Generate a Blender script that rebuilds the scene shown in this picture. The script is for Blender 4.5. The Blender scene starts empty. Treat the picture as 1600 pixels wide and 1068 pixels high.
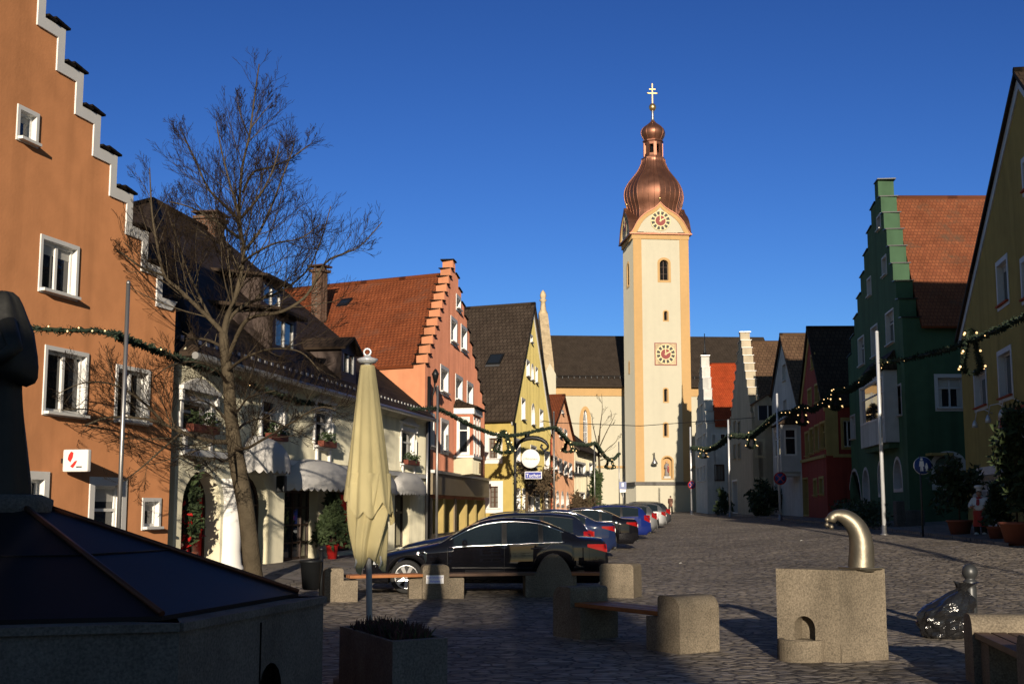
import bpy, bmesh, math, random
from mathutils import Vector, Matrix, noise
from mathutils.geometry import tessellate_polygon
R = math.radians
random.seed(11)
SC = bpy.context.scene
COL = SC.collection

# ------------------------------------------------------------------ camera
FPX, PITCH, EYE = 1970.0, R(7.49), 1.70          # focal length in photo pixels (1600 wide)
cam_d = bpy.data.cameras.new('camera')
cam_d.sensor_width = 36.0
cam_d.lens = FPX / 1600.0 * 36.0
cam_d.clip_start, cam_d.clip_end = 0.1, 5000
cam = bpy.data.objects.new('camera', cam_d)
COL.objects.link(cam)
cam.location = (0, 0, EYE)
cam.rotation_euler = (R(90) + PITCH, 0, 0)
SC.camera = cam

# ------------------------------------------------------------------ sky, sun, exposure
SUN_EL, SUN_S = R(11.5), 0.0                    # elevation; sideways drift of the light (to the left)
world = bpy.data.worlds.new('World')
SC.world = world
world.use_nodes = True
wn = world.node_tree.nodes
sky = wn.new('ShaderNodeTexSky')
sky.sky_type = 'NISHITA'
sky.sun_disc = False
sky.sun_elevation = SUN_EL
# light travels towards (-s, +1): the sun stands at azimuth of (s, -1)
sky.sun_rotation = math.atan2(SUN_S, -1.0)
sky.altitude = 400
sky.air_density = 1.0
sky.dust_density = 0.15
sky.ozone_density = 3.0
wl = world.node_tree.links
SKY = 0.07
wn['Background'].inputs['Strength'].default_value = SKY
# clear winter air: away from the sun the blue is deeper and more saturated, towards the sun it stays plain
sc_ = wn.new('ShaderNodeVectorMath'); sc_.operation = 'SCALE'; sc_.inputs['Scale'].default_value = SKY
wl.new(sky.outputs[0], sc_.inputs[0])
gm = wn.new('ShaderNodeGamma'); gm.inputs['Gamma'].default_value = 1.6
wl.new(sc_.outputs[0], gm.inputs['Color'])
tn_ = wn.new('ShaderNodeVectorMath'); tn_.operation = 'MULTIPLY'
SKY_TINT = (1.25, 1.50, 2.15)
tn_.inputs[1].default_value = tuple(k / SKY for k in SKY_TINT)
wl.new(gm.outputs[0], tn_.inputs[0])
pl_ = wn.new('ShaderNodeVectorMath'); pl_.operation = 'SCALE'; pl_.inputs['Scale'].default_value = .80
wl.new(sky.outputs[0], pl_.inputs[0])
tcw = wn.new('ShaderNodeTexCoord')
dt = wn.new('ShaderNodeVectorMath'); dt.operation = 'DOT_PRODUCT'; dt.inputs[1].default_value = (SUN_S, -1, .2)
wl.new(tcw.outputs['Generated'], dt.inputs[0])
mr_ = wn.new('ShaderNodeMapRange'); mr_.inputs['From Min'].default_value = -.55; mr_.inputs['From Max'].default_value = .25; mr_.interpolation_type = 'SMOOTHSTEP'
wl.new(dt.outputs['Value'], mr_.inputs['Value'])
mxw = wn.new('ShaderNodeMix'); mxw.data_type = 'RGBA'
wl.new(mr_.outputs[0], mxw.inputs['Factor']); wl.new(tn_.outputs[0], mxw.inputs[6]); wl.new(pl_.outputs[0], mxw.inputs[7])
wl.new(mxw.outputs[2], wn['Background'].inputs['Color'])
sun_d = bpy.data.lights.new('sun', 'SUN')
sun_d.energy = 5.0
sun_d.angle = R(0.5)
sun_d.color = (1.0, 0.86, 0.68)
sun = bpy.data.objects.new('sun', sun_d)
COL.objects.link(sun)
sun_dir = Vector((-SUN_S, 1.0, 0)).normalized() * math.cos(SUN_EL) + Vector((0, 0, -math.sin(SUN_EL)))
sun.rotation_euler = sun_dir.to_track_quat('-Z', 'Y').to_euler()
sun.location = (5, -40, 30)
SC.view_settings.view_transform = 'Standard'
SC.view_settings.look = 'None'
SC.view_settings.exposure = 0.35
SC.view_settings.gamma = 1.0

# ------------------------------------------------------------------ measuring helpers
def ray(u, v):
    x, y = (u - 800.0) / FPX, (534.0 - v) / FPX
    return Vector((x, math.cos(PITCH) - y * math.sin(PITCH), math.sin(PITCH) + y * math.cos(PITCH)))
CAM = Vector((0, 0, EYE))
def P(u, v, Y):
    d = ray(u, v)
    return CAM + d * (Y / d.y)
def XY(u, Y, v=760):
    p = P(u, v, Y)
    return Vector((p.x, p.y))
def lerp_table(t, x):
    for i in range(len(t) - 1):
        if x <= t[i + 1][0]:
            a = max(0.0, (x - t[i][0]) / (t[i + 1][0] - t[i][0]))
            return t[i][1] + (t[i + 1][1] - t[i][1]) * a
    return t[-1][1]
GB = [(-400, 0), (22, 0), (32, .09), (40, .2), (60, .34), (80, .5), (100, .7), (140, 1.15), (200, 1.4), (3000, 1.4)]
def gz(x, y):
    b = lerp_table(GB, y)
    t = min(1, max(0, (-x - 3.2) / 2.2))
    t2 = min(1, max(0, (y - 23) / 4))
    b = b + (max(b, .28) - b) * t * t * (3 - 2 * t) * t2
    b += .06 * max(0, min(x, 26) - 6) * min(1, max(0, (y - 18) / 15)) * min(1, max(.15, 1 - (y - 60) / 90))
    return b
def G(u, v):
    d = ray(u, v)
    lo, hi = 3.0, 190.0
    for _ in range(50):
        m = (lo + hi) / 2
        p = CAM + d * (m / d.y)
        if p.z > gz(p.x, p.y): lo = m
        else: hi = m
    return CAM + d * (lo / d.y)

# ------------------------------------------------------------------ materials
M = {}
def mat(name, col, rough=.7, metal=0.0, spec=.5, emit=None, estr=1.0):
    m = bpy.data.materials.new(name)
    m.use_nodes = True
    b = m.node_tree.nodes['Principled BSDF']
    b.inputs['Base Color'].default_value = (*col, 1)
    b.inputs['Roughness'].default_value = rough
    b.inputs['Metallic'].default_value = metal
    b.inputs['Specular IOR Level'].default_value = spec
    if emit:
        b.inputs['Emission Color'].default_value = (*emit, 1)
        b.inputs['Emission Strength'].default_value = estr
    M[name] = m
    return m
def nodes(m):
    nt = m.node_tree
    return nt, nt.nodes, nt.links, nt.nodes['Principled BSDF']
def vary(m, col, amt=.18, scale=3.0, scale2=.35, bump=.15, bscale=40.0, bdist=.01, stain=0.0):
    """mottled colour and a fine relief"""
    nt, N, L, b = nodes(m)
    tc = N.new('ShaderNodeTexCoord')
    n1 = N.new('ShaderNodeTexNoise'); n1.inputs['Scale'].default_value = scale; n1.inputs['Detail'].default_value = 6
    n2 = N.new('ShaderNodeTexNoise'); n2.inputs['Scale'].default_value = scale2; n2.inputs['Detail'].default_value = 3
    for n in (n1, n2): L.new(tc.outputs['Object'], n.inputs['Vector'])
    ad = N.new('ShaderNodeMath'); ad.operation = 'ADD'
    L.new(n1.outputs['Fac'], ad.inputs[0]); L.new(n2.outputs['Fac'], ad.inputs[1])
    rp = N.new('ShaderNodeMapRange'); rp.inputs['From Min'].default_value = .6; rp.inputs['From Max'].default_value = 1.4
    rp.inputs['To Min'].default_value = 1 - amt; rp.inputs['To Max'].default_value = 1 + amt
    L.new(ad.outputs[0], rp.inputs['Value'])
    mx = N.new('ShaderNodeVectorMath'); mx.operation = 'SCALE'
    mx.inputs[0].default_value = col
    L.new(rp.outputs[0], mx.inputs['Scale'])
    out = mx.outputs[0]
    if stain:
        mp = N.new('ShaderNodeMapping'); mp.inputs['Scale'].default_value = (1.6, 1.6, .12)
        L.new(tc.outputs['Object'], mp.inputs['Vector'])
        n3 = N.new('ShaderNodeTexNoise'); n3.inputs['Scale'].default_value = 1.0; n3.inputs['Detail'].default_value = 5
        L.new(mp.outputs[0], n3.inputs['Vector'])
        r3 = N.new('ShaderNodeMapRange'); r3.inputs['From Min'].default_value = .48; r3.inputs['From Max'].default_value = .75
        r3.inputs['To Min'].default_value = 1; r3.inputs['To Max'].default_value = 1 - stain
        L.new(n3.outputs['Fac'], r3.inputs['Value'])
        m3 = N.new('ShaderNodeVectorMath'); m3.operation = 'SCALE'
        L.new(out, m3.inputs[0]); L.new(r3.outputs[0], m3.inputs['Scale'])
        out = m3.outputs[0]
    L.new(out, b.inputs['Base Color'])
    if bump:
        nb = N.new('ShaderNodeTexNoise'); nb.inputs['Scale'].default_value = bscale; nb.inputs['Detail'].default_value = 4
        L.new(tc.outputs['Object'], nb.inputs['Vector'])
        bp = N.new('ShaderNodeBump'); bp.inputs['Strength'].default_value = bump; bp.inputs['Distance'].default_value = bdist
        L.new(nb.outputs['Fac'], bp.inputs['Height'])
        L.new(bp.outputs[0], b.inputs['Normal'])
    return m
def stucco(name, col, amt=.15, stain=.28):
    m = vary(mat(name, col, .9, spec=.15), col, amt, 2.2, .3, .12, 18, .02, stain)
    nodes(m)[3].inputs['Diffuse Roughness'].default_value = 1.0
    return m
def tile(name, c1, c2, cm, w=.22, h=.30, rough=.8, worn=None):
    """plain roof tiles, laid in the mesh's own metre UVs (u along the eaves, v up the slope)"""
    m = mat(name, c1, rough, spec=.12)
    nt, N, L, b = nodes(m)
    uv = N.new('ShaderNodeUVMap')
    br = N.new('ShaderNodeTexBrick')
    br.inputs['Scale'].default_value = 1.0
    br.inputs['Brick Width'].default_value = w; br.inputs['Row Height'].default_value = h
    br.inputs['Mortar Size'].default_value = .022; br.inputs['Mortar Smooth'].default_value = .4
    br.inputs['Color1'].default_value = (*c1, 1); br.inputs['Color2'].default_value = (*c2, 1); br.inputs['Mortar'].default_value = (*cm, 1)
    L.new(uv.outputs[0], br.inputs['Vector'])
    n1 = N.new('ShaderNodeTexNoise'); n1.inputs['Scale'].default_value = .9; n1.inputs['Detail'].default_value = 8; n1.inputs['Roughness'].default_value = .7
    L.new(uv.outputs[0], n1.inputs['Vector'])
    rp = N.new('ShaderNodeMapRange'); rp.inputs['From Min'].default_value = .3; rp.inputs['From Max'].default_value = .7
    rp.inputs['To Min'].default_value = .72; rp.inputs['To Max'].default_value = 1.25
    L.new(n1.outputs['Fac'], rp.inputs['Value'])
    sc = N.new('ShaderNodeVectorMath'); sc.operation = 'SCALE'
    L.new(br.outputs['Color'], sc.inputs[0]); L.new(rp.outputs[0], sc.inputs['Scale'])
    out = sc.outputs[0]
    if worn:
        n2 = N.new('ShaderNodeTexNoise'); n2.inputs['Scale'].default_value = .55; n2.inputs['Detail'].default_value = 9; n2.inputs['Roughness'].default_value = .75
        L.new(uv.outputs[0], n2.inputs['Vector'])
        r2 = N.new('ShaderNodeMapRange'); r2.inputs['From Min'].default_value = .52; r2.inputs['From Max'].default_value = .66
        L.new(n2.outputs['Fac'], r2.inputs['Value'])
        mx = N.new('ShaderNodeMix'); mx.data_type = 'RGBA'
        L.new(r2.outputs[0], mx.inputs['Factor']); L.new(out, mx.inputs[6]); mx.inputs[7].default_value = (*worn, 1)
        out = mx.outputs[2]
    L.new(out, b.inputs['Base Color'])
    sx = N.new('ShaderNodeSeparateXYZ'); L.new(uv.outputs[0], sx.inputs[0])
    dv = N.new('ShaderNodeMath'); dv.operation = 'DIVIDE'; L.new(sx.outputs[1], dv.inputs[0]); dv.inputs[1].default_value = h
    fr = N.new('ShaderNodeMath'); fr.operation = 'FRACT'; L.new(dv.outputs[0], fr.inputs[0])
    iv = N.new('ShaderNodeMath'); iv.operation = 'SUBTRACT'; iv.inputs[0].default_value = 1; L.new(fr.outputs[0], iv.inputs[1])
    wx = N.new('ShaderNodeMath'); wx.operation = 'MULTIPLY'; L.new(sx.outputs[0], wx.inputs[0]); wx.inputs[1].default_value = 6.283 / w
    sn = N.new('ShaderNodeMath'); sn.operation = 'SINE'; L.new(wx.outputs[0], sn.inputs[0])
    ml = N.new('ShaderNodeMath'); ml.operation = 'MULTIPLY_ADD'; L.new(sn.outputs[0], ml.inputs[0]); ml.inputs[1].default_value = .18
    L.new(iv.outputs[0], ml.inputs[2])
    bp = N.new('ShaderNodeBump'); bp.inputs['Strength'].default_value = .9; bp.inputs['Distance'].default_value = .035
    L.new(ml.outputs[0], bp.inputs['Height']); L.new(bp.outputs[0], b.inputs['Normal'])
    return m

stucco('pink_sun_side', (0.55, 0.25, 0.135))  # paler than the front, partly to put its fuller sunlight into the colour
stucco('orange', (0.46, 0.205, 0.092))
stucco('cream', (0.66, 0.625, 0.47))
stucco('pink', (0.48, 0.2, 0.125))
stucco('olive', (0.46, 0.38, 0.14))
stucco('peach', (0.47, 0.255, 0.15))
stucco('pale', (0.6, 0.55, 0.4))
stucco('church_wall', (0.545, 0.52, 0.42), .03, .04)
stucco('church_trim', (0.53, 0.36, 0.17), .05, .06)
stucco('whitewash', (.58, .58, .55))
stucco('beige', (.50, .44, .33))
stucco('greywhite', (.55, .56, .56))
stucco('red', (0.3, 0.055, 0.04))
stucco('straw', (.42, .33, .13))
stucco('green', (0.068, 0.135, 0.078))
stucco('yellow', (0.36, 0.265, 0.08))
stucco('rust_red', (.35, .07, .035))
vary(mat('white', (.72, .71, .68), .6, spec=.3), (.72, .71, .68), .05, 5, .6, .1, 30, .004)
vary(mat('greywood', (.50, .50, .50), .6), (.50, .50, .50), .08, 5, .6, .1, 30, .004)
vary(mat('brown_wood', (.065, .030, .016), .6), (.065, .030, .016), .25, 9, 1, .2, 40, .004)
mat('dark_metal', (.02, .022, .024), .45, .6)
mat('zinc', (.30, .30, .30), .4, .8)
mat('white_metal', (.62, .64, .66), .35, .3)
mat('curtain', (.42, .41, .38), .9)
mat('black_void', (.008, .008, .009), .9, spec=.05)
mat('glass', (.012, .016, .022), .04, spec=.6)
mat('curtain_glass', (.16, .15, .13), .12, spec=.6)
mat('red_glow', (.12, .006, .008), .3, emit=(1, .03, .02), estr=.035)
mat('red_bow', (.38, .012, .010), .6)
tile('tile_brown', (.052, .036, .025), (.036, .024, .017), (.012, .009, .007), .24, .33)
tile('tile_choc', (.060, .045, .034), (.044, .032, .024), (.014, .01, .008), .24, .33)
tile('tile_church', (.062, .048, .037), (.052, .040, .030), (.02, .015, .012), .2, .26)
tile('tile_red', (.24, .070, .027), (.19, .052, .020), (.07, .02, .01), .18, .22, worn=(.15, .06, .035))
tile('tile_old', (.235, .082, .038), (.19, .062, .03), (.12, .042, .023), .17, .21, worn=(.10, .062, .04))
tile('tile_bright', (.45, .075, .022), (.40, .06, .018), (.16, .03, .012), .18, .22)
tile('tile_tan', (.14, .085, .05), (.11, .065, .04), (.04, .025, .016), .3, .36)
tile('brick', (.15, .07, .04), (.11, .05, .03), (.12, .10, .08), .25, .085)
def brick_coords():
    nt, N, L, b = nodes(M['brick'])
    tc = N.new('ShaderNodeTexCoord'); sx = N.new('ShaderNodeSeparateXYZ'); L.new(tc.outputs['Object'], sx.inputs[0])
    ad = N.new('ShaderNodeMath'); L.new(sx.outputs[0], ad.inputs[0]); L.new(sx.outputs[1], ad.inputs[1])
    cb = N.new('ShaderNodeCombineXYZ'); L.new(ad.outputs[0], cb.inputs[0]); L.new(sx.outputs[2], cb.inputs[1])
    for l in list(nt.links):
        if l.from_node.type == 'UVMAP':
            to = l.to_socket; nt.links.remove(l); L.new(cb.outputs[0], to)
brick_coords()
def stone(name, col, sp=260., amt=.3):
    m = mat(name, col, .85, spec=.2)
    vary(m, col, .26, 4.0, .9, .5, 90, .006, .38)
    nt, N, L, b = nodes(m)
    src = b.inputs['Base Color'].links[0].from_socket
    tc = N.new('ShaderNodeTexCoord'); v = N.new('ShaderNodeTexNoise'); v.inputs['Scale'].default_value = sp; v.inputs['Detail'].default_value = 2
    L.new(tc.outputs['Object'], v.inputs['Vector'])
    rp = N.new('ShaderNodeMapRange'); rp.inputs['From Min'].default_value = .3; rp.inputs['From Max'].default_value = .7
    rp.inputs['To Min'].default_value = 1 - amt; rp.inputs['To Max'].default_value = 1 + amt
    L.new(v.outputs['Fac'], rp.inputs['Value'])
    s = N.new('ShaderNodeVectorMath'); s.operation = 'SCALE'; L.new(src, s.inputs[0]); L.new(rp.outputs[0], s.inputs['Scale'])
    L.new(s.outputs[0], b.inputs['Base Color'])
    return m
stone('granite', (.175, .145, .105), 55., .35)
stone('granite_dark', (.12, .115, .11), 55., .3)
stone('sandstone', (.48, .38, .24), 20., .15)

# ------------------------------------------------------------------ mesh builder
class MB:
    def __init__(s):
        s.v, s.f = [], []
    def vert(s, p):
        s.v.append(Vector(p)); return len(s.v) - 1
    def face(s, pts, m, uv=None, smooth=False):
        s.f.append(([s.vert(p) for p in pts], m, uv, smooth))
    def idx(s, ids, m, smooth=True, uv=None):
        s.f.append((list(ids), m, uv, smooth))
    def box(s, c, size, m, rot=0.0, tilt=None, bev=0.0):
        hx, hy, hz = size[0] / 2, size[1] / 2, size[2] / 2
        mt = Matrix.Rotation(rot, 3, 'Z')
        if tilt is not None: mt = mt @ tilt
        c = Vector(c)
        if bev > 0:
            b = min(bev, hx * .8, hy * .8, hz * .8)
            bm = bmesh.new(); bmesh.ops.create_cube(bm, size=1)
            for v in bm.verts: v.co = Vector((v.co.x * hx * 2, v.co.y * hy * 2, v.co.z * hz * 2))
            bmesh.ops.bevel(bm, geom=bm.edges[:], offset=b, segments=2, profile=.6, affect='EDGES')
            base = len(s.v)
            for v in bm.verts: s.v.append(c + mt @ v.co)
            bm.verts.index_update()
            for f in bm.faces: s.f.append(([base + v.index for v in f.verts], m, None, False))
            bm.free(); return
        q = [c + mt @ Vector((x * hx, y * hy, z * hz)) for z in (-1, 1) for y in (-1, 1) for x in (-1, 1)]
        b = len(s.v); s.v += q
        for f in ((0, 2, 3, 1), (4, 5, 7, 6), (0, 1, 5, 4), (2, 6, 7, 3), (0, 4, 6, 2), (1, 3, 7, 5)):
            s.f.append(([b + i for i in f], m, None, False))
    def prism(s, pts, ext, m, mside=None, holes=(), backholes=False, uvf=None):
        """pts: closed planar loop of world points, ext: extrusion vector; holes: loops cut in the front"""
        ext = Vector(ext); mside = mside or m
        pts = [Vector(p) for p in pts]
        def cap(loops, off, flip):
            flat = [p for lp in loops for p in lp]
            # planar coordinates for a robust tessellation
            o = flat[0]; e1 = (loops[0][1] - o).normalized()
            nn = Vector((0, 0, 0))
            for i in range(len(loops[0])):
                a, c = loops[0][i] - o, loops[0][(i + 1) % len(loops[0])] - o
                nn += a.cross(c)
            nn.normalize(); e2 = nn.cross(e1)
            L2 = [[Vector((e1.dot(p - o), e2.dot(p - o), 0)) for p in lp] for lp in loops]
            tris = tessellate_polygon(L2)
            b = len(s.v)
            s.v += [p + off for p in flat]
            for t in tris:
                ids = [b + i for i in t]
                uv = [uvf(flat[i]) for i in t] if uvf else None
                s.f.append((ids, m, uv, False))
        cap([pts] + [list(map(Vector, h)) for h in holes], Vector((0, 0, 0)), False)
        cap([pts] + ([list(map(Vector, h)) for h in holes] if backholes else []), ext, True)
        n = len(pts)
        for i in range(n):
            a, c = pts[i], pts[(i + 1) % n]
            s.face([a, c, c + ext, a + ext], mside)
    def tube(s, path, rad, m, n=8, caps=True):
        path = [Vector(p) for p in path]
        if not isinstance(rad, (list, tuple)): rad = [rad] * len(path)
        rings = []
        up = Vector((0, 0, 1))
        t0 = (path[1] - path[0]).normalized()
        a = t0.cross(up if abs(t0.z) < .9 else Vector((1, 0, 0))).normalized()
        for i, p in enumerate(path):
            t = (path[min(i + 1, len(path) - 1)] - path[max(i - 1, 0)])
            if t.length < 1e-9: t = t0
            t.normalize()
            a = (a - t * a.dot(t))
            if a.length < 1e-6: a = t.orthogonal()
            a.normalize(); b = t.cross(a)
            base = len(s.v)
            for k in range(n):
                an = 2 * math.pi * k / n
                s.v.append(p + (a * math.cos(an) + b * math.sin(an)) * rad[i])
            rings.append(base)
        for i in range(len(rings) - 1):
            for k in range(n):
                k2 = (k + 1) % n
                s.f.append(([rings[i] + k, rings[i] + k2, rings[i + 1] + k2, rings[i + 1] + k], m, None, True))
        if caps:
            s.f.append(([rings[0] + k for k in range(n)][::-1], m, None, False))
            s.f.append(([rings[-1] + k for k in range(n)], m, None, False))
    def lathe(s, c, prof, m, n=16, smooth=True, rot=0.0, caps=True, sx=1.0, sy=1.0, axis=None):
        c = Vector(c); rings = []
        mt = axis.to_track_quat('Z', 'Y').to_matrix() if axis is not None else Matrix.Identity(3)
        for (r, z) in prof:
            base = len(s.v)
            for k in range(n):
                a = rot + 2 * math.pi * k / n
                s.v.append(c + mt @ Vector((r * math.cos(a) * sx, r * math.sin(a) * sy, z)))
            rings.append(base)
        for i in range(len(rings) - 1):
            for k in range(n):
                k2 = (k + 1) % n
                s.f.append(([rings[i] + k, rings[i] + k2, rings[i + 1] + k2, rings[i + 1] + k], m, None, smooth))
        if caps:
            s.f.append(([rings[0] + k for k in range(n)][::-1], m, None, False))
            s.f.append(([rings[-1] + k for k in range(n)], m, None, False))
    def grid(s, rows, m, smooth=True, closed=False):
        """rows: list of equal length point lists"""
        b = []
        for r in rows:
            b.append(len(s.v)); s.v += [Vector(p) for p in r]
        n = len(rows[0])
        for i in range(len(rows) - 1):
            for k in range(n if closed else n - 1):
                k2 = (k + 1) % n
                s.f.append(([b[i] + k, b[i] + k2, b[i + 1] + k2, b[i + 1] + k], m, None, smooth))
    def leaves(s, c, rad, n, size, m, rnd=random, shell=.35, up=0.0):
        c = Vector(c)
        for _ in range(n):
            d = Vector((rnd.gauss(0, 1), rnd.gauss(0, 1), rnd.gauss(0, 1))).normalized()
            q = (shell + (1 - shell) * rnd.random()) ** .7
            p = c + Vector((d.x * rad[0], d.y * rad[1], d.z * rad[2])) * q
            a = Vector((rnd.gauss(0, 1), rnd.gauss(0, 1), rnd.gauss(0, 1) + up)).normalized()
            w = a.orthogonal().normalized()
            l = size * rnd.uniform(.6, 1.4)
            s.face([p - w * l * .28, p + a * l * .5 - w * l * .2, p + a * l, p + a * l * .5 + w * l * .32], m)
    def build(s, name, parent=None, origin=None):
        me = bpy.data.meshes.new(name)
        o = Vector(origin) if origin is not None else Vector((0, 0, 0))
        if parent is not None: o = ROOT.get(parent.name, Vector((0, 0, 0)))
        me.from_pydata([v - o for v in s.v], [], [f[0] for f in s.f])
        names = []
        for f in s.f:
            if f[1] not in names: names.append(f[1])
        for n in names: me.materials.append(M[n])
        ix = {n: i for i, n in enumerate(names)}
        hasuv = any(f[2] for f in s.f)
        uvl = me.uv_layers.new(name='UVMap') if hasuv else None
        for p, f in zip(me.polygons, s.f):
            p.material_index = ix[f[1]]
            p.use_smooth = f[3]
            if uvl and f[2]:
                for li, uv in zip(p.loop_indices, f[2]): uvl.data[li].uv = uv
        me.validate(verbose=False)
        ob = bpy.data.objects.new(name, me)
        COL.objects.link(ob)
        if parent is not None:
            ob.parent = parent
            ROOT[ob.name] = o
        elif origin is not None:
            ob.location = o
        return ob
ROOT = {}
def thing(name, label, cat, loc=(0, 0, 0), group=None, rotz=0.0):
    o = bpy.data.objects.new(name, None)
    o.empty_display_size = .3
    COL.objects.link(o)
    o.location = loc
    o.rotation_euler = (0, 0, rotz)
    ROOT[o.name] = Vector(loc)
    tag(o, label, cat, group)
    return o
def tag(o, label=None, cat=None, group=None, kind=None):
    if label: o['label'] = label
    if cat: o['category'] = cat
    if group: o['group'] = group
    if kind: o['kind'] = kind
    return o
def copy_tree(o, parent=None):
    c = o.copy(); COL.objects.link(c)
    if parent is not None: c.parent = parent
    for ch in list(o.children): copy_tree(ch, c)
    return c
def text(body, parent, m, size, pos, xdir, updir, name='lettering', align='CENTER', ext=.004):
    cu = bpy.data.curves.new(name, 'FONT')
    cu.body = body; cu.size = size; cu.align_x = align; cu.align_y = 'CENTER'; cu.extrude = ext
    cu.materials.append(M[m])
    tmp = bpy.data.objects.new(name, cu)
    COL.objects.link(tmp)
    me = bpy.data.meshes.new_from_object(tmp.evaluated_get(bpy.context.evaluated_depsgraph_get()))
    bpy.data.objects.remove(tmp)
    me.name = name
    if not me.materials: me.materials.append(M[m])
    ob = bpy.data.objects.new(name, me)
    COL.objects.link(ob)
    x = Vector(xdir).normalized(); y = Vector(updir).normalized(); z = x.cross(y)
    o = ROOT.get(parent.name, Vector((0, 0, 0)))
    mt = Matrix((x, y, z)).transposed().to_4x4()
    mt.translation = Vector(pos) - o
    ob.parent = parent
    ob.matrix_local = mt
    return ob

# ------------------------------------------------------------------ facade helper
class Face:
    """a vertical plane from ground point A to ground point B; s along it, z up, off outwards to the street"""
    def __init__(s, A, B, toward=(0, 0)):
        s.A, s.B = Vector((A[0], A[1])), Vector((B[0], B[1]))
        s.W = (s.B - s.A).length
        s.d = (s.B - s.A) / s.W
        n = Vector((s.d.y, -s.d.x))
        if n.dot(Vector(toward) - s.A) < 0: n = -n
        s.n = n
    def pt(s, a, z, off=0.0):
        p = s.A + s.d * a + s.n * off
        return Vector((p.x, p.y, z))
    def hit(s, u, v, off=0.0):
        d = ray(u, v); A = s.A + s.n * off
        den = d.x * s.n.x + d.y * s.n.y
        t = (A.x * s.n.x + A.y * s.n.y) / den
        p = CAM + d * t
        return (Vector((p.x, p.y)) - s.A).dot(s.d), p.z
    d3 = property(lambda s: Vector((s.d.x, s.d.y, 0)))
    n3 = property(lambda s: Vector((s.n.x, s.n.y, 0)))
def outline(s0, s1, z0, z1, shape='rect', arc=None):
    if shape == 'rect':
        return [(s0, z0), (s1, z0), (s1, z1), (s0, z1)]
    c, h = (s0 + s1) / 2, (s1 - s0) / 2
    pts = [(s0, z0), (s1, z0)]
    if shape == 'round':
        ry = arc if arc else h
        for i in range(11):
            a = math.pi * i / 10
            pts.append((c + h * math.cos(a), z1 - ry + ry * math.sin(a)))
    else:   # pointed
        ry = arc if arc else h * 1.5
        for i in range(6):
            t = i / 5; pts.append((s1 - h * (1 - math.cos(t * math.pi / 2)) , z1 - ry + ry * math.sin(t * math.pi / 2) ** .9))
        for i in range(4, -1, -1):
            t = i / 5; pts.append((s0 + h * (1 - math.cos(t * math.pi / 2)), z1 - ry + ry * math.sin(t * math.pi / 2) ** .9))
    return pts
def window(F, parent, u0, vt, vb, u1, holes, tw=.10, shape='rect', depth=.16, nx=2, ny=1, frame='white', trim='white',
           reveal=None, pane='glass', sill=True, fw=.055, arc=None, name='window', rect=None, off=0.0, trimoff=.025, extra=None):
    if rect: s0, s1, z0, z1 = rect
    else:
        s0, z1 = F.hit(u0, vt, off); _, z0 = F.hit(u0, vb, off); s1, _ = F.hit(u1, (vt + vb) / 2, off)
        if s1 < s0: s0, s1 = s1, s0
        s0, s1, z0, z1 = s0 + tw, s1 - tw, z0 + tw, z1 - tw
    w, h = s1 - s0, z1 - z0
    o = outline(s0, s1, z0, z1, shape, arc)
    cs, cz = (s0 + s1) / 2, (z0 + z1) / 2
    def scaled(k):
        return [(cs + (p[0] - cs) * (w + 2 * k) / w, cz + (p[1] - cz) * (h + 2 * k) / h) for p in o]
    holes.append([F.pt(p[0], p[1], off) for p in o])
    m = MB(); n = len(o)
    reveal = reveal or trim
    q = scaled(tw) if tw > 0 else None
    for i in range(n):
        j = (i + 1) % n
        m.face([F.pt(*o[i], off + (trimoff if tw > 0 else 0)), F.pt(*o[j], off + (trimoff if tw > 0 else 0)), F.pt(*o[j], off - depth), F.pt(*o[i], off - depth)], reveal)
        if q:
            m.face([F.pt(*o[i], off + trimoff), F.pt(*q[i], off + trimoff), F.pt(*q[j], off + trimoff), F.pt(*o[j], off + trimoff)], trim)
            m.face([F.pt(*q[i], off + trimoff), F.pt(*q[i], off - .02), F.pt(*q[j], off - .02), F.pt(*q[j], off + trimoff)], trim)
    k = scaled(-fw)
    dz = depth - .05
    for i in range(n):
        j = (i + 1) % n
        m.face([F.pt(*o[i], off - dz), F.pt(*o[j], off - dz), F.pt(*k[j], off - dz), F.pt(*k[i], off - dz)], frame)
        m.face([F.pt(*k[i], off - dz), F.pt(*k[j], off - dz), F.pt(*k[j], off - depth), F.pt(*k[i], off - depth)], frame)
    ang = math.atan2(F.d.y, F.d.x)
    for i in range(1, nx):
        s = s0 + w * i / nx
        m.box(F.pt(s, cz, off - dz - .012), (fw * 1.3 if nx == 2 else fw * .6, .05, h - .03), frame, ang)
    for i in range(1, ny):
        z = z0 + h * i / ny if ny > 2 else z0 + h * .66
        m.box(F.pt(cs, z, off - dz - .018), (w - .03, .045, fw * (1.0 if ny == 2 else .55)), frame, ang)
    if sill:
        m.box(F.pt(cs, z0 - .03, off + .04), (w + tw * 1.2, .16, .05), trim if sill is True else sill, ang)
    rw = random.Random(int(abs(s0 * 977 + z0 * 131 + F.A.x * 53) * 10))
    if pane == 'glass' and tw > 0 and shape == 'rect' and rw.random() < .45:
        bh = h * rw.uniform(.12, .34)
        m.box(F.pt(cs, z1 - fw - bh / 2, off - dz - .035), (w - fw * 2, .012, bh), 'curtain', ang)
    if pane == 'glass' and tw > 0 and shape == 'rect' and rw.random() < .5:
        for sg_ in (-1, 1):
            m.box(F.pt(cs + sg_ * (w / 2 - fw - w * .07), cz, off - dz - .042), (w * .15, .010, h - fw * 2 - .02), 'curtain', ang)
    wo = m.build(name, parent)
    g = MB()
    g.face([F.pt(*p, off - depth + .012) for p in o], pane)
    g.build('pane', wo)
    return s0, s1, z0, z1
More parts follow.
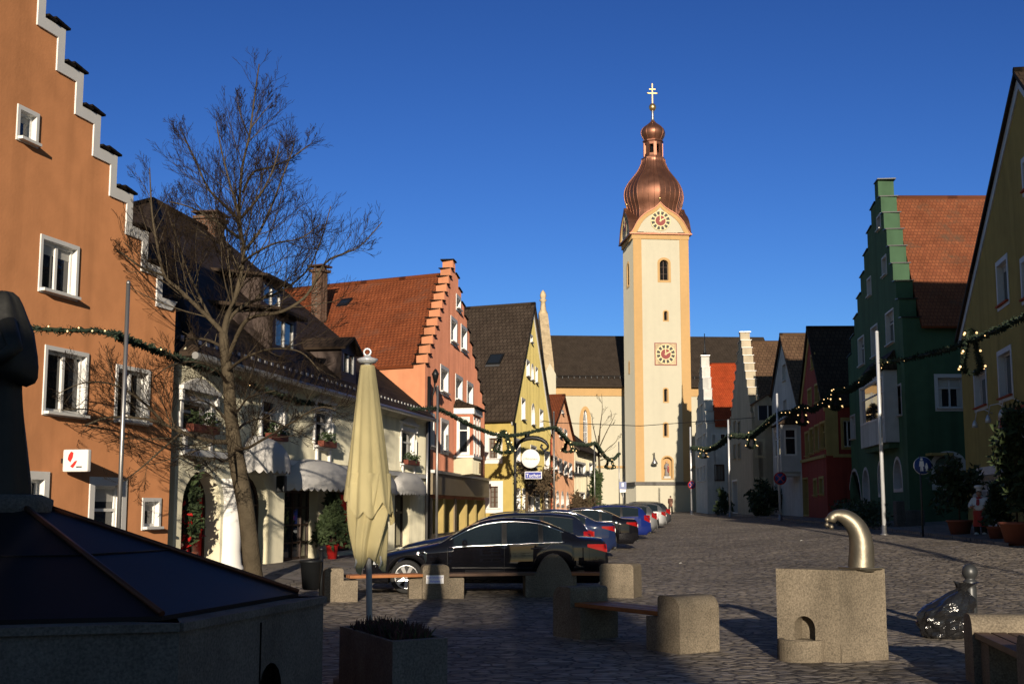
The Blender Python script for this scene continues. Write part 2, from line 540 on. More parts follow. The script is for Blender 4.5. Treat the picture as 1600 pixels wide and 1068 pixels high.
def wall(F, pts, holes, mname, ext, mb, mside=None):
    mb.prism([F.pt(a, z) for a, z in pts], ext, mname, mside, holes=holes)
def slab(mb, a, b, c, d, th, m, edge=None, u0=0.0, bottom=None):
    """a roof plane a-b along the eaves, d-c along the ridge, with thickness and metre UVs"""
    a, b, c, d = map(Vector, (a, b, c, d))
    n = (b - a).cross(d - a).normalized()
    if n.z < 0: n = -n
    e1 = (b - a).normalized(); e2 = (d - a) - e1 * (d - a).dot(e1); e2.normalize()
    up = n * th
    uv = [((p - a).dot(e1) + u0, (p - a).dot(e2)) for p in (a, b, c, d)]
    mb.face([a + up, b + up, c + up, d + up], m, uv)
    edge = edge or m
    mb.face([a, b, c, d], bottom or edge)
    for p, q in ((a, b), (b, c), (c, d), (d, a)):
        mb.face([p, q, q + up, p + up], edge, [(0, 0), (.1, 0), (.1, .1), (0, .1)] if edge.startswith('tile') else None)
# ------------------------------------------------------------------ house builder
def step_profile(s0, z0, s1, z1, n):
    """stair outline from the eave corner (s0,z0) up to the apex side (s1,z1): list of points"""
    pts = []
    ds, dz = (s1 - s0) / (n + .5), (z1 - z0) / n
    for i in range(n):
        pts.append((s0 + ds * i, z0 + dz * i))
        pts.append((s0 + ds * (i + 1), z0 + dz * i))
    pts += [(s0 + ds * n, z1), (s1, z1)]
    return pts
def house_body(root, F, D, L, zb, apex, eA, eB, mf, ms, mr, holes, side_holes=(), th=.4, steps=None, verge=None, over=.3,
               cap=None, roofz=0.0, sideF=None, roof_over_front=.18, far_side=True, back=True, verge_w=.22, ridge_m=None):
    """gable front on F, ridge running back along D"""
    W = F.W
    D3 = Vector((D[0], D[1], 0)).normalized()
    k = abs(D3.x * F.n.x + D3.y * F.n.y)
    ext = D3 * (th / k)
    sa, za = apex
    mb = MB()
    if steps:
        nA, nB = steps[:2]
        top = step_profile(0, eA, sa, za, nA)
        top2 = step_profile(W, eB, sa, za, nB)
        pts = [(0, zb)] + top + top2[::-1][1:] + [(W, zb)]
    else:
        pts = [(0, zb), (0, eA), (sa, za), (W, eB), (W, zb)]
    clean = []
    for p in pts:
        if not clean or (abs(p[0] - clean[-1][0]) + abs(p[1] - clean[-1][1])) > 1e-4: clean.append(p)
    pts = clean
    wall(F, pts, holes, mf, ext, mb, ms)
    # side wall towards the camera and the rest of the shell
    def q(s, t, z):
        p = F.pt(s, z); return p + D3 * t
    t0 = th / k
    if sideF is None:
        mb.face([q(0, t0, zb), q(0, L, zb), q(0, L, eA), q(0, t0, eA)], ms)
    else:
        sp = [sideF.pt(t0, zb), sideF.pt(L, zb), sideF.pt(L, eA), sideF.pt(t0, eA)]
        mb.prism(sp, -sideF.n3 * .3, ms, holes=side_holes)
    if far_side: mb.face([q(W, t0, zb), q(W, L, zb), q(W, L, eB), q(W, t0, eB)], ms)
    if back: mb.face([q(0, L, zb), q(W, L, zb), q(W, L, eB), q(sa, L, za - .1), q(0, L, eA)], ms)
    mb.build('wall', root)
    r = MB()
    f0 = t0 if steps else -roof_over_front
    def rp(s, t, z): return q(s, t, z)
    slA = (za - eA) / max(.1, sa); slB = (za - eB) / max(.1, W - sa)
    dz = roofz
    oA = over
    zr = za + dz - (.0 if not steps else steps[2])
    eAz, eBz = eA + dz - (0 if not steps else .12), eB + dz - (0 if not steps else .12)
    slA = (zr - eAz) / max(.1, sa); slB = (zr - eBz) / max(.1, W - sa)
    slab(r, rp(-oA, f0, eAz - oA * slA), rp(-oA, L + .2, eAz - oA * slA), rp(sa, L + .2, zr), rp(sa, f0, zr), .14, mr)
    slab(r, rp(W + oA, f0, eBz - oA * slB), rp(W + oA, L + .2, eBz - oA * slB), rp(sa, L + .2, zr), rp(sa, f0, zr), .14, mr)
    r.tube([rp(sa, f0, zr + .15), rp(sa, L + .2, zr + .15)], .13, ridge_m or mr, 8)
    ro = r.build('roof', root)
    if verge and not steps:
        v = MB()
        nf = F.n3
        for (s0, z0, o) in ((0, eA, -1), (W, eB, 1)):
            sl = slA if o < 0 else slB
            a = (s0 + o * over, z0 - over * sl)
            d = Vector((sa - a[0], za - a[1])).normalized()
            pr = Vector((-d.y, d.x)); pr = pr if pr.y < 0 else -pr
            loop = [(a[0], a[1]), (sa, za), (sa, za - verge_w * 1.5), (a[0] + pr.x * verge_w, a[1] + pr.y * verge_w)]
            v.prism([F.pt(x, z - .005, .0) for x, z in loop], nf * .05, verge)
        v.build('verge_board', root)
    if steps and cap:
        ang = math.atan2(F.d.y, F.d.x)
        for prof in (top, top2):
            for i in range(0, len(prof) - 2, 2):
                a, b = prof[i], prof[i + 1]
                m_ = ((a[0] + b[0]) / 2, a[1])
                sgn = 1 if prof is top else -1
                p = F.pt(m_[0] - sgn * .03, m_[1] + .03) + ext * .5
                w = abs(b[0] - a[0]) + .10
                tl = Matrix.Rotation(-.10 * sgn, 3, 'Y')
                c = MB(); c.box(p, (w, th + .12, .045), cap, ang, tl); c.build('coping_stone', root)
        c = MB(); c.box(F.pt(sa, za + .03) + ext * .5, (abs(top[-1][0] - top[-2][0]) + abs(top2[-1][0] - top2[-2][0]) + .14, th + .12, .05), cap, ang)
        c.build('coping_stone', root)
    return ro
def chimney(root, p, w, d, h, m='brick', ang=0.0):
    c = MB()
    c.box(Vector(p) + Vector((0, 0, h / 2)), (w, d, h), m, ang)
    c.box(Vector(p) + Vector((0, 0, h + .06)), (w + .22, d + .22, .12), m, ang)
    c.box(Vector(p) + Vector((0, 0, h + .27)), (w + .3, d + .3, .07), 'brown_wood', ang)
    for sx in (-1, 1):
        for sy in (-1, 1):
            c.box(Vector(p) + Vector((sx * w * .36, sy * d * .36, h + .18)), (.1, .1, .13), m, ang)
    return c.build('chimney', root)
def downpipe(root, p0, p1, m='zinc', r=.055):
    c = MB(); c.tube([p0, p1], r, m, 8); return c.build('downpipe', root)
def on_plane(u, v, p0, n):
    d = ray(u, v); t = (Vector(p0) - CAM).dot(n) / d.dot(n)
    return CAM + d * t

# ================================================================== ORANGE HOUSE
oB = XY(275, 26.0, 470)
od = Vector((.254, 1)).normalized()
oA = oB - od * 16.4
OF = Face(oA, oB)
t = thing('gabled_house', 'tall orange stepped gable house with white edging and white framed windows', 'house', (oA.x, oA.y, 0))
holes = []
sR, zR = OF.hit(275, 472); sL, _ = OF.hit(69, 22); _, zT = OF.hit(100, 47)
ds, dz = (sR - sL) / 8, (zT - zR) / 7
nst = 13
sap = sR - ds * nst; zap = zR + dz * nst
window(OF, t, 27, 162, 219, 60, holes, tw=.075, depth=.12, nx=1, sill=True)
window(OF, t, 63, 365, 456, 122, holes, tw=.075, depth=.12)
window(OF, t, 70, 538, 648, 136, holes, tw=.075, depth=.12)
window(OF, t, 181, 568, 660, 233, holes, tw=.075, depth=.12)
window(OF, t, 222, 777, 828, 250, holes, tw=.075, depth=.12, nx=1)
window(OF, t, 140, 744, 885, 195, holes, tw=.16, nx=1, ny=2, sill=False, name='shop_door')
window(OF, t, 40, 735, 800, 75, holes, tw=.14, nx=1)
for (zz, ss) in ((zR - 5.8 + 3.4, 2.5), (zR - .3, 2.6), (zR + 2.6, 4.6), (zR - .3, 5.8)):
    window(OF, t, 0, 0, 0, 0, holes, tw=.13, rect=(ss, ss + 1.05, zz, zz + 1.5))
W = OF.W; s0m = 2 * sap - W
def stairs(sgn):
    pts = []
    for i in range(nst):
        s = W - ds * i
        pts += [(s, zR + dz * i), (s - ds, zR + dz * i)]
    pts.append((sap, zap))
    if sgn < 0: pts = [(2 * sap - a, z) for a, z in pts]
    return pts
rs, ls = stairs(1), stairs(-1)
mb = MB()
th = .42
zb0 = -.3
pts = [(max(0, s0m), zb0), (W, zb0)] + rs + ls[::-1][1:]
ext = -OF.n3 * th
wall(OF, pts, holes, 'orange', ext, mb, 'orange')
L = 13.0
for s in (W, s0m):
    mb.face([OF.pt(s, zb0, -th), OF.pt(s, zb0, -L), OF.pt(s, zR, -L), OF.pt(s, zR, -th)], 'orange')
mb.face([OF.pt(W, zb0, -L), OF.pt(s0m, zb0, -L), OF.pt(s0m, zR, -L), OF.pt(sap, zap - 1, -L), OF.pt(W, zR, -L)], 'orange')
mb.build('wall', t)
r = MB()
for s in (W, s0m):
    sg = 1 if s == W else -1
    slab(r, OF.pt(s + sg * .25, zR - .9, -th), OF.pt(s + sg * .25, zR - .9, -L - .3), OF.pt(sap, zap - .75, -L - .3), OF.pt(sap, zap - .75, -th), .15, 'tile_brown')
r.build('roof', t)
e = MB()
bw = .21
for pr, sg in ((rs, 1), (ls, -1)):
    outer = pr[:-1]
    inner = [(a - sg * bw, z - bw) for a, z in outer]
    inner[-1] = (outer[-1][0], inner[-1][1])
    loop = [OF.pt(a, z, .002) for a, z in outer + inner[::-1]]
    e.prism(loop, OF.n3 * .03, 'white')
e.build('edging', t)
ang = math.atan2(OF.d.y, OF.d.x)
for pr, sg in ((rs, 1), (ls, -1)):
    for i in range(0, len(pr) - 1, 2):
        a, b = pr[i], pr[i + 1]
        if sg > 0 and i == 0: continue
        c = MB()
        for j in range(3):
            f = (j + .5) / 3
            c.box(OF.pt(a[0] * (1 - f) + b[0] * f + sg * .06, a[1] + .05 + .03 * (j == 1), -th / 2), (ds / 3 + .04, th + .16, .04), 'tile_brown', ang, Matrix.Rotation(.13 * sg, 3, 'Y'))
        c.build('coping_stone', t)

# lightbox sign on the orange house
sc, zc = OF.hit(97, 718)
zt, zbm = OF.hit(97, 702)[1], OF.hit(97, 737)[1]
p = OF.pt(sc, (zt + zbm) / 2, .30)
sg = thing('shop_sign', 'white lightbox sign with a red leaf mark on the orange house', 'sign', tuple(p))
m = MB(); h = zt - zbm
ang = math.atan2(OF.n.y, OF.n.x)
m.box(p, (.50, .12, h), 'white', ang, bev=.03)
m.build('panel', sg)
m = MB(); m.box(OF.pt(sc, p.z, .05), (.10, .06, .08), 'dark_metal', ang); m.build('bracket', sg)
m = MB()
mat('sign_red', (.55, .02, .015), .5)
fwd = OF.d3 * -1; xx = OF.n3
def spt(a, b): return p + xx * a + Vector((0, 0, b)) + fwd * .064
blob = [(-.16, .02), (-.14, .10), (-.09, .16), (-.04, .14), (-.05, .06), (-.10, -.03)]
m.prism([spt(a * .9, b) for a, b in blob], fwd * .006, 'sign_red')
m.prism([spt(a * .9, b) for a, b in [(-.10, -.10), (.0, -.01), (.05, .0), (.02, -.06), (-.04, -.13)]], fwd * .006, 'sign_red')
m.prism([spt(a, b) for a, b in [(.03, -.12), (.14, -.12), (.14, -.10), (.03, -.10)]], fwd * .006, 'dark_metal')
m.build('emblem', sg)

# ================================================================== CREAM RESTAURANT
kcr = (1130 - 800) / FPX
cA = XY(275, 26.5, 700)
cd = Vector((kcr, 1)).normalized()
def on_line(A, d, u, v):
    F_ = Face(A, A + d * 10); return F_.hit(u, v)[0]
CLen = on_line(cA, cd, 665, 700)
cB = cA + cd * CLen
CF = Face(cA, cB)
root = thing('restaurant', 'cream two storey restaurant with white awnings, a white column and a dark brown roof', 'restaurant', (cA.x, cA.y, 0))
holes = []
zb0 = -.2
_, ze2 = CF.hit(664, 651); s1_, ze1 = CF.hit(375, 572)
eave = lambda s: ze1 + (ze2 - ze1) * (s - s1_) / (CF.W - s1_)
mat('flower_red', (.15, .035, .018), .8)
vary(mat('plant_dark', (.035, .055, .018), .7), (.035, .055, .018), .4, 6, 1, 0)
vary(mat('plant_green', (.06, .10, .025), .7), (.06, .10, .025), .4, 6, 1, 0)
cream_windows = []
def cream_win(u0, vt, vb, u1):
    r_ = window(CF, root, u0, vt, vb, u1, holes, tw=.13, nx=1, ny=2, depth=.14, sill=True, frame='white', pane='glass')
    cream_windows.append(r_)
cream_win(282, 614, 680, 333); cream_win(408, 612, 692, 441); cream_win(491, 632, 702, 517); cream_win(626, 665, 729, 648)
sx = (on_line(cA, cd, 570, 690)); zt_ = cream_windows[2]
r_ = window(CF, root, 0, 0, 0, 0, holes, tw=.13, nx=1, ny=2, depth=.14, rect=(sx - .5, sx + .5, zt_[2], zt_[3])); cream_windows.append(r_)
# ground floor openings: two arches of the porch, doors, glazed shop bays
g0 = .30
def gs(u, v=800): return on_line(cA, cd, u, v)
zarch = CF.hit(310, 735)[1]
mat('wood_dark', (.035, .016, .009), .55)
def opening(u0, u1, z0, z1, nx, ny, pane, name, shape='rect', depth=.3, frame='wood_dark', fw=.08, arc=None):
    return window(CF, root, 0, 0, 0, 0, holes, tw=0, shape=shape, depth=depth, nx=nx, ny=ny, frame=frame, reveal='cream', pane=pane, sill=False, rect=(gs(u0), gs(u1), z0, z1), fw=fw, arc=arc, name=name)
zd = CF.hit(444, 764)[1]
shop = []
shop.append(opening(284, 345, g0, zarch, 3, 3, 'red_glow', 'porch_arch', 'round', .42, arc=.75))
opening(368, 420, g0, zarch, 3, 3, 'glass', 'porch_arch', 'round', .32, arc=.75)
opening(444, 496, g0, zd, 4, 4, 'glass', 'double_door')
shop.append(opening(511, 558, g0 + .1, zd, 3, 2, 'red_glow', 'shop_window'))
opening(566, 604, g0 + .2, zd, 3, 2, 'glass', 'shop_window')
opening(617, 640, g0, zd, 2, 2, 'glass', 'shop_window')
rd = random.Random(77)
for s0, s1, z0, z1 in shop:      # red ribbons and flowers hung inside the openings
    m = MB()
    for k in range(12):
        ss = s0 + (s1 - s0) * rd.uniform(.12, .62); zz = z0 + (z1 - z0) * rd.uniform(.28, .78)
        m.leaves(CF.pt(ss, zz, -.2), (.16, .06, .2), 22, .13, 'red_bow', rd)
    m.build('red_decoration', root)
mb = MB()
N_ = 6
pts = [(0, zb0), (CF.W, zb0), (CF.W, ze2), (0, eave(0))]
cD = Vector((-CF.n.x, -CF.n.y)); cD3 = -CF.n3
mb.prism([CF.pt(a, z) for a, z in pts], cD3 * .1, 'cream', holes=holes, backholes=True)
def cq(s, t, z): return CF.pt(s, z, -t)
HALF = 8.6; DEP = 17.2
zr2 = P(340, 375, cq(CF.W, HALF, 0).y).z
mb.face([cq(CF.W, .1, zb0), cq(CF.W, DEP, zb0), cq(CF.W, DEP, ze2), cq(CF.W, HALF, zr2), cq(CF.W, .1, ze2)], 'cream')
mb.face([cq(0, .1, zb0), cq(0, DEP, zb0), cq(0, DEP, eave(0)), cq(0, .1, eave(0))], 'cream')
mb.face([cq(0, DEP, zb0), cq(CF.W, DEP, zb0), cq(CF.W, DEP, ze2), cq(0, DEP, ze2)], 'cream')
mb.build('wall', root)
r = MB()
ov = .34
sl = (zr2 - ze2) / HALF
sR1 = CF.W - 6.2
E2, E1 = cq(CF.W + .25, -ov, ze2 - ov * sl * .55), cq(-.1, -ov, eave(0) - ov * sl * .55)
R2, R1 = cq(CF.W + .25, HALF, zr2), cq(sR1, HALF, zr2)
B1, B2 = cq(-.1, DEP, eave(0) - .3), cq(CF.W + .25, DEP, ze2 - .3)
def rquad(pts, m='tile_brown', th=.12):
    pts = [Vector(p) for p in pts]
    a = pts[0]; e1 = (pts[1] - a).normalized(); nn = e1.cross(pts[-1] - a).normalized(); nn = nn if nn.z > 0 else -nn
    e2 = nn.cross(e1)
    if (pts[-1] - a).dot(e2) < 0: e2 = -e2
    uv = [((p - a).dot(e1), (p - a).dot(e2)) for p in pts]
    r.face([p + Vector((0, 0, th)) for p in pts], m, uv)
    r.face([p for p in pts][::-1], m, uv)
    n = len(pts)
    for i in range(n):
        p, q_ = pts[i], pts[(i + 1) % n]
        r.face([p, q_, q_ + Vector((0, 0, th)), p + Vector((0, 0, th))], m, [(0, 0), (.1, 0), (.1, .1), (0, .1)])
# street slope is slightly warped: split along a diagonal
rquad([E1, E2, R2, R1]); rquad([B1, E1, R1]); rquad([B2, B1, R1, R2])
for a_, b_ in ((R1, R2), (E1, R1), (B1, R1)):
    r.tube([a_ + Vector((0, 0, .14)), b_ + Vector((0, 0, .14))], .12, 'tile_brown', 8)
ro = r.build('roof', root)
g = MB()
g.tube([E1 + CF.n3 * .06 + Vector((0, 0, .02)), E2 + CF.n3 * .06 + Vector((0, 0, .02))], .08, 'zinc', 8)
for i in range(50):
    p = E1.lerp(E2, (i + .5) / 50) - CF.n3 * .35 + Vector((0, 0, .42))
    g.box(p, (.16, .03, .12), 'zinc', math.atan2(CF.d.y, CF.d.x))
g.build('gutter', root)
m = MB()
an = math.atan2(CF.d.y, CF.d.x)
# eaves cornice, string course
for i in range(8):
    sa_, sb_ = CF.W * i / 8, CF.W * (i + 1) / 8
    zm = eave((sa_ + sb_) / 2)
    a_, b_ = CF.pt(sa_, eave(sa_) - .14, .14), CF.pt(sb_, eave(sb_) - .14, .14)
    m.prism([a_, b_, b_ - CF.n3 * .14 + Vector((0, 0, -.16)), a_ - CF.n3 * .14 + Vector((0, 0, -.16))], Vector((0, 0, .2)), 'cream')
m.build('cornice', root)
m = MB()
_, zs1 = CF.hit(378, 711); _, zs2 = CF.hit(666, 747)
zs = (zs1 + zs2) / 2
m.box(CF.pt(CF.W / 2 + .1, zs, .05), (CF.W - .2, .10, .14), 'white', an)
m.box(CF.pt(CF.W / 2 + .1, zs + .12, .02), (CF.W - .2, .05, .05), 'cream', an)
m.build('string_course', root)
for s0, s1, z0, z1 in cream_windows:
    m = MB()
    cs = (s0 + s1) / 2; w = s1 - s0
    m.box(CF.pt(cs, z1 + .26, .07), (w + .56, .14, .08), 'white', an)
    m.prism([CF.pt(cs - w / 2 - .22, z1 + .31, .0), CF.pt(cs + w / 2 + .22, z1 + .31, .0), CF.pt(cs + .2, z1 + .52, .0), CF.pt(cs - .2, z1 + .52, 0)], CF.n3 * .09, 'white')
    for sg_ in (-1, 1):
        m.box(CF.pt(cs + sg_ * (w / 2 + .19), z1 + .10, .05), (.11, .1, .22), 'white', an)
        m.box(CF.pt(cs + sg_ * (w / 2 + .19), (z0 + z1) / 2 - .1, .035), (.09, .07, z1 - z0 - .3), 'white', an)
        m.box(CF.pt(cs + sg_ * (w / 2 - .08), z0 - .28, .04), (.14, .08, .38), 'white', an, bev=.02)
    m.build('window_surround', root)
    m = MB()
    m.box(CF.pt(cs, z0 + .05, .16), (w * .95, .18, .17), 'flower_red', an, bev=.02)
    m.build('flower_box', root)
    m = MB()
    for i in range(7):
        m.leaves(CF.pt(cs - w * .4 + w * .8 * i / 6, z0 + .2 + .08 * (i % 2), .17), (.11, .11, .16), 26, .10, 'plant_dark')
    m.build('foliage', root)
# column and porch piers
m = MB()
sc = gs(355, 830); zc0, zc1 = .22, CF.hit(352, 760)[1]
m.lathe(CF.pt(sc, 0, .05), [(.36, zc0), (.36, zc0 + .12), (.30, zc0 + .2), (.27, zc0 + .5), (.275, zc1 - .9), (.25, zc1 - .35), (.27, zc1 - .3), (.27, zc1 - .22), (.33, zc1 - .12), (.36, zc1)], 'white', 20)
m.box(CF.pt(sc, zc1 + .09, .0), (.85, .62, .18), 'white', an)
m.build('column', root)
def awning(s0, s1, z0, h, proj, n=18):
    m = MB()
    rows = []
    for i in range(9):
        a = math.pi / 2 * i / 8
        row = []
        for j in range(n + 1):
            b = math.pi * j / n
            wd = (s1 - s0) / 2
            x = -math.cos(b) * wd * (1 - .0 * i)
            o = math.sin(b) ** .6 * proj
            row.append(CF.pt((s0 + s1) / 2 + x * (math.cos(a * .86)), z0 + h * math.sin(a), .03 + o * math.cos(a)))
        rows.append(row)
    m.grid(rows, 'awning', True)
    # scalloped valance
    for j in range(n):
        p, q_ = rows[0][j], rows[0][j + 1]
        k = 6
        lo = []
        for i in range(k + 1):
            f = i / k; lo.append(p.lerp(q_, f) - Vector((0, 0, .10 + .08 * math.sin(math.pi * f))))
        for i in range(k):
            m.face([p.lerp(q_, i / k), p.lerp(q_, (i + 1) / k), lo[i + 1], lo[i]], 'awning')
    return m.build('awning', root)
vary(mat('awning', (.48, .47, .45), .8), (.48, .47, .45), .05, 4, 1, .1, 60, .003)
_, zaw = CF.hit(445, 763)
awning(gs(440), gs(531), zaw + .12, .72, .85)
awning(gs(534), gs(597), zaw + .12, .68, .8)
awning(gs(612), gs(649), zaw + .12, .65, .6)
awning(gs(372), gs(418), zaw + .5, .75, .8, 12)
# wall lantern bracket between porch and door
m = MB()
p = CF.pt(gs(421), zaw + .1, .3)
m.tube([CF.pt(gs(421), zaw + .75, .02), CF.pt(gs(421), zaw + .8, .2), p + Vector((0, 0, .3))], .03, 'white_metal', 6)
m.box(p, (.22, .22, .42), 'dark_metal', an, bev=.03); m.box(p + Vector((0, 0, .26)), (.28, .28, .08), 'white_metal', an)
m.build('wall_lantern', root)
downpipe(root, CF.pt(CF.W - .15, .1, .1), CF.pt(CF.W - .15, ze2 - .2, .1), 'zinc')
# dormers on the street slope
n_sl = (E2 - E1).cross(R2 - E2).normalized()
n_sl = n_sl if n_sl.z > 0 else -n_sl
def dormer(root_, p, F, w, h, sl_, mwall, mroof, rise=.25, gable=False, ov=.18, nx=2):
    """p: foot of the front, nearest corner on the roof plane; runs along F.d for w"""
    s0 = (Vector((p.x, p.y)) - F.A).dot(F.d); off = (Vector((p.x, p.y)) - F.A).dot(F.n); z = p.z
    d = MB()
    def q(s, b, zz): return F.pt(s0 + s, z + zz, off - b)
    back = (h + rise) / sl_
    hb = h / sl_
    for s in (0, w):
        d.face([q(s, 0, 0), q(s, 0, h), q(s, hb, h)], mwall)
    hs = []
    sub = Face((q(0, 0, 0).x, q(0, 0, 0).y), (q(w, 0, 0).x, q(w, 0, 0).y))
    wo = d
    pts = [q(0, 0, -.1), q(w, 0, -.1), q(w, 0, h), q(0, 0, h)]
    if gable: pts = pts[:3] + [q(w / 2, 0, h + rise)] + pts[3:]
    hole = [[q(.22, 0, .28), q(w - .22, 0, .28), q(w - .22, 0, h - .14), q(.22, 0, h - .14)]]
    d.prism(pts, -F.n3 * .06, mwall, holes=hole)
    o = d.build('dormer', root_)
    g_ = MB()
    g_.face([F.pt(s0 + a, z + b, off - .05) for a, b in ((.22, .28), (w - .22, .28), (w - .22, h - .14), (.22, h - .14))], 'glass')
    aa = math.atan2(F.d.y, F.d.x)
    g_.box(F.pt(s0 + w / 2, z + h / 2 + .07, off - .03), (.07, .05, h - .45), 'white', aa)
    for s in (.24, w - .24): g_.box(F.pt(s0 + s, z + h / 2 + .07, off - .03), (.07, .05, h - .42), 'white', aa)
    g_.build('pane', o)
    rf = MB()
    if gable:
        bk = (h + rise) / sl_
        for sa_, sb_ in ((-ov, w / 2), (w + ov, w / 2)):
            slab(rf, q(sa_, -ov, h - ov * rise / (w / 2)), q(sa_, hb, h - ov * rise / (w / 2)), q(sb_, bk, h + rise), q(sb_, -ov, h + rise), .09, mroof)
    else:
        slab(rf, q(-ov, -ov * 1.5, h), q(w + ov, -ov * 1.5, h), q(w + ov, hb + rise / sl_ + .6, h + rise), q(-ov, hb + rise / sl_ + .6, h + rise), .10, mroof)
    rf.build('dormer_roof', o)
for (u, v, w, h, gb) in ((441, 498, 2.0, 1.05, False), (462, 565, 1.9, 1.15, False), (556, 600, 1.6, 1.0, True)):
    p = on_plane(u, v, E2 + Vector((0, 0, .12)), n_sl)
    p2 = p - CF.d3 * w
    dormer(root, p2, CF, w, h, sl, 'wood_dark', 'tile_brown', gable=gb, rise=.35 if gb else .3)
pc = R1.lerp(R2, .80)
chimney(root, pc + Vector((0, 0, -.9)) - CF.n3 * .0, .95, .8, 1.45, 'brick', an)

# ================================================================== PINK STEPPED GABLE HOUSE
pA = XY(664, 49.5, 600); pB = XY(757, 65.5, 640)
PF = Face(pA, pB)
pD = Vector((-.888, .46)).normalized()
pS = Face(pA, pA + pD * 12)
root = thing('gabled_house', 'salmon pink stepped gable house with white windows, an oriel and a red tiled roof', 'house', (pA.x, pA.y, 0))
holes = []
def pw(u0, vt, vb, u1, **k): window(PF, root, u0, vt, vb, u1, holes, tw=k.pop('tw', .16), depth=.26, nx=k.pop('nx', 2), **k)
pw(712.5, 458, 484, 720, nx=1); pw(704, 492, 536, 714); pw(720, 505, 548, 729.5)
pw(688, 568, 615, 700.5); pw(711.5, 583, 627, 722.5); pw(729.5, 594, 636, 739)
pw(670, 643, 701, 678.5); pw(688.5, 652, 708, 700.5)
zt_, = (PF.hit(669, 772)[1],)
zsh = 0.30
sA_, sB_ = PF.hit(672, 800)[0], PF.hit(755, 800)[0]
nb = 5
for i in range(nb):
    a_ = sA_ + (sB_ - sA_) * i / nb; b_ = sA_ + (sB_ - sA_) * (i + 1) / nb
    window(PF, root, 0, 0, 0, 0, holes, tw=0, depth=.45, nx=1, ny=1, frame='zinc', reveal='straw', pane='glass', sill=False, rect=(a_ + .28, b_ - .28, zsh + .35, zt_ - .15), fw=.06, name='shop_window')
sap_, zap_ = PF.hit(709, 408)
zeA = PF.hit(664, 567)[1]
zeB = PF.hit(757, 632)[1]
house_body(root, PF, pD, 10.0, -.2, (sap_, zap_), zeA, zeB, 'pink', 'pink_sun_side', 'tile_red', holes, steps=(12, 11, .75), cap='tile_brown', sideF=pS, th=.5, over=.06)
# shop fascia
m = MB()
an = math.atan2(PF.d.y, PF.d.x)
zf0, zf1 = PF.hit(669, 772)[1], PF.hit(669, 739)[1]
vary(mat('fascia', (.17, .13, .075), .6), (.17, .13, .075), .15, 5, 1, .1)
m.box(PF.pt(PF.W / 2 + .1, (zf0 + zf1) / 2, .14), (PF.W - .5, .28, zf1 - zf0), 'fascia', an)
m.box(PF.pt(PF.W / 2 + .1, zf1 + .07, .18), (PF.W - .5, .36, .12), 'zinc', an)
m.build('shop_fascia', root)
m = MB()
for i in range(nb + 1):
    a_ = sA_ + (sB_ - sA_) * i / nb
    m.box(PF.pt(a_, (zsh + zt_ - .15) / 2 - .1, .03), (.54, .055, zt_ - zsh + .1), 'fascia' if i in (0, 2) else 'straw', an)
m.box(PF.pt(PF.W / 2, zsh + .05, .04), (PF.W - .3, .075, .62), 'fascia', an)
m.build('shop_pillars', root)
# oriel
s0 = PF.hit(709, 690)[0]; s1 = PF.hit(751, 690, .85)[0]
dep = .85
def orz(u, v): return PF.hit(u, v)[1]
z_bot, z_sill, z_top, z_peak = orz(708, 743), orz(708, 713), orz(708, 646), orz(712, 626)
oF = Face((PF.pt(s0, 0, dep).x, PF.pt(s0, 0, dep).y), (PF.pt(s1, 0, dep).x, PF.pt(s1, 0, dep).y))
oS = Face((PF.pt(s0, 0, dep).x, PF.pt(s0, 0, dep).y), (PF.pt(s0, 0, 0).x, PF.pt(s0, 0, 0).y))
h1, h2 = [], []
m = MB()
w1 = s1 - s0
for i in range(3):
    a_ = w1 * i / 3 + .25
    window(oF, root, 0, 0, 0, 0, h1, tw=.08, depth=.1, nx=1, ny=2, rect=(a_, a_ + w1 / 3 - .5, z_sill + .15, z_top - .2), name='oriel_window', sill=False, trimoff=.02)
window(oS, root, 0, 0, 0, 0, h2, tw=.07, depth=.1, nx=1, ny=2, rect=(.2, dep - .2, z_sill + .15, z_top - .2), name='oriel_window', sill=False, trimoff=.02)
m.prism([oF.pt(0, z_sill), oF.pt(w1, z_sill), oF.pt(w1, z_top), oF.pt(0, z_top)], -oF.n3 * .12, 'pink', holes=h1)
m.prism([oS.pt(.12, z_sill), oS.pt(dep, z_sill), oS.pt(dep, z_top), oS.pt(.12, z_top)], -oS.n3 * .12, 'pink', holes=h2)
m.prism([PF.pt(s0, z_bot), PF.pt(s1, z_bot), PF.pt(s1, z_bot + .1, dep), PF.pt(s0, z_bot + .1, dep)], Vector((0, 0, z_sill - z_bot - .1)), 'pale')
m.box(PF.pt((s0 + s1) / 2, z_sill + .01, dep / 2 + .03), (w1 + .12, dep + .06, .10), 'white', an)
m.box(PF.pt((s0 + s1) / 2, z_top + .14, dep / 2 + .04), (w1 + .18, dep + .08, .28), 'white', an)
m.prism([PF.pt(s1 - .05, z_bot + .2, dep + .005), PF.pt(s1 - w1 * .25, z_bot + .2, dep + .005), PF.pt(s1 - w1 * .25, z_sill - .2, dep + .005), PF.pt(s1 - .05, z_sill - .2, dep + .005)], PF.n3 * .02, 'sandstone')
ob = m.build('oriel', root)
m = MB()
zz = z_top + .28
a_, b_ = PF.pt(s0 - .2, zz, dep + .2), PF.pt(s1 + .2, zz, dep + .2)
c_, d_ = PF.pt(s1 - .3, z_peak, .02), PF.pt(s0 + .4, z_peak, .02)
slab(m, a_, b_, c_, d_, .07, 'tile_brown')
slab(m, PF.pt(s0 - .2, zz, .02), a_, d_, d_ + Vector((0, 0, .01)), .07, 'tile_brown')
slab(m, b_, PF.pt(s1 + .2, zz, .02), c_ + Vector((0, 0, .01)), c_, .07, 'tile_brown')
m.build('oriel_roof', ob)
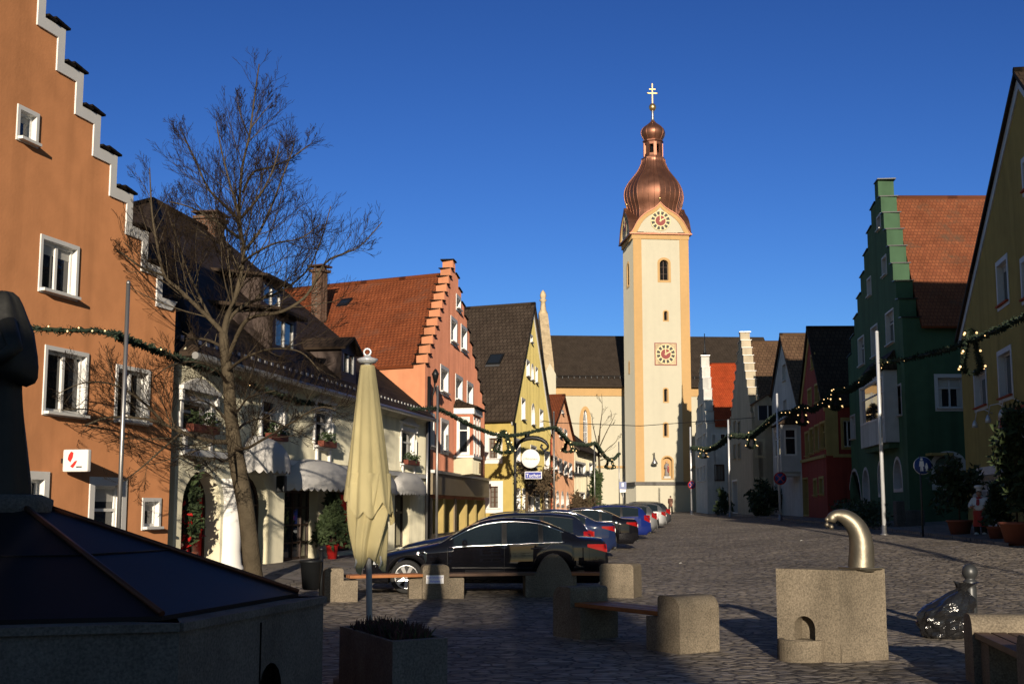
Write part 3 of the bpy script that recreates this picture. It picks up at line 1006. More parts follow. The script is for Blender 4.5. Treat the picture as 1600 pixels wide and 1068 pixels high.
# lamp, downpipe, skylights, chimney, rear stepped gable
downpipe(root, PF.pt(.25, .2, .12), PF.pt(.25, zeA - .5, .12), 'dark_metal', .07)
m = MB()
p = PF.pt(.35, zeA - .55, .35)
m.tube([PF.pt(.35, zeA - 1.6, .1), PF.pt(.35, zeA - 1.1, .3), p], .04, 'dark_metal', 6)
m.lathe(p, [(.06, -.2), (.13, .1), (.15, .15), (.07, .30), (.02, .36)], 'dark_metal', 8)
m.build('wall_lantern', root)
q0 = PF.pt(0, zeA - .45); qa = PF.pt(sap_, zap_ - .75)
D3 = Vector((pD.x, pD.y, 0))
nrm = D3.cross(qa - q0).normalized(); nrm = nrm if nrm.z > 0 else -nrm
def skylight(root_, u, v, w, h, q0, nrm, ealong):
    p = on_plane(u, v, q0 + nrm * .16, nrm)
    e1 = ealong.normalized(); e2 = nrm.cross(e1); e2 = e2 if e2.z > 0 else -e2
    m = MB()
    a = [p - e1 * w / 2 - e2 * h / 2, p + e1 * w / 2 - e2 * h / 2, p + e1 * w / 2 + e2 * h / 2, p - e1 * w / 2 + e2 * h / 2]
    b = [p - e1 * (w / 2 - .09) - e2 * (h / 2 - .09), p + e1 * (w / 2 - .09) - e2 * (h / 2 - .09), p + e1 * (w / 2 - .09) + e2 * (h / 2 - .09), p - e1 * (w / 2 - .09) + e2 * (h / 2 - .09)]
    m.prism(a, nrm * .09, 'dark_metal', holes=[b])
    m.prism([a[0] - e2 * .15, a[1] - e2 * .15, a[1] - e2 * .01, a[0] - e2 * .01], nrm * .03, 'zinc')
    for i in range(4): pass
    o = m.build('skylight', root_)
    g_ = MB(); g_.face([x + nrm * .094 for x in b], 'glass'); g_.build('pane', o)
for (u, v, w, h) in ((591, 511, .78, .95), (539, 474, .6, .65), (613, 562, .65, .7)):
    skylight(root, u, v, w, h, q0, nrm, D3)
pc = on_plane(498, 512, q0 + nrm * .14, nrm)
chimney(root, pc + Vector((0, 0, -.4)), .50, .50, 2.9, 'brick', math.atan2(pD.y, pD.x))
rs_ = step_profile(0, zeA, sap_, zap_ + .2, 9); rs2 = step_profile(PF.W, zeB, sap_, zap_ + .2, 9)
m = MB()
pts = [PF.pt(s, z) + D3 * 10.3 for s, z in [(0, 0)] + rs_ + rs2[::-1][1:] + [(PF.W, 0)]]
m.prism(pts, D3 * .5, 'pink')
m.build('rear_gable', root)

# ================================================================== OLIVE HOUSE
hA = XY(800, 66.0, 720); hB = XY(860.5, 81.5, 700)
HF = Face(hA, hB)
hD = Vector((-.917, .40)).normalized()
hS = Face(hA, hA + hD * 12)
root = thing('gabled_house', 'olive yellow gabled tavern with a yellow side wall toned for full sun and a steep dark roof', 'house', (hA.x, hA.y, 0))
holes, sh = [], []
def hw(u0, vt, vb, u1, **k): window(HF, root, u0, vt, vb, u1, holes, tw=k.pop('tw', .10), depth=.22, nx=k.pop('nx', 2), ny=k.pop('ny', 2), **k)
hw(828.5, 521, 535, 832, nx=1, ny=1)
hw(822, 560, 588, 827.5); hw(829.5, 566, 594, 833.8, shape='round'); hw(836, 572, 598, 840)
hw(814.5, 620, 656, 820.5); hw(830, 628, 664, 835.5, shape='round'); hw(843, 638, 668, 848.5)
hw(804, 683, 722, 813); hw(850.5, 703, 737, 858.5); hw(829, 694, 730, 838)
g0 = gz(hA.x, hA.y)
for (u0, u1) in ((806, 813), (816, 823), (836, 843), (850, 856)):
    hw(u0, 762, 796, u1, tw=.08, sill=False)
hw(824, 756, 802, 834, tw=.08, nx=2, ny=1, sill=False, name='door', frame='brown_wood', pane='curtain_glass')
def hs(u0, vt, vb, u1):
    window(hS, root, u0, vt, vb, u1, sh, tw=.28, depth=.2, nx=2, ny=4, frame='brown_wood', pane='curtain_glass', fw=.06)
hs(756.5, 676, 724, 785); hs(756.5, 751, 801, 786)
# the far window edge sits behind the neighbour; fine
sap_, zap_ = HF.hit(832, 479)
zeA = HF.hit(800, 651)[1]; zeB = HF.hit(861, 668)[1]
stucco('olive_sun_side', (.46, .36, .115))  # side wall toned apart from the olive front to suit its fuller sun
house_body(root, HF, hD, 13.0, -.1, (sap_, zap_), zeA, zeB, 'olive', 'olive_sun_side', 'tile_choc', holes, side_holes=sh, sideF=hS, verge='white', over=.3, th=.3, verge_w=.2)
q0 = HF.pt(0, zeA); qa = HF.pt(sap_, zap_); D3 = Vector((hD.x, hD.y, 0))
nrm = D3.cross(qa - q0).normalized(); nrm = nrm if nrm.z > 0 else -nrm
skylight(root, 774, 562, .85, .9, q0, nrm, D3)
downpipe(root, HF.pt(.15, .2, .14), HF.pt(.15, zeA - .3, .14), 'dark_metal', .07)
# wrought iron hanging sign and lit blue sign
m = MB()
sS = HF.hit(806, 720)[0]
zc = HF.hit(806, 716)[1]
c0 = HF.pt(sS, zc, 0)
hn = HF.n3
root_sign = thing('tavern_sign', 'white oval tavern sign hanging from a curled wrought iron bracket', 'sign', tuple(HF.pt(sS, zc, .6)))
pcen = P(829, 716, HF.pt(sS, 0, 1.0).y)
ax = hn
cx = (pcen - c0).dot(hn)
m.lathe(HF.pt(sS, pcen.z, cx), [(.02, -.05), (.47, -.05), (.50, -.03), (.50, .03), (.47, .05), (.02, .05)], 'white', 28, axis=HF.d3)
m.build('panel', root_sign)
m = MB()
def sp(a, b): return HF.pt(sS, pcen.z + b, a)
arc = [sp(cx - .75 + .0 + .85 * (1 - math.cos(i / 10 * math.pi)), .55 + .55 * math.sin(i / 10 * math.pi)) for i in range(11)]
m.tube(arc, [.05 + .09 * math.sin(i / 10 * math.pi) for i in range(11)], 'dark_metal', 6)
m.tube([sp(cx + .95, .55), sp(cx + .7, .42), sp(cx + .55, .6), sp(cx + .62, .75)], .07, 'dark_metal', 6)
m.tube([sp(0, .3), sp(cx - .75, .75), sp(cx - .1, 1.05)], .03, 'dark_metal', 5)
m.tube([sp(0, -.05), sp(cx - .8, .4), sp(cx - .5, .95)], .03, 'dark_metal', 5)
m.tube([sp(0, -.35), sp(cx + .6, -.42)], .03, 'dark_metal', 5)
m.lathe(sp(cx - .2, 1.02), [(.02, 0), (.12, .1), (.16, .3), (.03, .38)], 'dark_metal', 6)
m.build('bracket', root_sign)
mat('sign_orange', (.55, .16, .03), .6)
text("s'Wirtshaus", root_sign, 'sign_orange', .16, HF.pt(sS, pcen.z - .02, cx) - HF.d3 * .056, hn, (0, 0, 1))
mat('sign_blue', (.012, .02, .16), .3, emit=(.03, .06, .5), estr=.25)
mat('sign_white', (.75, .75, .75), .4)
p2 = P(833.5, 742, pcen.y)
c2 = (p2 - c0).dot(hn)
bs = thing('tavern_sign', 'small blue lightbox sign with white lettering below the oval sign', 'sign', tuple(HF.pt(sS, p2.z, c2)))
m = MB()
m.box(HF.pt(sS, p2.z, c2), (.92, .2, .40), 'sign_white', math.atan2(hn.y, hn.x), bev=.03)
m.box(HF.pt(sS, p2.z, c2), (.85, .215, .33), 'sign_blue', math.atan2(hn.y, hn.x), bev=.02)
m.build('panel', bs)
m = MB(); m.tube([HF.pt(sS, p2.z + .1, 0), HF.pt(sS, p2.z + .1, c2 - .45)], .025, 'dark_metal', 5); m.build('bracket', bs)
text('Tucher', bs, 'sign_white', .27, HF.pt(sS, p2.z - .02, c2) - HF.d3 * .112, hn, (0, 0, 1))
# climbing plant round the tavern's ground floor
m = MB()
rr = random.Random(5)
vary(mat('vine', (.075, .05, .025), .8), (.075, .05, .025), .4, 8, 1, 0)
for i in range(52):
    f = .08 + .92 * rr.random(); s = .2 + f * (HF.W * .92)
    zz = g0 + 3.0 + rr.uniform(-.4, .3) + .5 * math.sin(f * 9)
    m.leaves(HF.pt(s, zz, .25), (.5, .35, .4), 30, .20, 'vine', rr)
for s in (.35, HF.W * .28, HF.W * .72, HF.W * .9):
    pp = [HF.pt(s + .1 * math.sin(z * 3), g0 + z, .12) for z in [0, .8, 1.6, 2.4, 3.2, 3.8]]
    m.tube(pp, [.12, .1, .09, .08, .06, .04], 'vine', 6)
    for z in (1.2, 2.2, 3.1): m.leaves(HF.pt(s, g0 + z, .2), (.3, .25, .5), 24, .18, 'vine', rr)
tag(m.build('climbing_plant', origin=HF.pt(0, g0, .2)), 'brown winter vine climbing over the ground floor of the olive tavern', 'vine')

# ================================================================== PEACH HOUSE and the small cream house beyond
eA_ = XY(862.5, 83.0, 740); eB_ = XY(897, 99.5, 740)
EF = Face(eA_, eB_)
eD = Vector((-.94, .34)).normalized()
root = thing('gabled_house', 'peach gabled house with rows of small white windows beside the olive tavern', 'house', (eA_.x, eA_.y, 0))
holes = []
for (u, v) in ((865.5, 711), (873, 715), (881, 719), (888.5, 722)):
    window(EF, root, u, v, v + 24, u + 5.2, holes, tw=.14, depth=.25, nx=1, ny=2)
for (u, v) in ((868.5, 765), (876, 766), (884, 767)):
    window(EF, root, u, v, v + 26, u + 5.2, holes, tw=.14, depth=.25, nx=1, ny=2, shape='round', sill=False)
for (u, v) in ((873.5, 666), (881, 669)):
    window(EF, root, u, v, v + 17, u + 5, holes, tw=.12, depth=.25, nx=1, ny=1)
window(EF, root, 877.5, 639, 646, 880.5, holes, tw=.1, depth=.2, nx=1, ny=1)
sap_, zap_ = EF.hit(879.5, 621)
zeA = EF.hit(864, 672)[1]; zeB = EF.hit(897, 694)[1]
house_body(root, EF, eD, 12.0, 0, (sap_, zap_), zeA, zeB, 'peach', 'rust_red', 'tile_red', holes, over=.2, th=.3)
fA = XY(897.5, 100.0, 750); fB = XY(932, 113.0, 740)
FF = Face(fA, fB)
root = thing('small_house', 'small cream house with a dark roof and one twin window in front of the church', 'house', (fA.x, fA.y, 0))
holes = []
window(FF, root, 898, 719, 741, 915, holes, tw=.15, depth=.2, nx=2, ny=1)
window(FF, root, 920, 722, 744, 926, holes, tw=.12, depth=.2, nx=1, ny=1)
window(FF, root, 906, 768, 800, 914, holes, tw=.12, depth=.2, nx=1, ny=1, name='door', sill=False, frame='brown_wood')
zE = FF.hit(898, 702)[1]; ze_ = FF.hit(932, 706)[1]
zE = (zE + ze_) / 2
m = MB()
wall(FF, [(0, 0), (FF.W, 0), (FF.W, zE), (0, zE)], holes, 'pale', -FF.n3 * .2, m)
dep = 12.0
zrg = P(882, 618, FF.pt(FF.W * .5, 0, -6).y).z
m.face([FF.pt(FF.W, 0, -.2), FF.pt(FF.W, 0, -dep), FF.pt(FF.W, zE, -dep), FF.pt(FF.W, zrg, -6), FF.pt(FF.W, zE, -.2)], 'pale')
m.face([FF.pt(0, 0, -.2), FF.pt(0, 0, -dep), FF.pt(0, zE, -dep), FF.pt(0, zrg, -6), FF.pt(0, zE, -.2)], 'pale')
m.face([FF.pt(0, 0, -dep), FF.pt(FF.W, 0, -dep), FF.pt(FF.W, zE, -dep), FF.pt(0, zE, -dep)], 'pale')
m.build('wall', root)
r = MB()
slab(r, FF.pt(-.1, zE - .3, .4), FF.pt(FF.W + .3, zE - .3, .4), FF.pt(FF.W + .3, zrg, -6), FF.pt(-.1, zrg, -6), .14, 'tile_choc')
slab(r, FF.pt(-.1, zE - .3, -dep - .4), FF.pt(FF.W + .3, zE - .3, -dep - .4), FF.pt(FF.W + .3, zrg, -6), FF.pt(-.1, zrg, -6), .14, 'tile_choc')
ro = r.build('roof', root)
chimney(root, FF.pt(FF.W * .55, zrg - 2.6, -3.6), 1.3, .9, 2.2, 'brick', 0.1)
# ================================================================== CHURCH NAVE
def frontal(u0, u1, Y, slope=.093):
    a = XY(u0, Y, 700); 
    b = a + Vector((1, slope)).normalized() * 200
    F_ = Face(a, b); s = F_.hit(u1, 700)[0]
    return Face(a, a + F_.d * s)
NF = frontal(866, 1226, 150.0, .06)
root = thing('church', 'cream church nave with a long dark tiled roof and pointed gothic windows', 'church', (NF.A.x, NF.A.y, 0))
holes = []
zE = NF.hit(930, 604)[1]
for (u0, u1) in ((905, 924),):
    window(NF, root, u0, 634, 698, u1, holes, tw=.45, shape='pointed', depth=.5, nx=3, ny=3, trim='church_trim', frame='zinc', pane='glass', sill=False, arc=1.7)
for s in (9.5, 17.5, 21.5): 
    window(NF, root, 0, 0, 0, 0, holes, tw=.30, shape='pointed', depth=.5, nx=3, ny=3, trim='church_trim', frame='zinc', pane='glass', sill=False, arc=1.6, rect=(s, s + 1.4, zE - 8.5, zE - 3))
m = MB()
W = NF.W; DEP = 17.0
ND = -NF.n3
zR_ = P(910, 526, NF.pt(2, 0, -DEP / 2).y).z
wall(NF, [(0, 0), (W, 0), (W, zE), (0, zE)], holes, 'church_wall', ND * .6, m)
for s in (0, W):
    m.face([NF.pt(s, 0, -.6), NF.pt(s, 0, -DEP), NF.pt(s, zE, -DEP), NF.pt(s, zR_, -DEP / 2), NF.pt(s, zE, -.6)], 'church_wall')
m.face([NF.pt(0, 0, -DEP), NF.pt(W, 0, -DEP), NF.pt(W, zE, -DEP), NF.pt(0, zE, -DEP)], 'church_wall')
m.build('wall', root)
m = MB(); an = math.atan2(NF.d.y, NF.d.x)
m.box(NF.pt(W / 2, zE - .6, .06), (W - .1, .14, 1.0), 'church_trim', an)
m.box(NF.pt(W / 2, zE - 15.0 + .0, .1), (W - .1, .22, .3), 'church_trim', an)
m.box(NF.pt(W / 2, zE + .02, .2), (W - .1, .5, .25), 'dark_metal', an)
zmid = NF.hit(950, 729)[1]
m.box(NF.pt(W / 2, zmid, .08), (W - .1, .18, .25), 'church_trim', an)
m.build('frieze', root)
r = MB()
slab(r, NF.pt(0, zE - .1, .7), NF.pt(W, zE - .1, .7), NF.pt(W, zR_, -DEP / 2), NF.pt(0, zR_, -DEP / 2), .2, 'tile_church')
slab(r, NF.pt(0, zE - .1, -DEP - .7), NF.pt(W, zE - .1, -DEP - .7), NF.pt(W, zR_, -DEP / 2), NF.pt(0, zR_, -DEP / 2), .2, 'tile_church')
r.build('roof', root)
m = MB()
for k in range(40):
    m.box(NF.pt(W * (k + .5) / 40, zE + 1.15, -.05), (.06, .05, .3), 'dark_metal', an)
m.tube([NF.pt(0, zE + 1.3, -.05), NF.pt(W, zE + 1.3, -.05)], .05, 'dark_metal', 5)
m.build('snow_guard', root)
# raised parapet of the west gable, with a stone pinnacle
m = MB()
zt_ = P(843, 491, NF.pt(0, 0, -DEP / 2).y).z
g = 1.1
loop = [(-.6, zE - 1.0), (-.6, zE + 1.6), (.0, zE + 2.6), (DEP / 2 - .6, zt_), (DEP / 2 + .6, zt_), (DEP, zE + 2.0), (DEP, zE - 1)]
m.prism([NF.pt(-g, z, -t_) for t_, z in loop], NF.d3 * g, 'sandstone')
m.prism([NF.pt(-g - .1, z, .9) for z in (zE - 1.2, zE + 1.4)] + [NF.pt(-g / 2, zE + 2.7, .9)] + [NF.pt(.15, z, .9) for z in (zE + 1.4, zE - 1.2)], ND * .9, 'church_wall')
m.build('gable_parapet', root)
m = MB()
m.lathe(NF.pt(-g / 2, zt_ - .2, -DEP / 2), [(.62, 0), (.62, .3), (.38, .8), (.30, 1.8), (.5, 2.0), (.3, 2.2), (.42, 2.6), (.3, 3.0), (.08, 3.3)], 'sandstone', 8)
m.build('pinnacle', root)

# ================================================================== CHURCH TOWER
TA = XY(993.5, 140.0, 740)
td = Vector((.996, .093)).normalized(); tn = Vector((td.y, -td.x))
TFt = Face(TA, TA + td * 20); TW = TFt.hit(1081, 740)[0]
TF = Face(TA, TA + td * TW)
TL = Face(TA, TA - tn * TW, toward=(-60, 120))      # left side
TR = Face(TA + td * TW, TA + td * TW - tn * TW, toward=(200, 140))
TB = Face(TA - tn * TW, TA + td * TW - tn * TW, toward=(15, 400))
root = thing('church_tower', 'tall cream church tower with two clocks and a copper onion dome', 'tower', (TA.x, TA.y, 0))
zg = -.2
zE = TF.hit(1036, 367)[1]
zband = TF.hit(1036, 755)[1]
holes, hl = [], []
window(TF, root, 1027, 402, 441, 1048, holes, tw=.26, shape='round', depth=.5, nx=2, ny=3, trim='church_trim', frame='brown_wood', pane='black_void', sill=False)
for (v0, v1) in ((484, 502), (605, 629), (659, 683)):
    window(TF, root, 1035.5, v0, v1, 1045, holes, tw=.14, shape='round', depth=.45, nx=1, ny=1, trim='church_trim', frame='brown_wood', pane='black_void', sill=False)
s0, z1 = TF.hit(1033, 712); s1, z0 = TF.hit(1053, 751)
niche = (s0 + .15, s1 - .15, z0 + .3, z1 - .1)
window(TF, root, 0, 0, 0, 0, holes, tw=.16, shape='round', depth=.7, nx=1, ny=1, trim='church_trim', reveal='church_trim', frame='church_trim', pane='church_trim', sill='sandstone', rect=niche, fw=.02, name='niche')
sa_, za_ = TL.hit(979, 408); _, zb_ = TL.hit(979, 455)
hl = []
window(TL, root, 0, 0, 0, 0, hl, tw=.26, shape='round', depth=.5, nx=2, ny=3, trim='church_trim', frame='brown_wood', pane='black_void', sill=False, rect=(TW / 2 - .6, TW / 2 + .6, TF.hit(1030, 439)[1], TF.hit(1030, 404)[1]))
window(TL, root, 0, 0, 0, 0, hl, tw=.14, shape='round', depth=.4, nx=1, ny=1, trim='church_trim', frame='brown_wood', pane='black_void', sill=False, rect=(TW / 2 - .3, TW / 2 + .2, TF.hit(1030, 578)[1], TF.hit(1030, 560)[1]))
m = MB()
wall(TF, [(0, zg), (TW, zg), (TW, zE), (0, zE)], holes, 'church_wall', -TF.n3 * .9, m)
wall(TL, [(.9, zg), (TW, zg), (TW, zE), (.9, zE)], hl, 'church_wall', -TL.n3 * .9, m)
m.face([TR.pt(.9, zg), TR.pt(TW, zg), TR.pt(TW, zE), TR.pt(.9, zE)], 'church_wall')
m.face([TB.pt(0, zg), TB.pt(TW, zg), TB.pt(TW, zE), TB.pt(0, zE)], 'church_wall')
m.build('wall', root)
m = MB(); an = math.atan2(td.y, td.x)
ph = zE - zband - .3
pc = (zE + zband) / 2 - .0
pw_ = .95
for F_, o in ((TF, 1), (TR, 1)):
    aa = math.atan2(F_.d.y, F_.d.x)
    m.box(F_.pt(pw_ / 2 + .002, pc, .05), (pw_, .1, ph), 'church_trim', aa)
    m.box(F_.pt(TW - pw_ / 2 - .002, pc, .05), (pw_, .1, ph), 'church_trim', aa)
m.build('pilaster', root)
m = MB()
c0 = TA + td * TW / 2 - tn * TW / 2
C3 = Vector((c0.x, c0.y, 0))
m.box(C3 + Vector((0, 0, zband)), (TW + .3, TW + .3, .38), 'granite_dark', an)
m.build('plinth_band', root)
m = MB()
m.box(C3 + Vector((0, 0, zE - .28)), (TW + .3, TW + .3, .5), 'church_trim', an)
m.box(C3 + Vector((0, 0, zE + .06)), (TW + 1.0, TW + 1.0, .16), 'copper', an) if 'copper' in M else None
# copper
def make_copper():
    mm = mat('copper', (.34, .125, .065), .38, .85)
    nt, N, L, b = nodes(mm)
    tc = N.new('ShaderNodeTexCoord'); n1 = N.new('ShaderNodeTexNoise'); n1.inputs['Scale'].default_value = 1.2; n1.inputs['Detail'].default_value = 6
    L.new(tc.outputs['Object'], n1.inputs['Vector'])
    cr = N.new('ShaderNodeMix'); cr.data_type = 'RGBA'
    cr.inputs[6].default_value = (.19, .085, .055, 1); cr.inputs[7].default_value = (.33, .155, .10, 1)
    L.new(n1.outputs['Fac'], cr.inputs['Factor']); L.new(cr.outputs[2], b.inputs['Base Color'])
    rr = N.new('ShaderNodeMapRange'); rr.inputs['To Min'].default_value = .36; rr.inputs['To Max'].default_value = .55
    L.new(n1.outputs['Fac'], rr.inputs['Value']); L.new(rr.outputs[0], b.inputs['Roughness'])
make_copper()
m.box(C3 + Vector((0, 0, zE + .06)), (TW + .9, TW + .9, .14), 'copper', an)
m.build('cornice', root)
KZ = 1.09
def stretch(mb):
    for v in mb.v: v.z = zE + (v.z - zE) * KZ
# onion dome: eight-sided, with corners flaring down to the eaves
m = MB()
prof = [  # height above eave, radius towards a side, radius towards a corner
    (.1, TW / 2 + .3, (TW / 2 + .3) * 1.40), (.5, TW / 2 - .1, TW / 2 * 1.30), (1.2, TW / 2 - .2, 3.72), (2.0, 2.95, 3.15), (2.7, 2.92, 3.0), (3.3, 3.08, 3.1), (4.0, 3.36, 3.36),
    (4.7, 3.50, 3.50), (5.4, 3.42, 3.42), (6.0, 3.12, 3.12), (6.5, 2.75, 2.75), (7.0, 2.3, 2.3), (7.5, 1.9, 1.9), (8.0, 1.62, 1.62), (8.45, 1.42, 1.42), (8.75, 1.4, 1.4)]
def smooth_prof(pr, k=4):
    out = []
    for i in range(len(pr) - 1):
        p0, p1, p2, p3 = pr[max(0, i - 1)], pr[i], pr[i + 1], pr[min(len(pr) - 1, i + 2)]
        for j in range(k):
            t = j / k
            out.append(tuple(.5 * ((2 * b) + (-a + c) * t + (2 * a - 5 * b + 4 * c - d) * t * t + (-a + 3 * b - 3 * c + d) * t ** 3) for a, b, c, d in zip(p0, p1, p2, p3)))
    out.append(pr[-1]); return out
fa = math.atan2(tn.y, tn.x)        # front direction
def oct_rings(mb, prof, name, base, sub=4):
    for k in range(8):
        a0, a1 = fa + k * math.pi / 4, fa + (k + 1) * math.pi / 4
        rows = []
        for (h, rm, rc) in prof:
            r0, r1 = (rm, rc) if k % 2 == 0 else (rc, rm)
            p = C3 + Vector((math.cos(a0) * r0, math.sin(a0) * r0, base + h)); q = C3 + Vector((math.cos(a1) * r1, math.sin(a1) * r1, base + h))
            row = []
            for j in range(sub + 1):
                x = p.lerp(q, j / sub)
                if 0 < j < sub:  # panels bow out a little between the ridges
                    d = (x - C3); d.z = 0
                    x = x + d.normalized() * .10 * math.sin(math.pi * j / sub)
                row.append(x)
            rows.append(row)
        mb.grid(rows, name, True)
sp_ = smooth_prof(prof)
oct_rings(m, sp_, 'copper', zE)
for k in range(8):
    a0 = fa + k * math.pi / 4
    m.tube([C3 + Vector((math.cos(a0) * r, math.sin(a0) * r, zE + h)) for (h, r) in [(x[0], x[1] if k % 2 == 0 else x[2]) for x in sp_]], .06, 'copper', 5)
    for j in (1, 2, 3):   # standing seams
        pth = []
        for (h, rm, rc) in sp_:
            r0, r1 = (rm, rc) if k % 2 == 0 else (rc, rm)
            a1 = a0 + math.pi / 4
            p = Vector((math.cos(a0) * r0, math.sin(a0) * r0, zE + h)); q = Vector((math.cos(a1) * r1, math.sin(a1) * r1, zE + h))
            x = p.lerp(q, j / 4); d = Vector((x.x, x.y, 0)).normalized()
            pth.append(C3 + x + d * (.10 * math.sin(math.pi * j / 4) + .01))
        m.tube(pth, .028, 'copper', 4, caps=False)
stretch(m); m.build('dome', root)
# lantern, upper bulb, spire
m = MB()
zl = zE + 8.7
m.lathe(C3 + Vector((0, 0, zl)), [(1.42, 0), (1.42, .22), (1.15, .34), (1.12, .5)], 'copper', 8, False, fa)
for k in range(8):
    a = fa + (k + .0) * math.pi / 4
    m.box(C3 + Vector((math.cos(a) * 1.02, math.sin(a) * 1.02, zl + 1.15)), (.26, .34, 1.5), 'copper', a)
    a2 = a + math.pi / 8
    m.box(C3 + Vector((math.cos(a2) * .94, math.sin(a2) * .94, zl + 1.85)), (.14, .75, .35), 'copper', a2)
    m.box(C3 + Vector((math.cos(a2) * .94, math.sin(a2) * .94, zl + .55)), (.14, .75, .3), 'copper', a2)
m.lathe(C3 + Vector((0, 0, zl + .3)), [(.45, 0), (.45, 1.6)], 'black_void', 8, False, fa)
m.lathe(C3 + Vector((0, 0, zl + 1.95)), [(1.05, 0), (1.25, .1), (1.25, .22), (1.0, .3)], 'copper', 8, False, fa)
ub = smooth_prof([(0, 1.0), (.35, 1.22), (.75, 1.40), (1.15, 1.36), (1.5, 1.05), (1.8, .62), (2.05, .3), (2.25, .14)], 3)
m2 = MB()
oct_rings(m, [(h, r, r) for h, r in ub], 'copper', zl + 2.2)
for k in range(8):
    a0 = fa + k * math.pi / 4
    m.tube([C3 + Vector((math.cos(a0) * r, math.sin(a0) * r, zl + 2.2 + h)) for (h, r) in ub], .05, 'copper', 5)
stretch(m); m.build('lantern', root)
mat('gold', (.62, .44, .20), .32, .9)
m = MB()
zs = zl + 4.30
m.lathe(C3 + Vector((0, 0, zs)), [(.20, 0), (.15, .5), (.13, 1.2), (.16, 1.25)], 'zinc', 8)
m.lathe(C3 + Vector((0, 0, zs + 1.65)), [(.04, -.45), (.26, -.36), (.40, -.15), (.43, 0), (.40, .15), (.26, .36), (.04, .45)], 'gold', 14)
zc = zs + 2.0
m.box(C3 + Vector((0, 0, zc + 1.12)), (.12, .12, 2.35), 'gold', an)
m.box(C3 + Vector((0, 0, zc + 1.22)), (1.15, .11, .13), 'gold', an)
m.box(C3 + Vector((0, 0, zc + 1.66)), (.75, .11, .12), 'gold', an)
for a in (-.57, .57): m.lathe(C3 + Vector((td.x * a, td.y * a, zc + 1.22)), [(.02, -.1), (.1, 0), (.02, .1)], 'gold', 6)
stretch(m); m.build('cross', root)
# curved gables with clocks on every side
mat('clock_cream', (.62, .52, .30), .7)
mat('clock_red', (.20, .022, .018), .6)
mat('clock_dark', (.02, .022, .016), .6)
mat('clock_gold', (.62, .50, .26), .5)
def clock(F_, s, z, r, off, parent, square=False):
    c = MB()
    def cp(a, b, o=0): return F_.pt(s + a, z + b, off + o)
    if square:
        q = r * 1.13
        c.prism([cp(-q, -q), cp(q, -q), cp(q, q), cp(-q, q)], F_.n3 * .06, 'clock_red')
        q2 = q * .93
        c.prism([cp(-q2, -q2, .06), cp(q2, -q2, .06), cp(q2, q2, .06), cp(-q2, q2, .06)], F_.n3 * .01, 'sandstone')
    ring = [cp(r * math.cos(i / 32 * 2 * math.pi), r * math.sin(i / 32 * 2 * math.pi), .07) for i in range(32)]
    c.prism(ring, F_.n3 * .03, 'clock_cream')
    for i in range(12):
        a = math.pi / 2 - i * math.pi / 6
        w0 = .17
        pts = [(.60 * r * math.cos(a - w0), .60 * r * math.sin(a - w0)), (.93 * r * math.cos(a - w0), .93 * r * math.sin(a - w0)), (.93 * r * math.cos(a + w0), .93 * r * math.sin(a + w0)), (.60 * r * math.cos(a + w0), .60 * r * math.sin(a + w0))]
        a2 = math.pi / 12
        pts = [(x * math.cos(a2) - y * math.sin(a2), x * math.sin(a2) + y * math.cos(a2)) for x, y in pts]
        c.prism([cp(x, y, .10) for x, y in pts], F_.n3 * .008, 'clock_dark')
    c.prism([cp(.5 * r * math.cos(i / 24 * 2 * math.pi), .5 * r * math.sin(i / 24 * 2 * math.pi), .10) for i in range(24)], F_.n3 * .02, 'clock_red')
    o = c.build('clock', parent)
    h = MB()
    for ang_, ln, w in ((math.pi / 2 + .06, .95, .055), (math.pi / 2 - 1.04, .72, .07)):
        dx, dy = math.cos(ang_), math.sin(ang_)
        h.prism([cp(-dy * w * r - dx * .12 * r, dx * w * r - dy * .12 * r, .125), cp(dy * w * r - dx * .12 * r, -dx * w * r - dy * .12 * r, .125), cp(dx * ln * r + dy * w * .6 * r, dy * ln * r - dx * w * .6 * r, .125), cp(dx * ln * r - dy * w * .6 * r, dy * ln * r + dx * w * .6 * r, .125)], F_.n3 * .02, 'clock_gold')
    h.build('clock_hands', o)
hw_ = TW / 2 + .32
curve = [(-1.0, .0), (-.93, .30), (-.86, .72), (-.78, 1.20), (-.68, 1.62), (-.56, 1.98), (-.44, 2.25), (-.32, 2.45), (-.2, 2.68), (-.1, 2.95), (0, 3.3)]
curve = [(a, b * 1.10) for a, b in curve]
curve = curve + [(-a, b) for a, b in curve[:-1]][::-1]
for F_ in (TF, TL, TR):
    m = MB()
    pts = [(TW / 2 + a * hw_, zE + .12 + b) for a, b in curve]
    inn = [(TW / 2 + a * (hw_ - .62), zE + .12 + max(0, b * .86 - .06)) for a, b in curve]
    m.prism([F_.pt(a, z, .22) for a, z in pts], -F_.n3 * 1.4, 'church_wall', 'copper')
    m.prism([F_.pt(a, z, .225) for a, z in pts + inn[::-1]], F_.n3 * .08, 'church_trim')
    for i in range(len(pts) - 1):
        a, b = pts[i], pts[i + 1]
        m.face([F_.pt(a[0], a[1] + .02, .42), F_.pt(b[0], b[1] + .02, .42), F_.pt(b[0], b[1] + .02, -1.2), F_.pt(a[0], a[1] + .02, -1.2)], 'copper')
        m.face([F_.pt(a[0], a[1] + .02, .42), F_.pt(b[0], b[1] + .02, .42), F_.pt(b[0], b[1] - .1, .42), F_.pt(a[0], a[1] - .1, .42)], 'copper')
    m.lathe(F_.pt(TW / 2, zE + 4.03, .1), [(.03, -.3), (.06, 0), (.16, .12), (.17, .22), (.1, .34), (.02, .4)], 'gold', 8)
    m.build('clock_gable', root)
    clock(F_, TW / 2, zE + 1.58, 1.16, .22, root)
zc2 = TF.hit(1040, 553)[1]
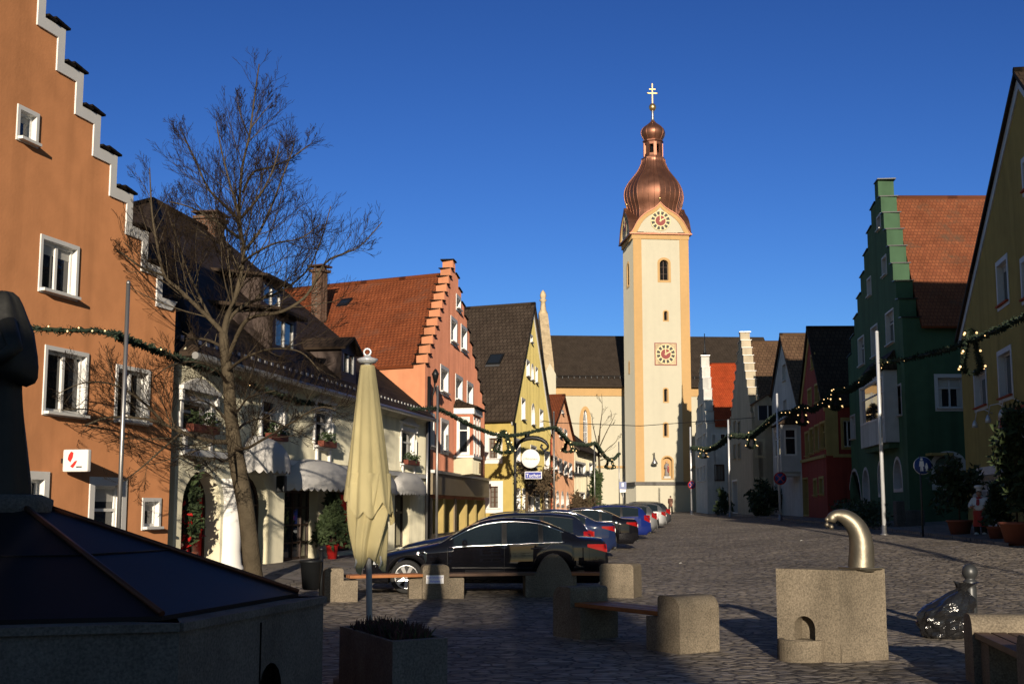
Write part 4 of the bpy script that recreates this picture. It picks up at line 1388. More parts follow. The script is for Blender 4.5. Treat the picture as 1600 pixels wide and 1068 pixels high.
clock(TF, TF.hit(1040, 553)[0], zc2, 1.12, .0, root, True)
# hanging lantern arm on the tower and the saint in the niche
m = MB()
sl_, zl_ = TF.hit(1020, 722)
m.tube([TF.pt(sl_, zl_ + .9, 0), TF.pt(sl_, zl_ + 1.0, .9), TF.pt(sl_, zl_ + .5, 1.0)], .05, 'dark_metal', 5)
m.lathe(TF.pt(sl_, zl_, 1.0), [(.3, -.25), (.36, -.1), (.12, .3), (.05, .6)], 'zinc', 8)
m.build('wall_lantern', root)
cs = (niche[0] + niche[1]) / 2
p0 = TF.pt(cs, niche[2] + .12, -.3)
m = MB()
mat('robe_red', (.25, .05, .05), .7); mat('robe_grey', (.22, .2, .19), .8); mat('skin_stone', (.5, .33, .22), .8)
m.box(TF.pt(cs, niche[2] + .12, -.3), (.7, .45, .24), 'whitewash', an)
b = p0 + Vector((0, 0, .12))
m.lathe(b, [(.26, 0), (.24, .3), (.2, .8), (.25, 1.15), (.22, 1.35), (.08, 1.42)], 'robe_grey', 10, sy=.7)
m.lathe(b + Vector((.12, -.12, .35)), [(.05, 0), (.13, .2), (.12, .7), (.04, .85)], 'robe_red', 8)
m.lathe(b + Vector((0, 0, 1.4)), [(.05, 0), (.1, .08), (.11, .16), (.08, .26), (.02, .3)], 'skin_stone', 8)
m.lathe(b + Vector((.16, -.14, .98)), [(.03, 0), (.08, .06), (.08, .14), (.02, .2)], 'skin_stone', 8)
m.tube([b + Vector((-.2, 0, 1.25)), b + Vector((-.25, -.15, .95)), b + Vector((.1, -.24, .9))], [.08, .07, .05], 'robe_grey', 6)
tag(m.build('saint_statue', origin=p0), 'small painted saint with child standing in the orange arched niche of the tower', 'statue')

# ================================================================== RIGHT HAND ROW
# --- white house with the bright red roof, beside the tower
wA = XY(1105, 117.0, 740); wB = XY(1087, 137.5, 740)
WF = Face(wA, wB)
wD = Vector((1, -.04)).normalized()
WS = Face(wA, wA + wD * 14)
root = thing('gabled_house', 'white stepped gable house with a bright orange red roof beside the church tower', 'house', (wA.x, wA.y, 0))
holes, sh = [], []
sap_, zap_ = WF.hit(1095, 557)
zeA = WF.hit(1108, 655)[1]
for (u0, vt, vb, u1) in ((1091, 632, 662, 1094), (1095, 628, 660, 1098), (1089.5, 682, 708, 1092), (1093.5, 679, 706, 1096.5), (1098.5, 675, 704, 1102), (1089.5, 729, 752, 1092), (1094, 727, 752, 1097), (1099, 725, 751, 1102)):
    window(WF, root, u1, vt, vb, u0, holes, tw=.05, depth=.25, nx=1, ny=2)
for (u0, vt, vb, u1) in ((1111, 677, 697, 1119), (1125, 677, 697, 1134)):
    window(WS, root, u0, vt, vb, u1, sh, tw=.06, depth=.2, nx=2, frame='brown_wood', pane='glass')
window(WS, root, 1116, 725, 751, 1132, sh, tw=.08, depth=.2, nx=3, frame='brown_wood', pane='curtain_glass', trim='brown_wood')
house_body(root, WF, wD, 13.0, 0, (sap_, zap_), zeA, zeA, 'whitewash', 'whitewash', 'tile_bright', holes, side_holes=sh, sideF=WS, steps=(6, 6, .9), cap='zinc', th=.8)
m = MB()
m.box(WS.pt(2.8, .9 + gz(20, 112), .06), (2.6, .1, 1.5), 'greywhite', math.atan2(WS.d.y, WS.d.x)); m.build('garage_door', root)
m = MB(); p = WF.pt(sap_, zap_ + .1, -.4)
m.lathe(p, [(.2, 0), (.1, .5), (.05, 1.0), (.04, 2.2)], 'dark_metal', 6); m.build('finial', root)

# --- beige house with tall stepped gable
bA = XY(1176, 93.0, 720); bB = XY(1141, 110.5, 720)
BF = Face(bA, bB)
bD = Vector((1, -.03)).normalized()
BS = Face(bA, bA + bD * 14)
root = thing('gabled_house', 'weathered beige stepped gable house with a tan roof and an arched dormer', 'house', (bA.x, bA.y, 0))
holes, sh = [], []
sap_, zap_ = BF.hit(1156, 520)
zeA = BF.hit(1172, 645)[1]
for (u0, vt, vb, u1) in ((1146, 655, 680, 1150), (1153, 656, 682, 1157), (1153, 690, 716, 1157.5), (1146, 692, 716, 1150)):
    window(BF, root, u1, vt, vb, u0, holes, tw=.06, depth=.2, nx=1, ny=2, trim='beige')
window(BF, root, 1152, 748, 803, 1145, holes, tw=.15, depth=.4, nx=1, ny=1, sill=False, name='door', frame='brown_wood', pane='black_void')
window(BS, root, 1179, 685, 715, 1196, sh, tw=.2, depth=.2, nx=2, ny=1, trim='pale')
window(BS, root, 1179, 745, 771, 1198, sh, tw=.2, depth=.2, nx=2, ny=1, trim='pale')
house_body(root, BF, bD, 12.0, 0, (sap_, zap_), zeA, zeA, 'beige', 'beige', 'tile_tan', holes, side_holes=sh, sideF=BS, steps=(10, 10, .9), cap='zinc', th=.75)
q0 = BF.pt(0, zeA - .54); qa = BF.pt(sap_, zap_ - .9); D3 = Vector((bD.x, bD.y, 0))
nrm = D3.cross(qa - q0).normalized(); nrm = nrm if nrm.z > 0 else -nrm
pd_ = on_plane(1180, 662, q0 + nrm * .14, nrm)
dormer(root, pd_, BS, 1.9, 1.5, 1.2, 'beige', 'tile_tan', rise=.6, gable=True, ov=.12)

# --- grey white gabled house with oriel
gA = XY(1252, 80.0, 720); gB = XY(1208, 92.5, 720)
GF = Face(gA, gB)
gD = Vector((1, -.02)).normalized()
GS = Face(gA, gA + gD * 10)
root = thing('gabled_house', 'narrow grey white gabled house with a white oriel in the shade', 'house', (gA.x, gA.y, 0))
holes, sh = [], []
sap_, zap_ = GF.hit(1222, 526)
zeA = GF.hit(1248, 640)[1]; zeB = GF.hit(1210, 620)[1]
for (u0, vt, vb, u1) in ((1222.5, 566, 594, 1228), (1224, 622, 646, 1229), (1212, 690, 716, 1216), (1212, 745, 790, 1217)):
    window(GF, root, u1, vt, vb, u0, holes, tw=.06, depth=.2, nx=1, ny=2, trim='greywhite')
house_body(root, GF, gD, 11.0, 0, (sap_, zap_), zeA, zeB, 'greywhite', 'greywhite', 'tile_tan', holes, sideF=GS, verge='dark_metal', th=.3, over=.15)
s1_ = GF.hit(1250, 690, .9)[0]
def box_oriel(root_, F, s0, s1, z0, z1, dep, m_, mt_, roofm, nwin, side_w=True):
    oF = Face((F.pt(s0, 0, dep).x, F.pt(s0, 0, dep).y), (F.pt(s1, 0, dep).x, F.pt(s1, 0, dep).y))
    oS = Face((F.pt(s0, 0, dep).x, F.pt(s0, 0, dep).y), (F.pt(s0, 0, 0).x, F.pt(s0, 0, 0).y))
    w1 = s1 - s0; h = z1 - z0
    h1, h2 = [], []
    for i in range(nwin):
        a_ = w1 * i / nwin + .2
        window(oF, root_, 0, 0, 0, 0, h1, tw=.06, depth=.1, nx=1, ny=2, rect=(a_, a_ + w1 / nwin - .4, z0 + h * .36, z1 - .3), sill=False, name='oriel_window')
    if side_w: window(oS, root_, 0, 0, 0, 0, h2, tw=.06, depth=.1, nx=1, ny=2, rect=(dep * .22, dep * .78, z0 + h * .36, z1 - .3), sill=False, name='oriel_window')
    m = MB()
    m.prism([oF.pt(0, z0), oF.pt(w1, z0), oF.pt(w1, z1), oF.pt(0, z1)], -oF.n3 * .12, m_, holes=h1)
    m.prism([oS.pt(.12, z0), oS.pt(dep, z0), oS.pt(dep, z1), oS.pt(.12, z1)], -oS.n3 * .12, m_, holes=h2)
    m.face([F.pt(s0, z0, 0), F.pt(s1, z0, 0), F.pt(s1, z0, dep), F.pt(s0, z0, dep)], m_)
    m.face([F.pt(s1, z0, 0), F.pt(s1, z0, dep), F.pt(s1, z1, dep), F.pt(s1, z1, 0)], m_)
    m.prism([F.pt(s0 + .15, z0, .0), F.pt(s1 - .15, z0, .0), F.pt(s1 - .15, z0, dep - .15), F.pt(s0 + .15, z0, dep - .15)], Vector((0, 0, -.25)), mt_)
    ob = m.build('oriel', root_)
    r_ = MB()
    a_, b_ = F.pt(s0 - .12, z1, dep + .12), F.pt(s1 + .12, z1, dep + .12)
    c_, d_ = F.pt(s1 - .2, z1 + .9, .02), F.pt(s0 + .2, z1 + .9, .02)
    slab(r_, a_, b_, c_, d_, .07, roofm)
    slab(r_, F.pt(s0 - .12, z1, .02), a_, d_, d_ + Vector((0, 0, .01)), .07, roofm)
    slab(r_, b_, F.pt(s1 + .12, z1, .02), c_ + Vector((0, 0, .01)), c_, .07, roofm)
    r_.build('oriel_roof', ob)
sO = GF.hit(1228, 700)[0]
zo0, zo1 = GF.hit(1229, 737, .9)[1], GF.hit(1229, 662, .9)[1]
box_oriel(root, GF, .25, 3.4, zo0, zo1, 1.2, 'greywhite', 'greywhite', 'tile_brown', 1)

# --- red house with straw coloured trim
rA = XY(1291, 70.5, 720); rB = XY(1252.5, 79.5, 720)
RF = Face(rA, rB)
rD = Vector((1, -.02)).normalized()
RS = Face(rA, rA + rD * 10)
root = thing('gabled_house', 'dark red gabled house with straw yellow window frames and gable edge', 'house', (rA.x, rA.y, 0))
holes, sh = [], []
sap_, zap_ = RF.hit(1264.5, 516)
zeA = RF.hit(1289, 630)[1]; zeB = RF.hit(1254, 640)[1]
for (u0, vt, vb, u1) in ((1273, 596, 630, 1280), (1262, 604, 634, 1268), (1267, 550, 576, 1273),
                         (1258, 672, 714, 1264), (1265, 666, 710, 1271), (1273, 661, 706, 1279.5), (1281.5, 656, 702, 1289),
                         (1271, 746, 776, 1276.5), (1280, 743, 774, 1287)):
    window(RF, root, u1, vt, vb, u0, holes, tw=.13, depth=.18, nx=1, ny=2, trim='straw', frame='straw')
window(RF, root, 1262.5, 745, 806, 1255, holes, tw=.1, depth=.4, nx=1, ny=1, trim='straw', sill=False, name='door', frame='brown_wood', pane='black_void')
window(RS, root, 1313, 652, 702, 1336, sh, tw=.16, depth=.2, nx=2, ny=1, trim='straw')
house_body(root, RF, rD, 11.0, 0, (sap_, zap_), zeA, zeB, 'red', 'red', 'tile_brown', holes, side_holes=sh, sideF=RS, verge='straw', th=.3, over=.2, verge_w=.3)
m = MB()
zc_ = RF.hit(1289, 712)[1]
m.box(RF.pt(RF.W / 2, zc_, .05), (RF.W - .1, .1, .18), 'straw', math.atan2(RF.d.y, RF.d.x))
zt_ = RS.hit(1300, 636)[1]
m.box(RS.pt(.36, (zc_ + zt_) / 2, .04), (.68, .08, zt_ - zc_), 'straw', math.atan2(RS.d.y, RS.d.x))
m.box(RS.pt(4, zc_, .05), (7.2, .1, .18), 'straw', math.atan2(RS.d.y, RS.d.x))
m.build('string_course', root)

# --- green house
nA_ = XY(1414, 54.7, 600); nB_ = XY(1327, 69.6, 620)
VF = Face(nA_, nB_)
vD = Vector((1, .0)).normalized()
VS = Face(nA_, nA_ + vD * 12)
root = thing('gabled_house', 'dark green stepped gable house with a pale oriel and an old orange tiled roof', 'house', (nA_.x, nA_.y, 0))
holes, sh = [], []
sap_, zap_ = VF.hit(1370, 284)
zeA = VF.hit(1414, 492)[1]
zeB = zeA
for (u0, vt, vb, u1) in ((1370, 332, 358, 1376), (1378, 396, 430, 1385), (1355, 430, 462, 1361), (1384, 480, 536, 1396), (1361, 504, 556, 1371), (1341, 522, 570, 1350),
                         (1394, 598, 650, 1408), (1329, 646, 686, 1336)):
    window(VF, root, u1, vt, vb, u0, holes, tw=.08, depth=.2, nx=1, ny=2, trim='greywood', frame='greywood')
for (u0, vt, vb, u1, nm) in ((1326, 729, 790, 1345, 'door'), (1348, 728, 787, 1358, 'window'), (1372, 718, 776, 1380, 'window'), (1396, 711, 768, 1409, 'window')):
    window(VF, root, u1, vt, vb, u0, holes, tw=.14, depth=.3, nx=1, ny=2, shape='round', trim='greywood', frame='greywood' if nm == 'window' else 'brown_wood', sill=False, name=nm)
window(VS, root, 1459, 584, 642, 1510, sh, tw=.16, depth=.2, nx=2, ny=2, trim='greywood', frame='greywood')
window(VS, root, 1454, 704, 765, 1510, sh, tw=.16, depth=.25, nx=2, ny=2, trim='greywood', frame='greywood', pane='curtain_glass', shape='round', arc=.45)
house_body(root, VF, vD, 14.0, 0, (sap_, zap_), zeA, zeB, 'green', 'green', 'tile_old', holes, side_holes=sh, sideF=VS, steps=(8, 8, .95), cap='dark_metal', th=.75)
zo0, zo1 = VF.hit(1362, 698, .4)[1], VF.hit(1362, 592, .4)[1]
sO0, sO1 = VF.hit(1384, 640, .55)[0], VF.hit(1345, 640, .55)[0]
box_oriel(root, VF, sO0, sO1, zo0, zo1, .6, 'greywhite', 'green', 'tile_brown', 1, side_w=False)
# small canopy over the side window
m = MB()
m.prism([VS.pt(VS.hit(1446, 715)[0], VS.hit(1446, 712)[1], .02), VS.pt(VS.hit(1480, 715)[0], VS.hit(1446, 712)[1], .02), VS.pt(VS.hit(1480, 715)[0], VS.hit(1446, 708)[1], .02), VS.pt(VS.hit(1446, 715)[0], VS.hit(1446, 708)[1], .02)], VS.n3 * .8, 'straw')
m.build('canopy', root)
# projecting lightbox sign
s_, z_ = VF.hit(1322, 715)
p = P(1332, 713, VF.pt(s_, 0).y)
sg = thing('shop_sign', 'oblong white lightbox sign jutting from the dark green house above its arched door', 'sign', tuple(p))
m = MB(); xx = VF.n3
an_ = math.atan2(xx.y, xx.x)
wd = 1.75
m.box(p, (wd, .22, .70), 'sign_white', an_, bev=.05); m.build('panel', sg)
m = MB(); m.box(p - xx * (wd / 2 + .3), (.7, .06, .06), 'dark_metal', an_); m.build('bracket', sg)
m = MB()
fw_ = VF.d3 * -1
for (a, w_, h_) in ((-.55, .5, .52),):
    m.prism([p - xx * a * -1 + xx * -w_ / 2 + Vector((0, 0, -h_ / 2)) + fw_ * .112, p + xx * a + xx * w_ / 2 + Vector((0, 0, -h_ / 2)) + fw_ * .112, p + xx * a + xx * w_ / 2 + Vector((0, 0, h_ / 2)) + fw_ * .112, p + xx * a - xx * w_ / 2 + Vector((0, 0, h_ / 2)) + fw_ * .112], fw_ * .006, 'sign_blue')
m.build('emblem', sg)
text('T', sg, 'dark_metal', .42, p - xx * .02 + fw_ * .115, -xx if xx.x < 0 else xx, (0, 0, 1))

# --- yellow restaurant on the right
yk = (1130 - 800) / FPX
yB = XY(1505, 50.0, 640)
yd = Vector((yk, 1)).normalized()
yA = yB - yd * 21.0
YF = Face(yA, yB)
root = thing('restaurant', 'large yellow gabled restaurant with lilac white windows and a round red sign', 'restaurant', (yA.x, yA.y, 0))
holes = []
YW = YF.W
_s, zy = YF.hit(1592, 118)
sap_ = _s; zap_ = zy
slope_ = None
s_b, z_b = YF.hit(1508, 505)
zeB = z_b - (zap_ - z_b) / (s_b - sap_) * (YW - s_b) if False else YF.hit(1505, 525)[1]
zeA = zeB
for (u0, vt, vb, u1) in ((1556, 411, 490, 1577), (1558, 550, 632, 1583), (1521, 580, 646, 1543), (1594, 405, 480, 1612), (1596, 250, 312, 1614), (1602, 545, 625, 1628)):
    window(YF, root, u0, vt, vb, u1, holes, tw=.17, depth=.2, nx=1, ny=1, trim='greywood', frame='greywood', sill='rust_red')
s0_, zt_ = YF.hit(1519, 732); s1_, _ = YF.hit(1572, 740)
zg_ = gz(yB.x, 48) + .1
window(YF, root, 0, 0, 0, 0, holes, tw=.3, depth=.3, nx=4, ny=2, trim='greywood', frame='greywood', sill=False, rect=(min(s0_, s1_) + .3, max(s0_, s1_) - .3, zg_ + .2, zt_ - .3), fw=.07, name='shop_window')
yD = Vector((1, -.165)).normalized()
house_body(root, YF, yD, 14.0, 0, (sap_, zap_), zeA, zeB, 'yellow', 'yellow', 'tile_brown', holes, verge='greywood', th=.3, over=.25, roof_over_front=.16, verge_w=.28)
# signs and gooseneck lamps
mat('sign_maroon', (.16, .012, .015), .5)
sq, zq = YF.hit(1576, 672)
rsn = thing('restaurant_sign', 'round red brewery style sign on the yellow restaurant wall', 'sign', tuple(YF.pt(sq, zq, .12)))
m = MB()
m.lathe(YF.pt(sq, zq, .10), [(.02, -.08), (.74, -.08), (.78, 0), (.74, .08), (.02, .08)], 'dark_metal', 28, axis=YF.n3)
m.build('panel', rsn)
m = MB()
m.lathe(YF.pt(sq, zq, .19), [(.02, -.01), (.68, -.01), (.68, .01), (.02, .01)], 'sign_maroon', 28, axis=YF.n3)
m.lathe(YF.pt(sq, zq + .16, .21), [(.02, -.005), (.30, -.005), (.30, .005), (.02, .005)], 'rust_red', 20, axis=YF.n3)
m.box(YF.pt(sq, zq - .25, .21), (.8, .015, .12), 'greywood', math.atan2(YF.d.y, YF.d.x))
m.build('emblem', rsn)
sq2 = YF.hit(1589, 665)[0]
sp2 = sq2 - 1.7
rs2_ = thing('restaurant_sign', 'framed rectangular restaurant sign with dark letters at the edge of the photo', 'sign', tuple(YF.pt(sp2, zq, .08)))
m = MB(); ya = math.atan2(YF.d.y, YF.d.x)
m.box(YF.pt(sp2, zq + .08, .06), (3.3, .12, 1.15), 'rust_red', ya); m.box(YF.pt(sp2, zq + .08, .125), (3.05, .02, .92), 'greywood', ya)
m.build('panel', rs2_)
text('Hotel', rs2_, 'dark_metal', .8, YF.pt(sp2, zq + .05, .14), -YF.d3, (0, 0, 1))
for (u, v) in ((1549, 662), (1571, 654), (1593, 646)):
    m = MB()
    a_, z_ = YF.hit(u, v)
    m.tube([YF.pt(a_ - .3, z_ + .35, 0), YF.pt(a_ - .2, z_ + .5, .25), YF.pt(a_ - .1, z_ + .45, .5), YF.pt(a_, z_ + .1, .55)], .02, 'white_metal', 5)
    m.lathe(YF.pt(a_, z_, .56), [(.11, -.12), (.09, 0), (.03, .14)], 'white_metal', 8)
    m.build('gooseneck_lamp', root)
# ================================================================== GROUND
def cobble_mat(name, scale, col, contrast, gap, bump, jit=.9):
    m = mat(name, col, .75, spec=.25)
    nt, N, L, b = nodes(m)
    tc = N.new('ShaderNodeTexCoord')
    # wander the lattice a little so that the courses are not straight
    nz = N.new('ShaderNodeTexNoise'); nz.inputs['Scale'].default_value = .7; nz.inputs['Detail'].default_value = 2
    L.new(tc.outputs['Object'], nz.inputs['Vector'])
    ad = N.new('ShaderNodeVectorMath'); ad.operation = 'MULTIPLY_ADD'
    ad.inputs[1].default_value = (.22, .22, 0)
    L.new(nz.outputs['Color'], ad.inputs[0]); L.new(tc.outputs['Object'], ad.inputs[2])
    mp = N.new('ShaderNodeMapping'); mp.inputs['Scale'].default_value = (scale * .80, scale * 1.30, 0); mp.inputs['Rotation'].default_value = (0, 0, .10)
    L.new(ad.outputs[0], mp.inputs['Vector'])
    ve = N.new('ShaderNodeTexVoronoi'); ve.feature = 'DISTANCE_TO_EDGE'; ve.inputs['Randomness'].default_value = jit; ve.inputs['Scale'].default_value = 1
    vc = N.new('ShaderNodeTexVoronoi'); vc.feature = 'F1'; vc.inputs['Randomness'].default_value = jit; vc.inputs['Scale'].default_value = 1
    for v in (ve, vc): L.new(mp.outputs[0], v.inputs['Vector'])
    # dome of each stone
    r = N.new('ShaderNodeMapRange'); r.inputs['From Min'].default_value = gap * .25; r.inputs['From Max'].default_value = gap * 3.2
    r.interpolation_type = 'SMOOTHSTEP'
    L.new(ve.outputs['Distance'], r.inputs['Value'])
    hw = N.new('ShaderNodeSeparateXYZ'); L.new(vc.outputs['Color'], hw.inputs[0])
    rv = N.new('ShaderNodeMapRange'); rv.inputs['To Min'].default_value = 1 - contrast; rv.inputs['To Max'].default_value = 1 + contrast
    L.new(hw.outputs[0], rv.inputs['Value'])
    pz = N.new('ShaderNodeTexNoise'); pz.inputs['Scale'].default_value = .22; pz.inputs['Detail'].default_value = 6; pz.inputs['Roughness'].default_value = .65
    L.new(tc.outputs['Object'], pz.inputs['Vector'])
    rp = N.new('ShaderNodeMapRange'); rp.inputs['From Min'].default_value = .3; rp.inputs['From Max'].default_value = .7; rp.inputs['To Min'].default_value = .72; rp.inputs['To Max'].default_value = 1.28
    L.new(pz.outputs['Fac'], rp.inputs['Value'])
    m1 = N.new('ShaderNodeMath'); m1.operation = 'MULTIPLY'; L.new(rv.outputs[0], m1.inputs[0]); L.new(rp.outputs[0], m1.inputs[1])
    hue = N.new('ShaderNodeMix'); hue.data_type = 'RGBA'
    L.new(hw.outputs[1], hue.inputs['Factor']); hue.inputs[6].default_value = (*col, 1); hue.inputs[7].default_value = (col[0] * .95, col[1] * 1.0, col[2] * 1.18, 1)
    s1 = N.new('ShaderNodeVectorMath'); s1.operation = 'SCALE'; L.new(hue.outputs[2], s1.inputs[0]); L.new(m1.outputs[0], s1.inputs['Scale'])
    g = N.new('ShaderNodeMapRange'); g.inputs['From Min'].default_value = gap * .4; g.inputs['From Max'].default_value = gap * 1.2; g.inputs['To Min'].default_value = .3
    L.new(ve.outputs['Distance'], g.inputs['Value'])
    s2 = N.new('ShaderNodeVectorMath'); s2.operation = 'SCALE'; L.new(s1.outputs[0], s2.inputs[0]); L.new(g.outputs[0], s2.inputs['Scale'])
    L.new(s2.outputs[0], b.inputs['Base Color'])
    fine = N.new('ShaderNodeTexNoise'); fine.inputs['Scale'].default_value = 26; fine.inputs['Detail'].default_value = 4
    L.new(tc.outputs['Object'], fine.inputs['Vector'])
    # stones differ in height and lean
    h1 = N.new('ShaderNodeMath'); h1.operation = 'MULTIPLY_ADD'; L.new(hw.outputs[2], h1.inputs[0]); h1.inputs[1].default_value = .45; L.new(r.outputs[0], h1.inputs[2])
    h2 = N.new('ShaderNodeMath'); h2.operation = 'MULTIPLY_ADD'; L.new(fine.outputs['Fac'], h2.inputs[0]); h2.inputs[1].default_value = .45; L.new(h1.outputs[0], h2.inputs[2])
    bp = N.new('ShaderNodeBump'); bp.inputs['Strength'].default_value = bump; bp.inputs['Distance'].default_value = .032
    L.new(h2.outputs[0], bp.inputs['Height']); L.new(bp.outputs[0], b.inputs['Normal'])
    return m
cobble_mat('cobbles', 6.0, (.255, .215, .165), .40, .07, .95, .82)
cobble_mat('slabs', 2.2, (.22, .19, .155), .16, .03, .35, .5)
m = MB()
xs = [-400, -150, -60] + [-40 + 2 * i for i in range(51)] + [80, 160, 400]
ys = [-300, -100, -40] + [-20 + 2 * i for i in range(101)] + [200, 300, 600, 3000]
m.grid([[(x, y, gz(x, y)) for x in xs] for y in ys], 'cobbles')
tag(m.build('square', origin=(0, 0, 0)), kind='structure')
m = MB()
rows = []
for i in range(33):
    s = -2 + (cB - cA).length * i / 32 * 2.6
    a = cA + cd * s
    row = []
    for o in (-.3, .6, 1.4, 2.2, 2.6):
        p = a + CF.n * o
        row.append((p.x, p.y, gz(p.x, p.y) + .03))
    row.append((row[-1][0], row[-1][1], row[-1][2] - .1))
    rows.append(row)
m.grid(rows, 'slabs', False)
tag(m.build('pavement', origin=(0, 0, 0)), kind='structure')
m = MB()
rows = []
for i in range(50):
    y = 36 + i * 1.6
    x0 = 12.6 + .10 * (y - 36) * 1.0
    x0 = 14.0 + .058 * (y - 36)
    rows.append([(x0, y, gz(x0, y) - .02), (x0, y, gz(x0, y) + .09)] + [(x0 + k, y, gz(x0 + k, y) + .09) for k in (1, 2, 4, 7, 10)])
m.grid(rows, 'slabs', False)
tag(m.build('pavement', origin=(0, 0, 0)), kind='structure')

# ================================================================== FOUNTAIN MONUMENT
hc, hr = Vector((-3.8, 9.55)), 2.4
root = thing('fountain', 'dark six sided granite fountain with a sloping winter cover of glossy dark panels', 'fountain', (hc.x, hc.y, 0))
def hexpt(k, r, z):
    # vertex 0 at right-far corner
    a0 = math.atan2(10.26 - 9.55, -1.48 + 3.8)
    a = a0 - k * math.pi / 3
    return Vector((hc.x + r * math.cos(a), hc.y + r * math.sin(a), z))
hp = .95
m = MB()
for k in range(6):
    a, b = hexpt(k, hr, 0), hexpt(k + 1, hr, 0)
    e = (b - a).normalized(); n_ = Vector((e.y, -e.x, 0))
    if n_.dot(a - Vector((hc.x, hc.y, 0))) < 0: n_ = -n_
    ln = (b - a).length
    z0 = -.05
    pts = [a + Vector((0, 0, z0)), b + Vector((0, 0, z0)), b + Vector((0, 0, hp)), a + Vector((0, 0, hp))]
    c_ = ln * .42
    arch = [a + e * (c_ + x) + Vector((0, 0, z)) for x, z in [(-.2, .12), (.2, .12)] + [(.2 * math.cos(t_ * math.pi / 8), .40 + .2 * math.sin(t_ * math.pi / 8)) for t_ in range(9)]]
    m.prism(pts, -n_ * .34, 'granite_dark', holes=[arch])
    # joint line as a narrow groove between two blocks, coping course
    m.prism([a + n_ * .03 + Vector((0, 0, hp)), b + n_ * .03 + Vector((0, 0, hp)), b - n_ * .42 + Vector((0, 0, hp)), a - n_ * .42 + Vector((0, 0, hp))], Vector((0, 0, .05)), 'granite_dark')
    m.box((a + b) / 2 + n_ * .003 + Vector((0, 0, .45)), (.012, .01, .9), 'black_void', math.atan2(e.y, e.x))
m.build('basin', root)
mm = mat('cover_panel', (.010, .009, .010), .5, 0.0, .12)
vary(mm, (.012, .011, .014), .35, 1.2, .5, .08, 3, .02)
nodes(mm)[3].inputs['Roughness'].default_value = .5
mat('cover_ridge', (.10, .038, .022), .45, .5)
m = MB(); rg = MB()
zc0, zc1 = hp + .05, 1.80
ap = Vector((hc.x, hc.y, zc1))
for k in range(6):
    a, b = hexpt(k, hr - .20, zc0 + .03), hexpt(k + 1, hr - .20, zc0 + .03)
    t1, t2 = a.lerp(ap, .9), b.lerp(ap, .9)
    m.face([a, b, t2, t1], 'cover_panel')
    m.face([a, b, b - Vector((0, 0, .08)), a - Vector((0, 0, .08))], 'cover_panel')
    rg.tube([a + Vector((0, 0, .012)), t1 + Vector((0, 0, .012))], .022, 'cover_ridge', 6)
    c1, c2 = a.lerp(ap, .45), b.lerp(ap, .45)
    rg.tube([c1 + Vector((0, 0, .004)), c2 + Vector((0, 0, .004))], .008, 'cover_panel', 5)
m.build('cover', root); rg.build('cover_ridge', root)
m = MB()
m.lathe((hc.x, hc.y, 1.60), [(.34, 0), (.34, .16), (.25, .2)], 'granite_dark', 12)
m.build('pedestal', root)
# bronze figure standing on the fountain: only its fringe shows in the photo
vary(mat('bronze_dark', (.016, .016, .014), .6, .2), (.016, .016, .014), .3, 8, 1, .3, 14, .02)
m = MB()
base = Vector((hc.x - .10, hc.y, 1.78))
rows = []
profile = [(0, .255), (.12, .245), (.35, .21), (.6, .18), (.8, .165), (.86, .165), (.90, .20), (.93, .265), (.97, .285), (1.05, .288), (1.13, .28), (1.24, .245), (1.36, .19), (1.46, .145), (1.52, .11), (1.56, .06), (1.57, .01)]
for z, r_ in profile:
    row = []
    for k in range(32):
        a = 2 * math.pi * k / 32
        fold = .014 * math.sin(a * 7 + z * 1.5) + .01 * math.sin(a * 3 + z * 4)
        droop = -.07 * max(0, math.cos(a)) ** 2 if .89 < z < 1.2 else 0
        row.append(base + Vector((math.cos(a) * (r_ + fold), math.sin(a) * (r_ + fold) * .85, z + droop)))
    rows.append(row)
m.grid(rows, 'bronze_dark', True, True)
m.tube([base + Vector((.10, -.16, 1.3)), base + Vector((.20, -.24, 1.1)), base + Vector((.08, -.30, .98))], [.07, .06, .045], 'bronze_dark', 10)
tag(m.build('bronze_statue', origin=base), 'dark bronze cloaked figure standing on top of the covered fountain', 'statue')

# ================================================================== PLANTER AND CLOSED PARASOL
q = [Vector((-.99, 10.7, 0)), Vector((-.55, 11.0, 0)), Vector((-1.18, 12.4, 0)), Vector((-1.62, 12.1, 0))]
cen = sum(q, Vector()) / 4
root = thing('planter', 'dark granite trough planter with purple brown heather', 'planter', tuple(cen))
m = MB()
for i in range(4):
    a, b = q[i], q[(i + 1) % 4]
    ai, bi = a.lerp(cen, .14), b.lerp(cen, .14)
    m.prism([a - Vector((0, 0, .03)), b - Vector((0, 0, .03)), bi - Vector((0, 0, .03)), ai - Vector((0, 0, .03))], Vector((0, 0, .63)), 'granite_dark')
m.build('trough', root)
m = MB()
mat('soil', (.02, .014, .01), .95)
m.face([x.lerp(cen, .12) + Vector((0, 0, .53)) for x in q], 'soil'); m.build('soil', root)
vary(mat('heather', (.055, .022, .022), .85), (.055, .022, .022), .5, 14, 2, 0)
vary(mat('heather_green', (.03, .04, .015), .85), (.03, .04, .015), .5, 14, 2, 0)
m = MB(); rr = random.Random(9)
for i in range(150):
    a, b = rr.uniform(.1, .9), rr.uniform(.1, .9)
    p = q[0].lerp(q[1], a).lerp(q[3].lerp(q[2], a), b) + Vector((0, 0, .54))
    for j in range(7):
        d = Vector((rr.gauss(0, .35), rr.gauss(0, .35), 1)).normalized()
        ln = rr.uniform(.08, .17)
        m.tube([p, p + d * ln * .6 + Vector((rr.gauss(0, .01), rr.gauss(0, .01), 0)), p + d * ln], [.006, .008, .002], 'heather' if rr.random() < .75 else 'heather_green', 4, False)
tag(m.build('heather', root), kind='stuff')

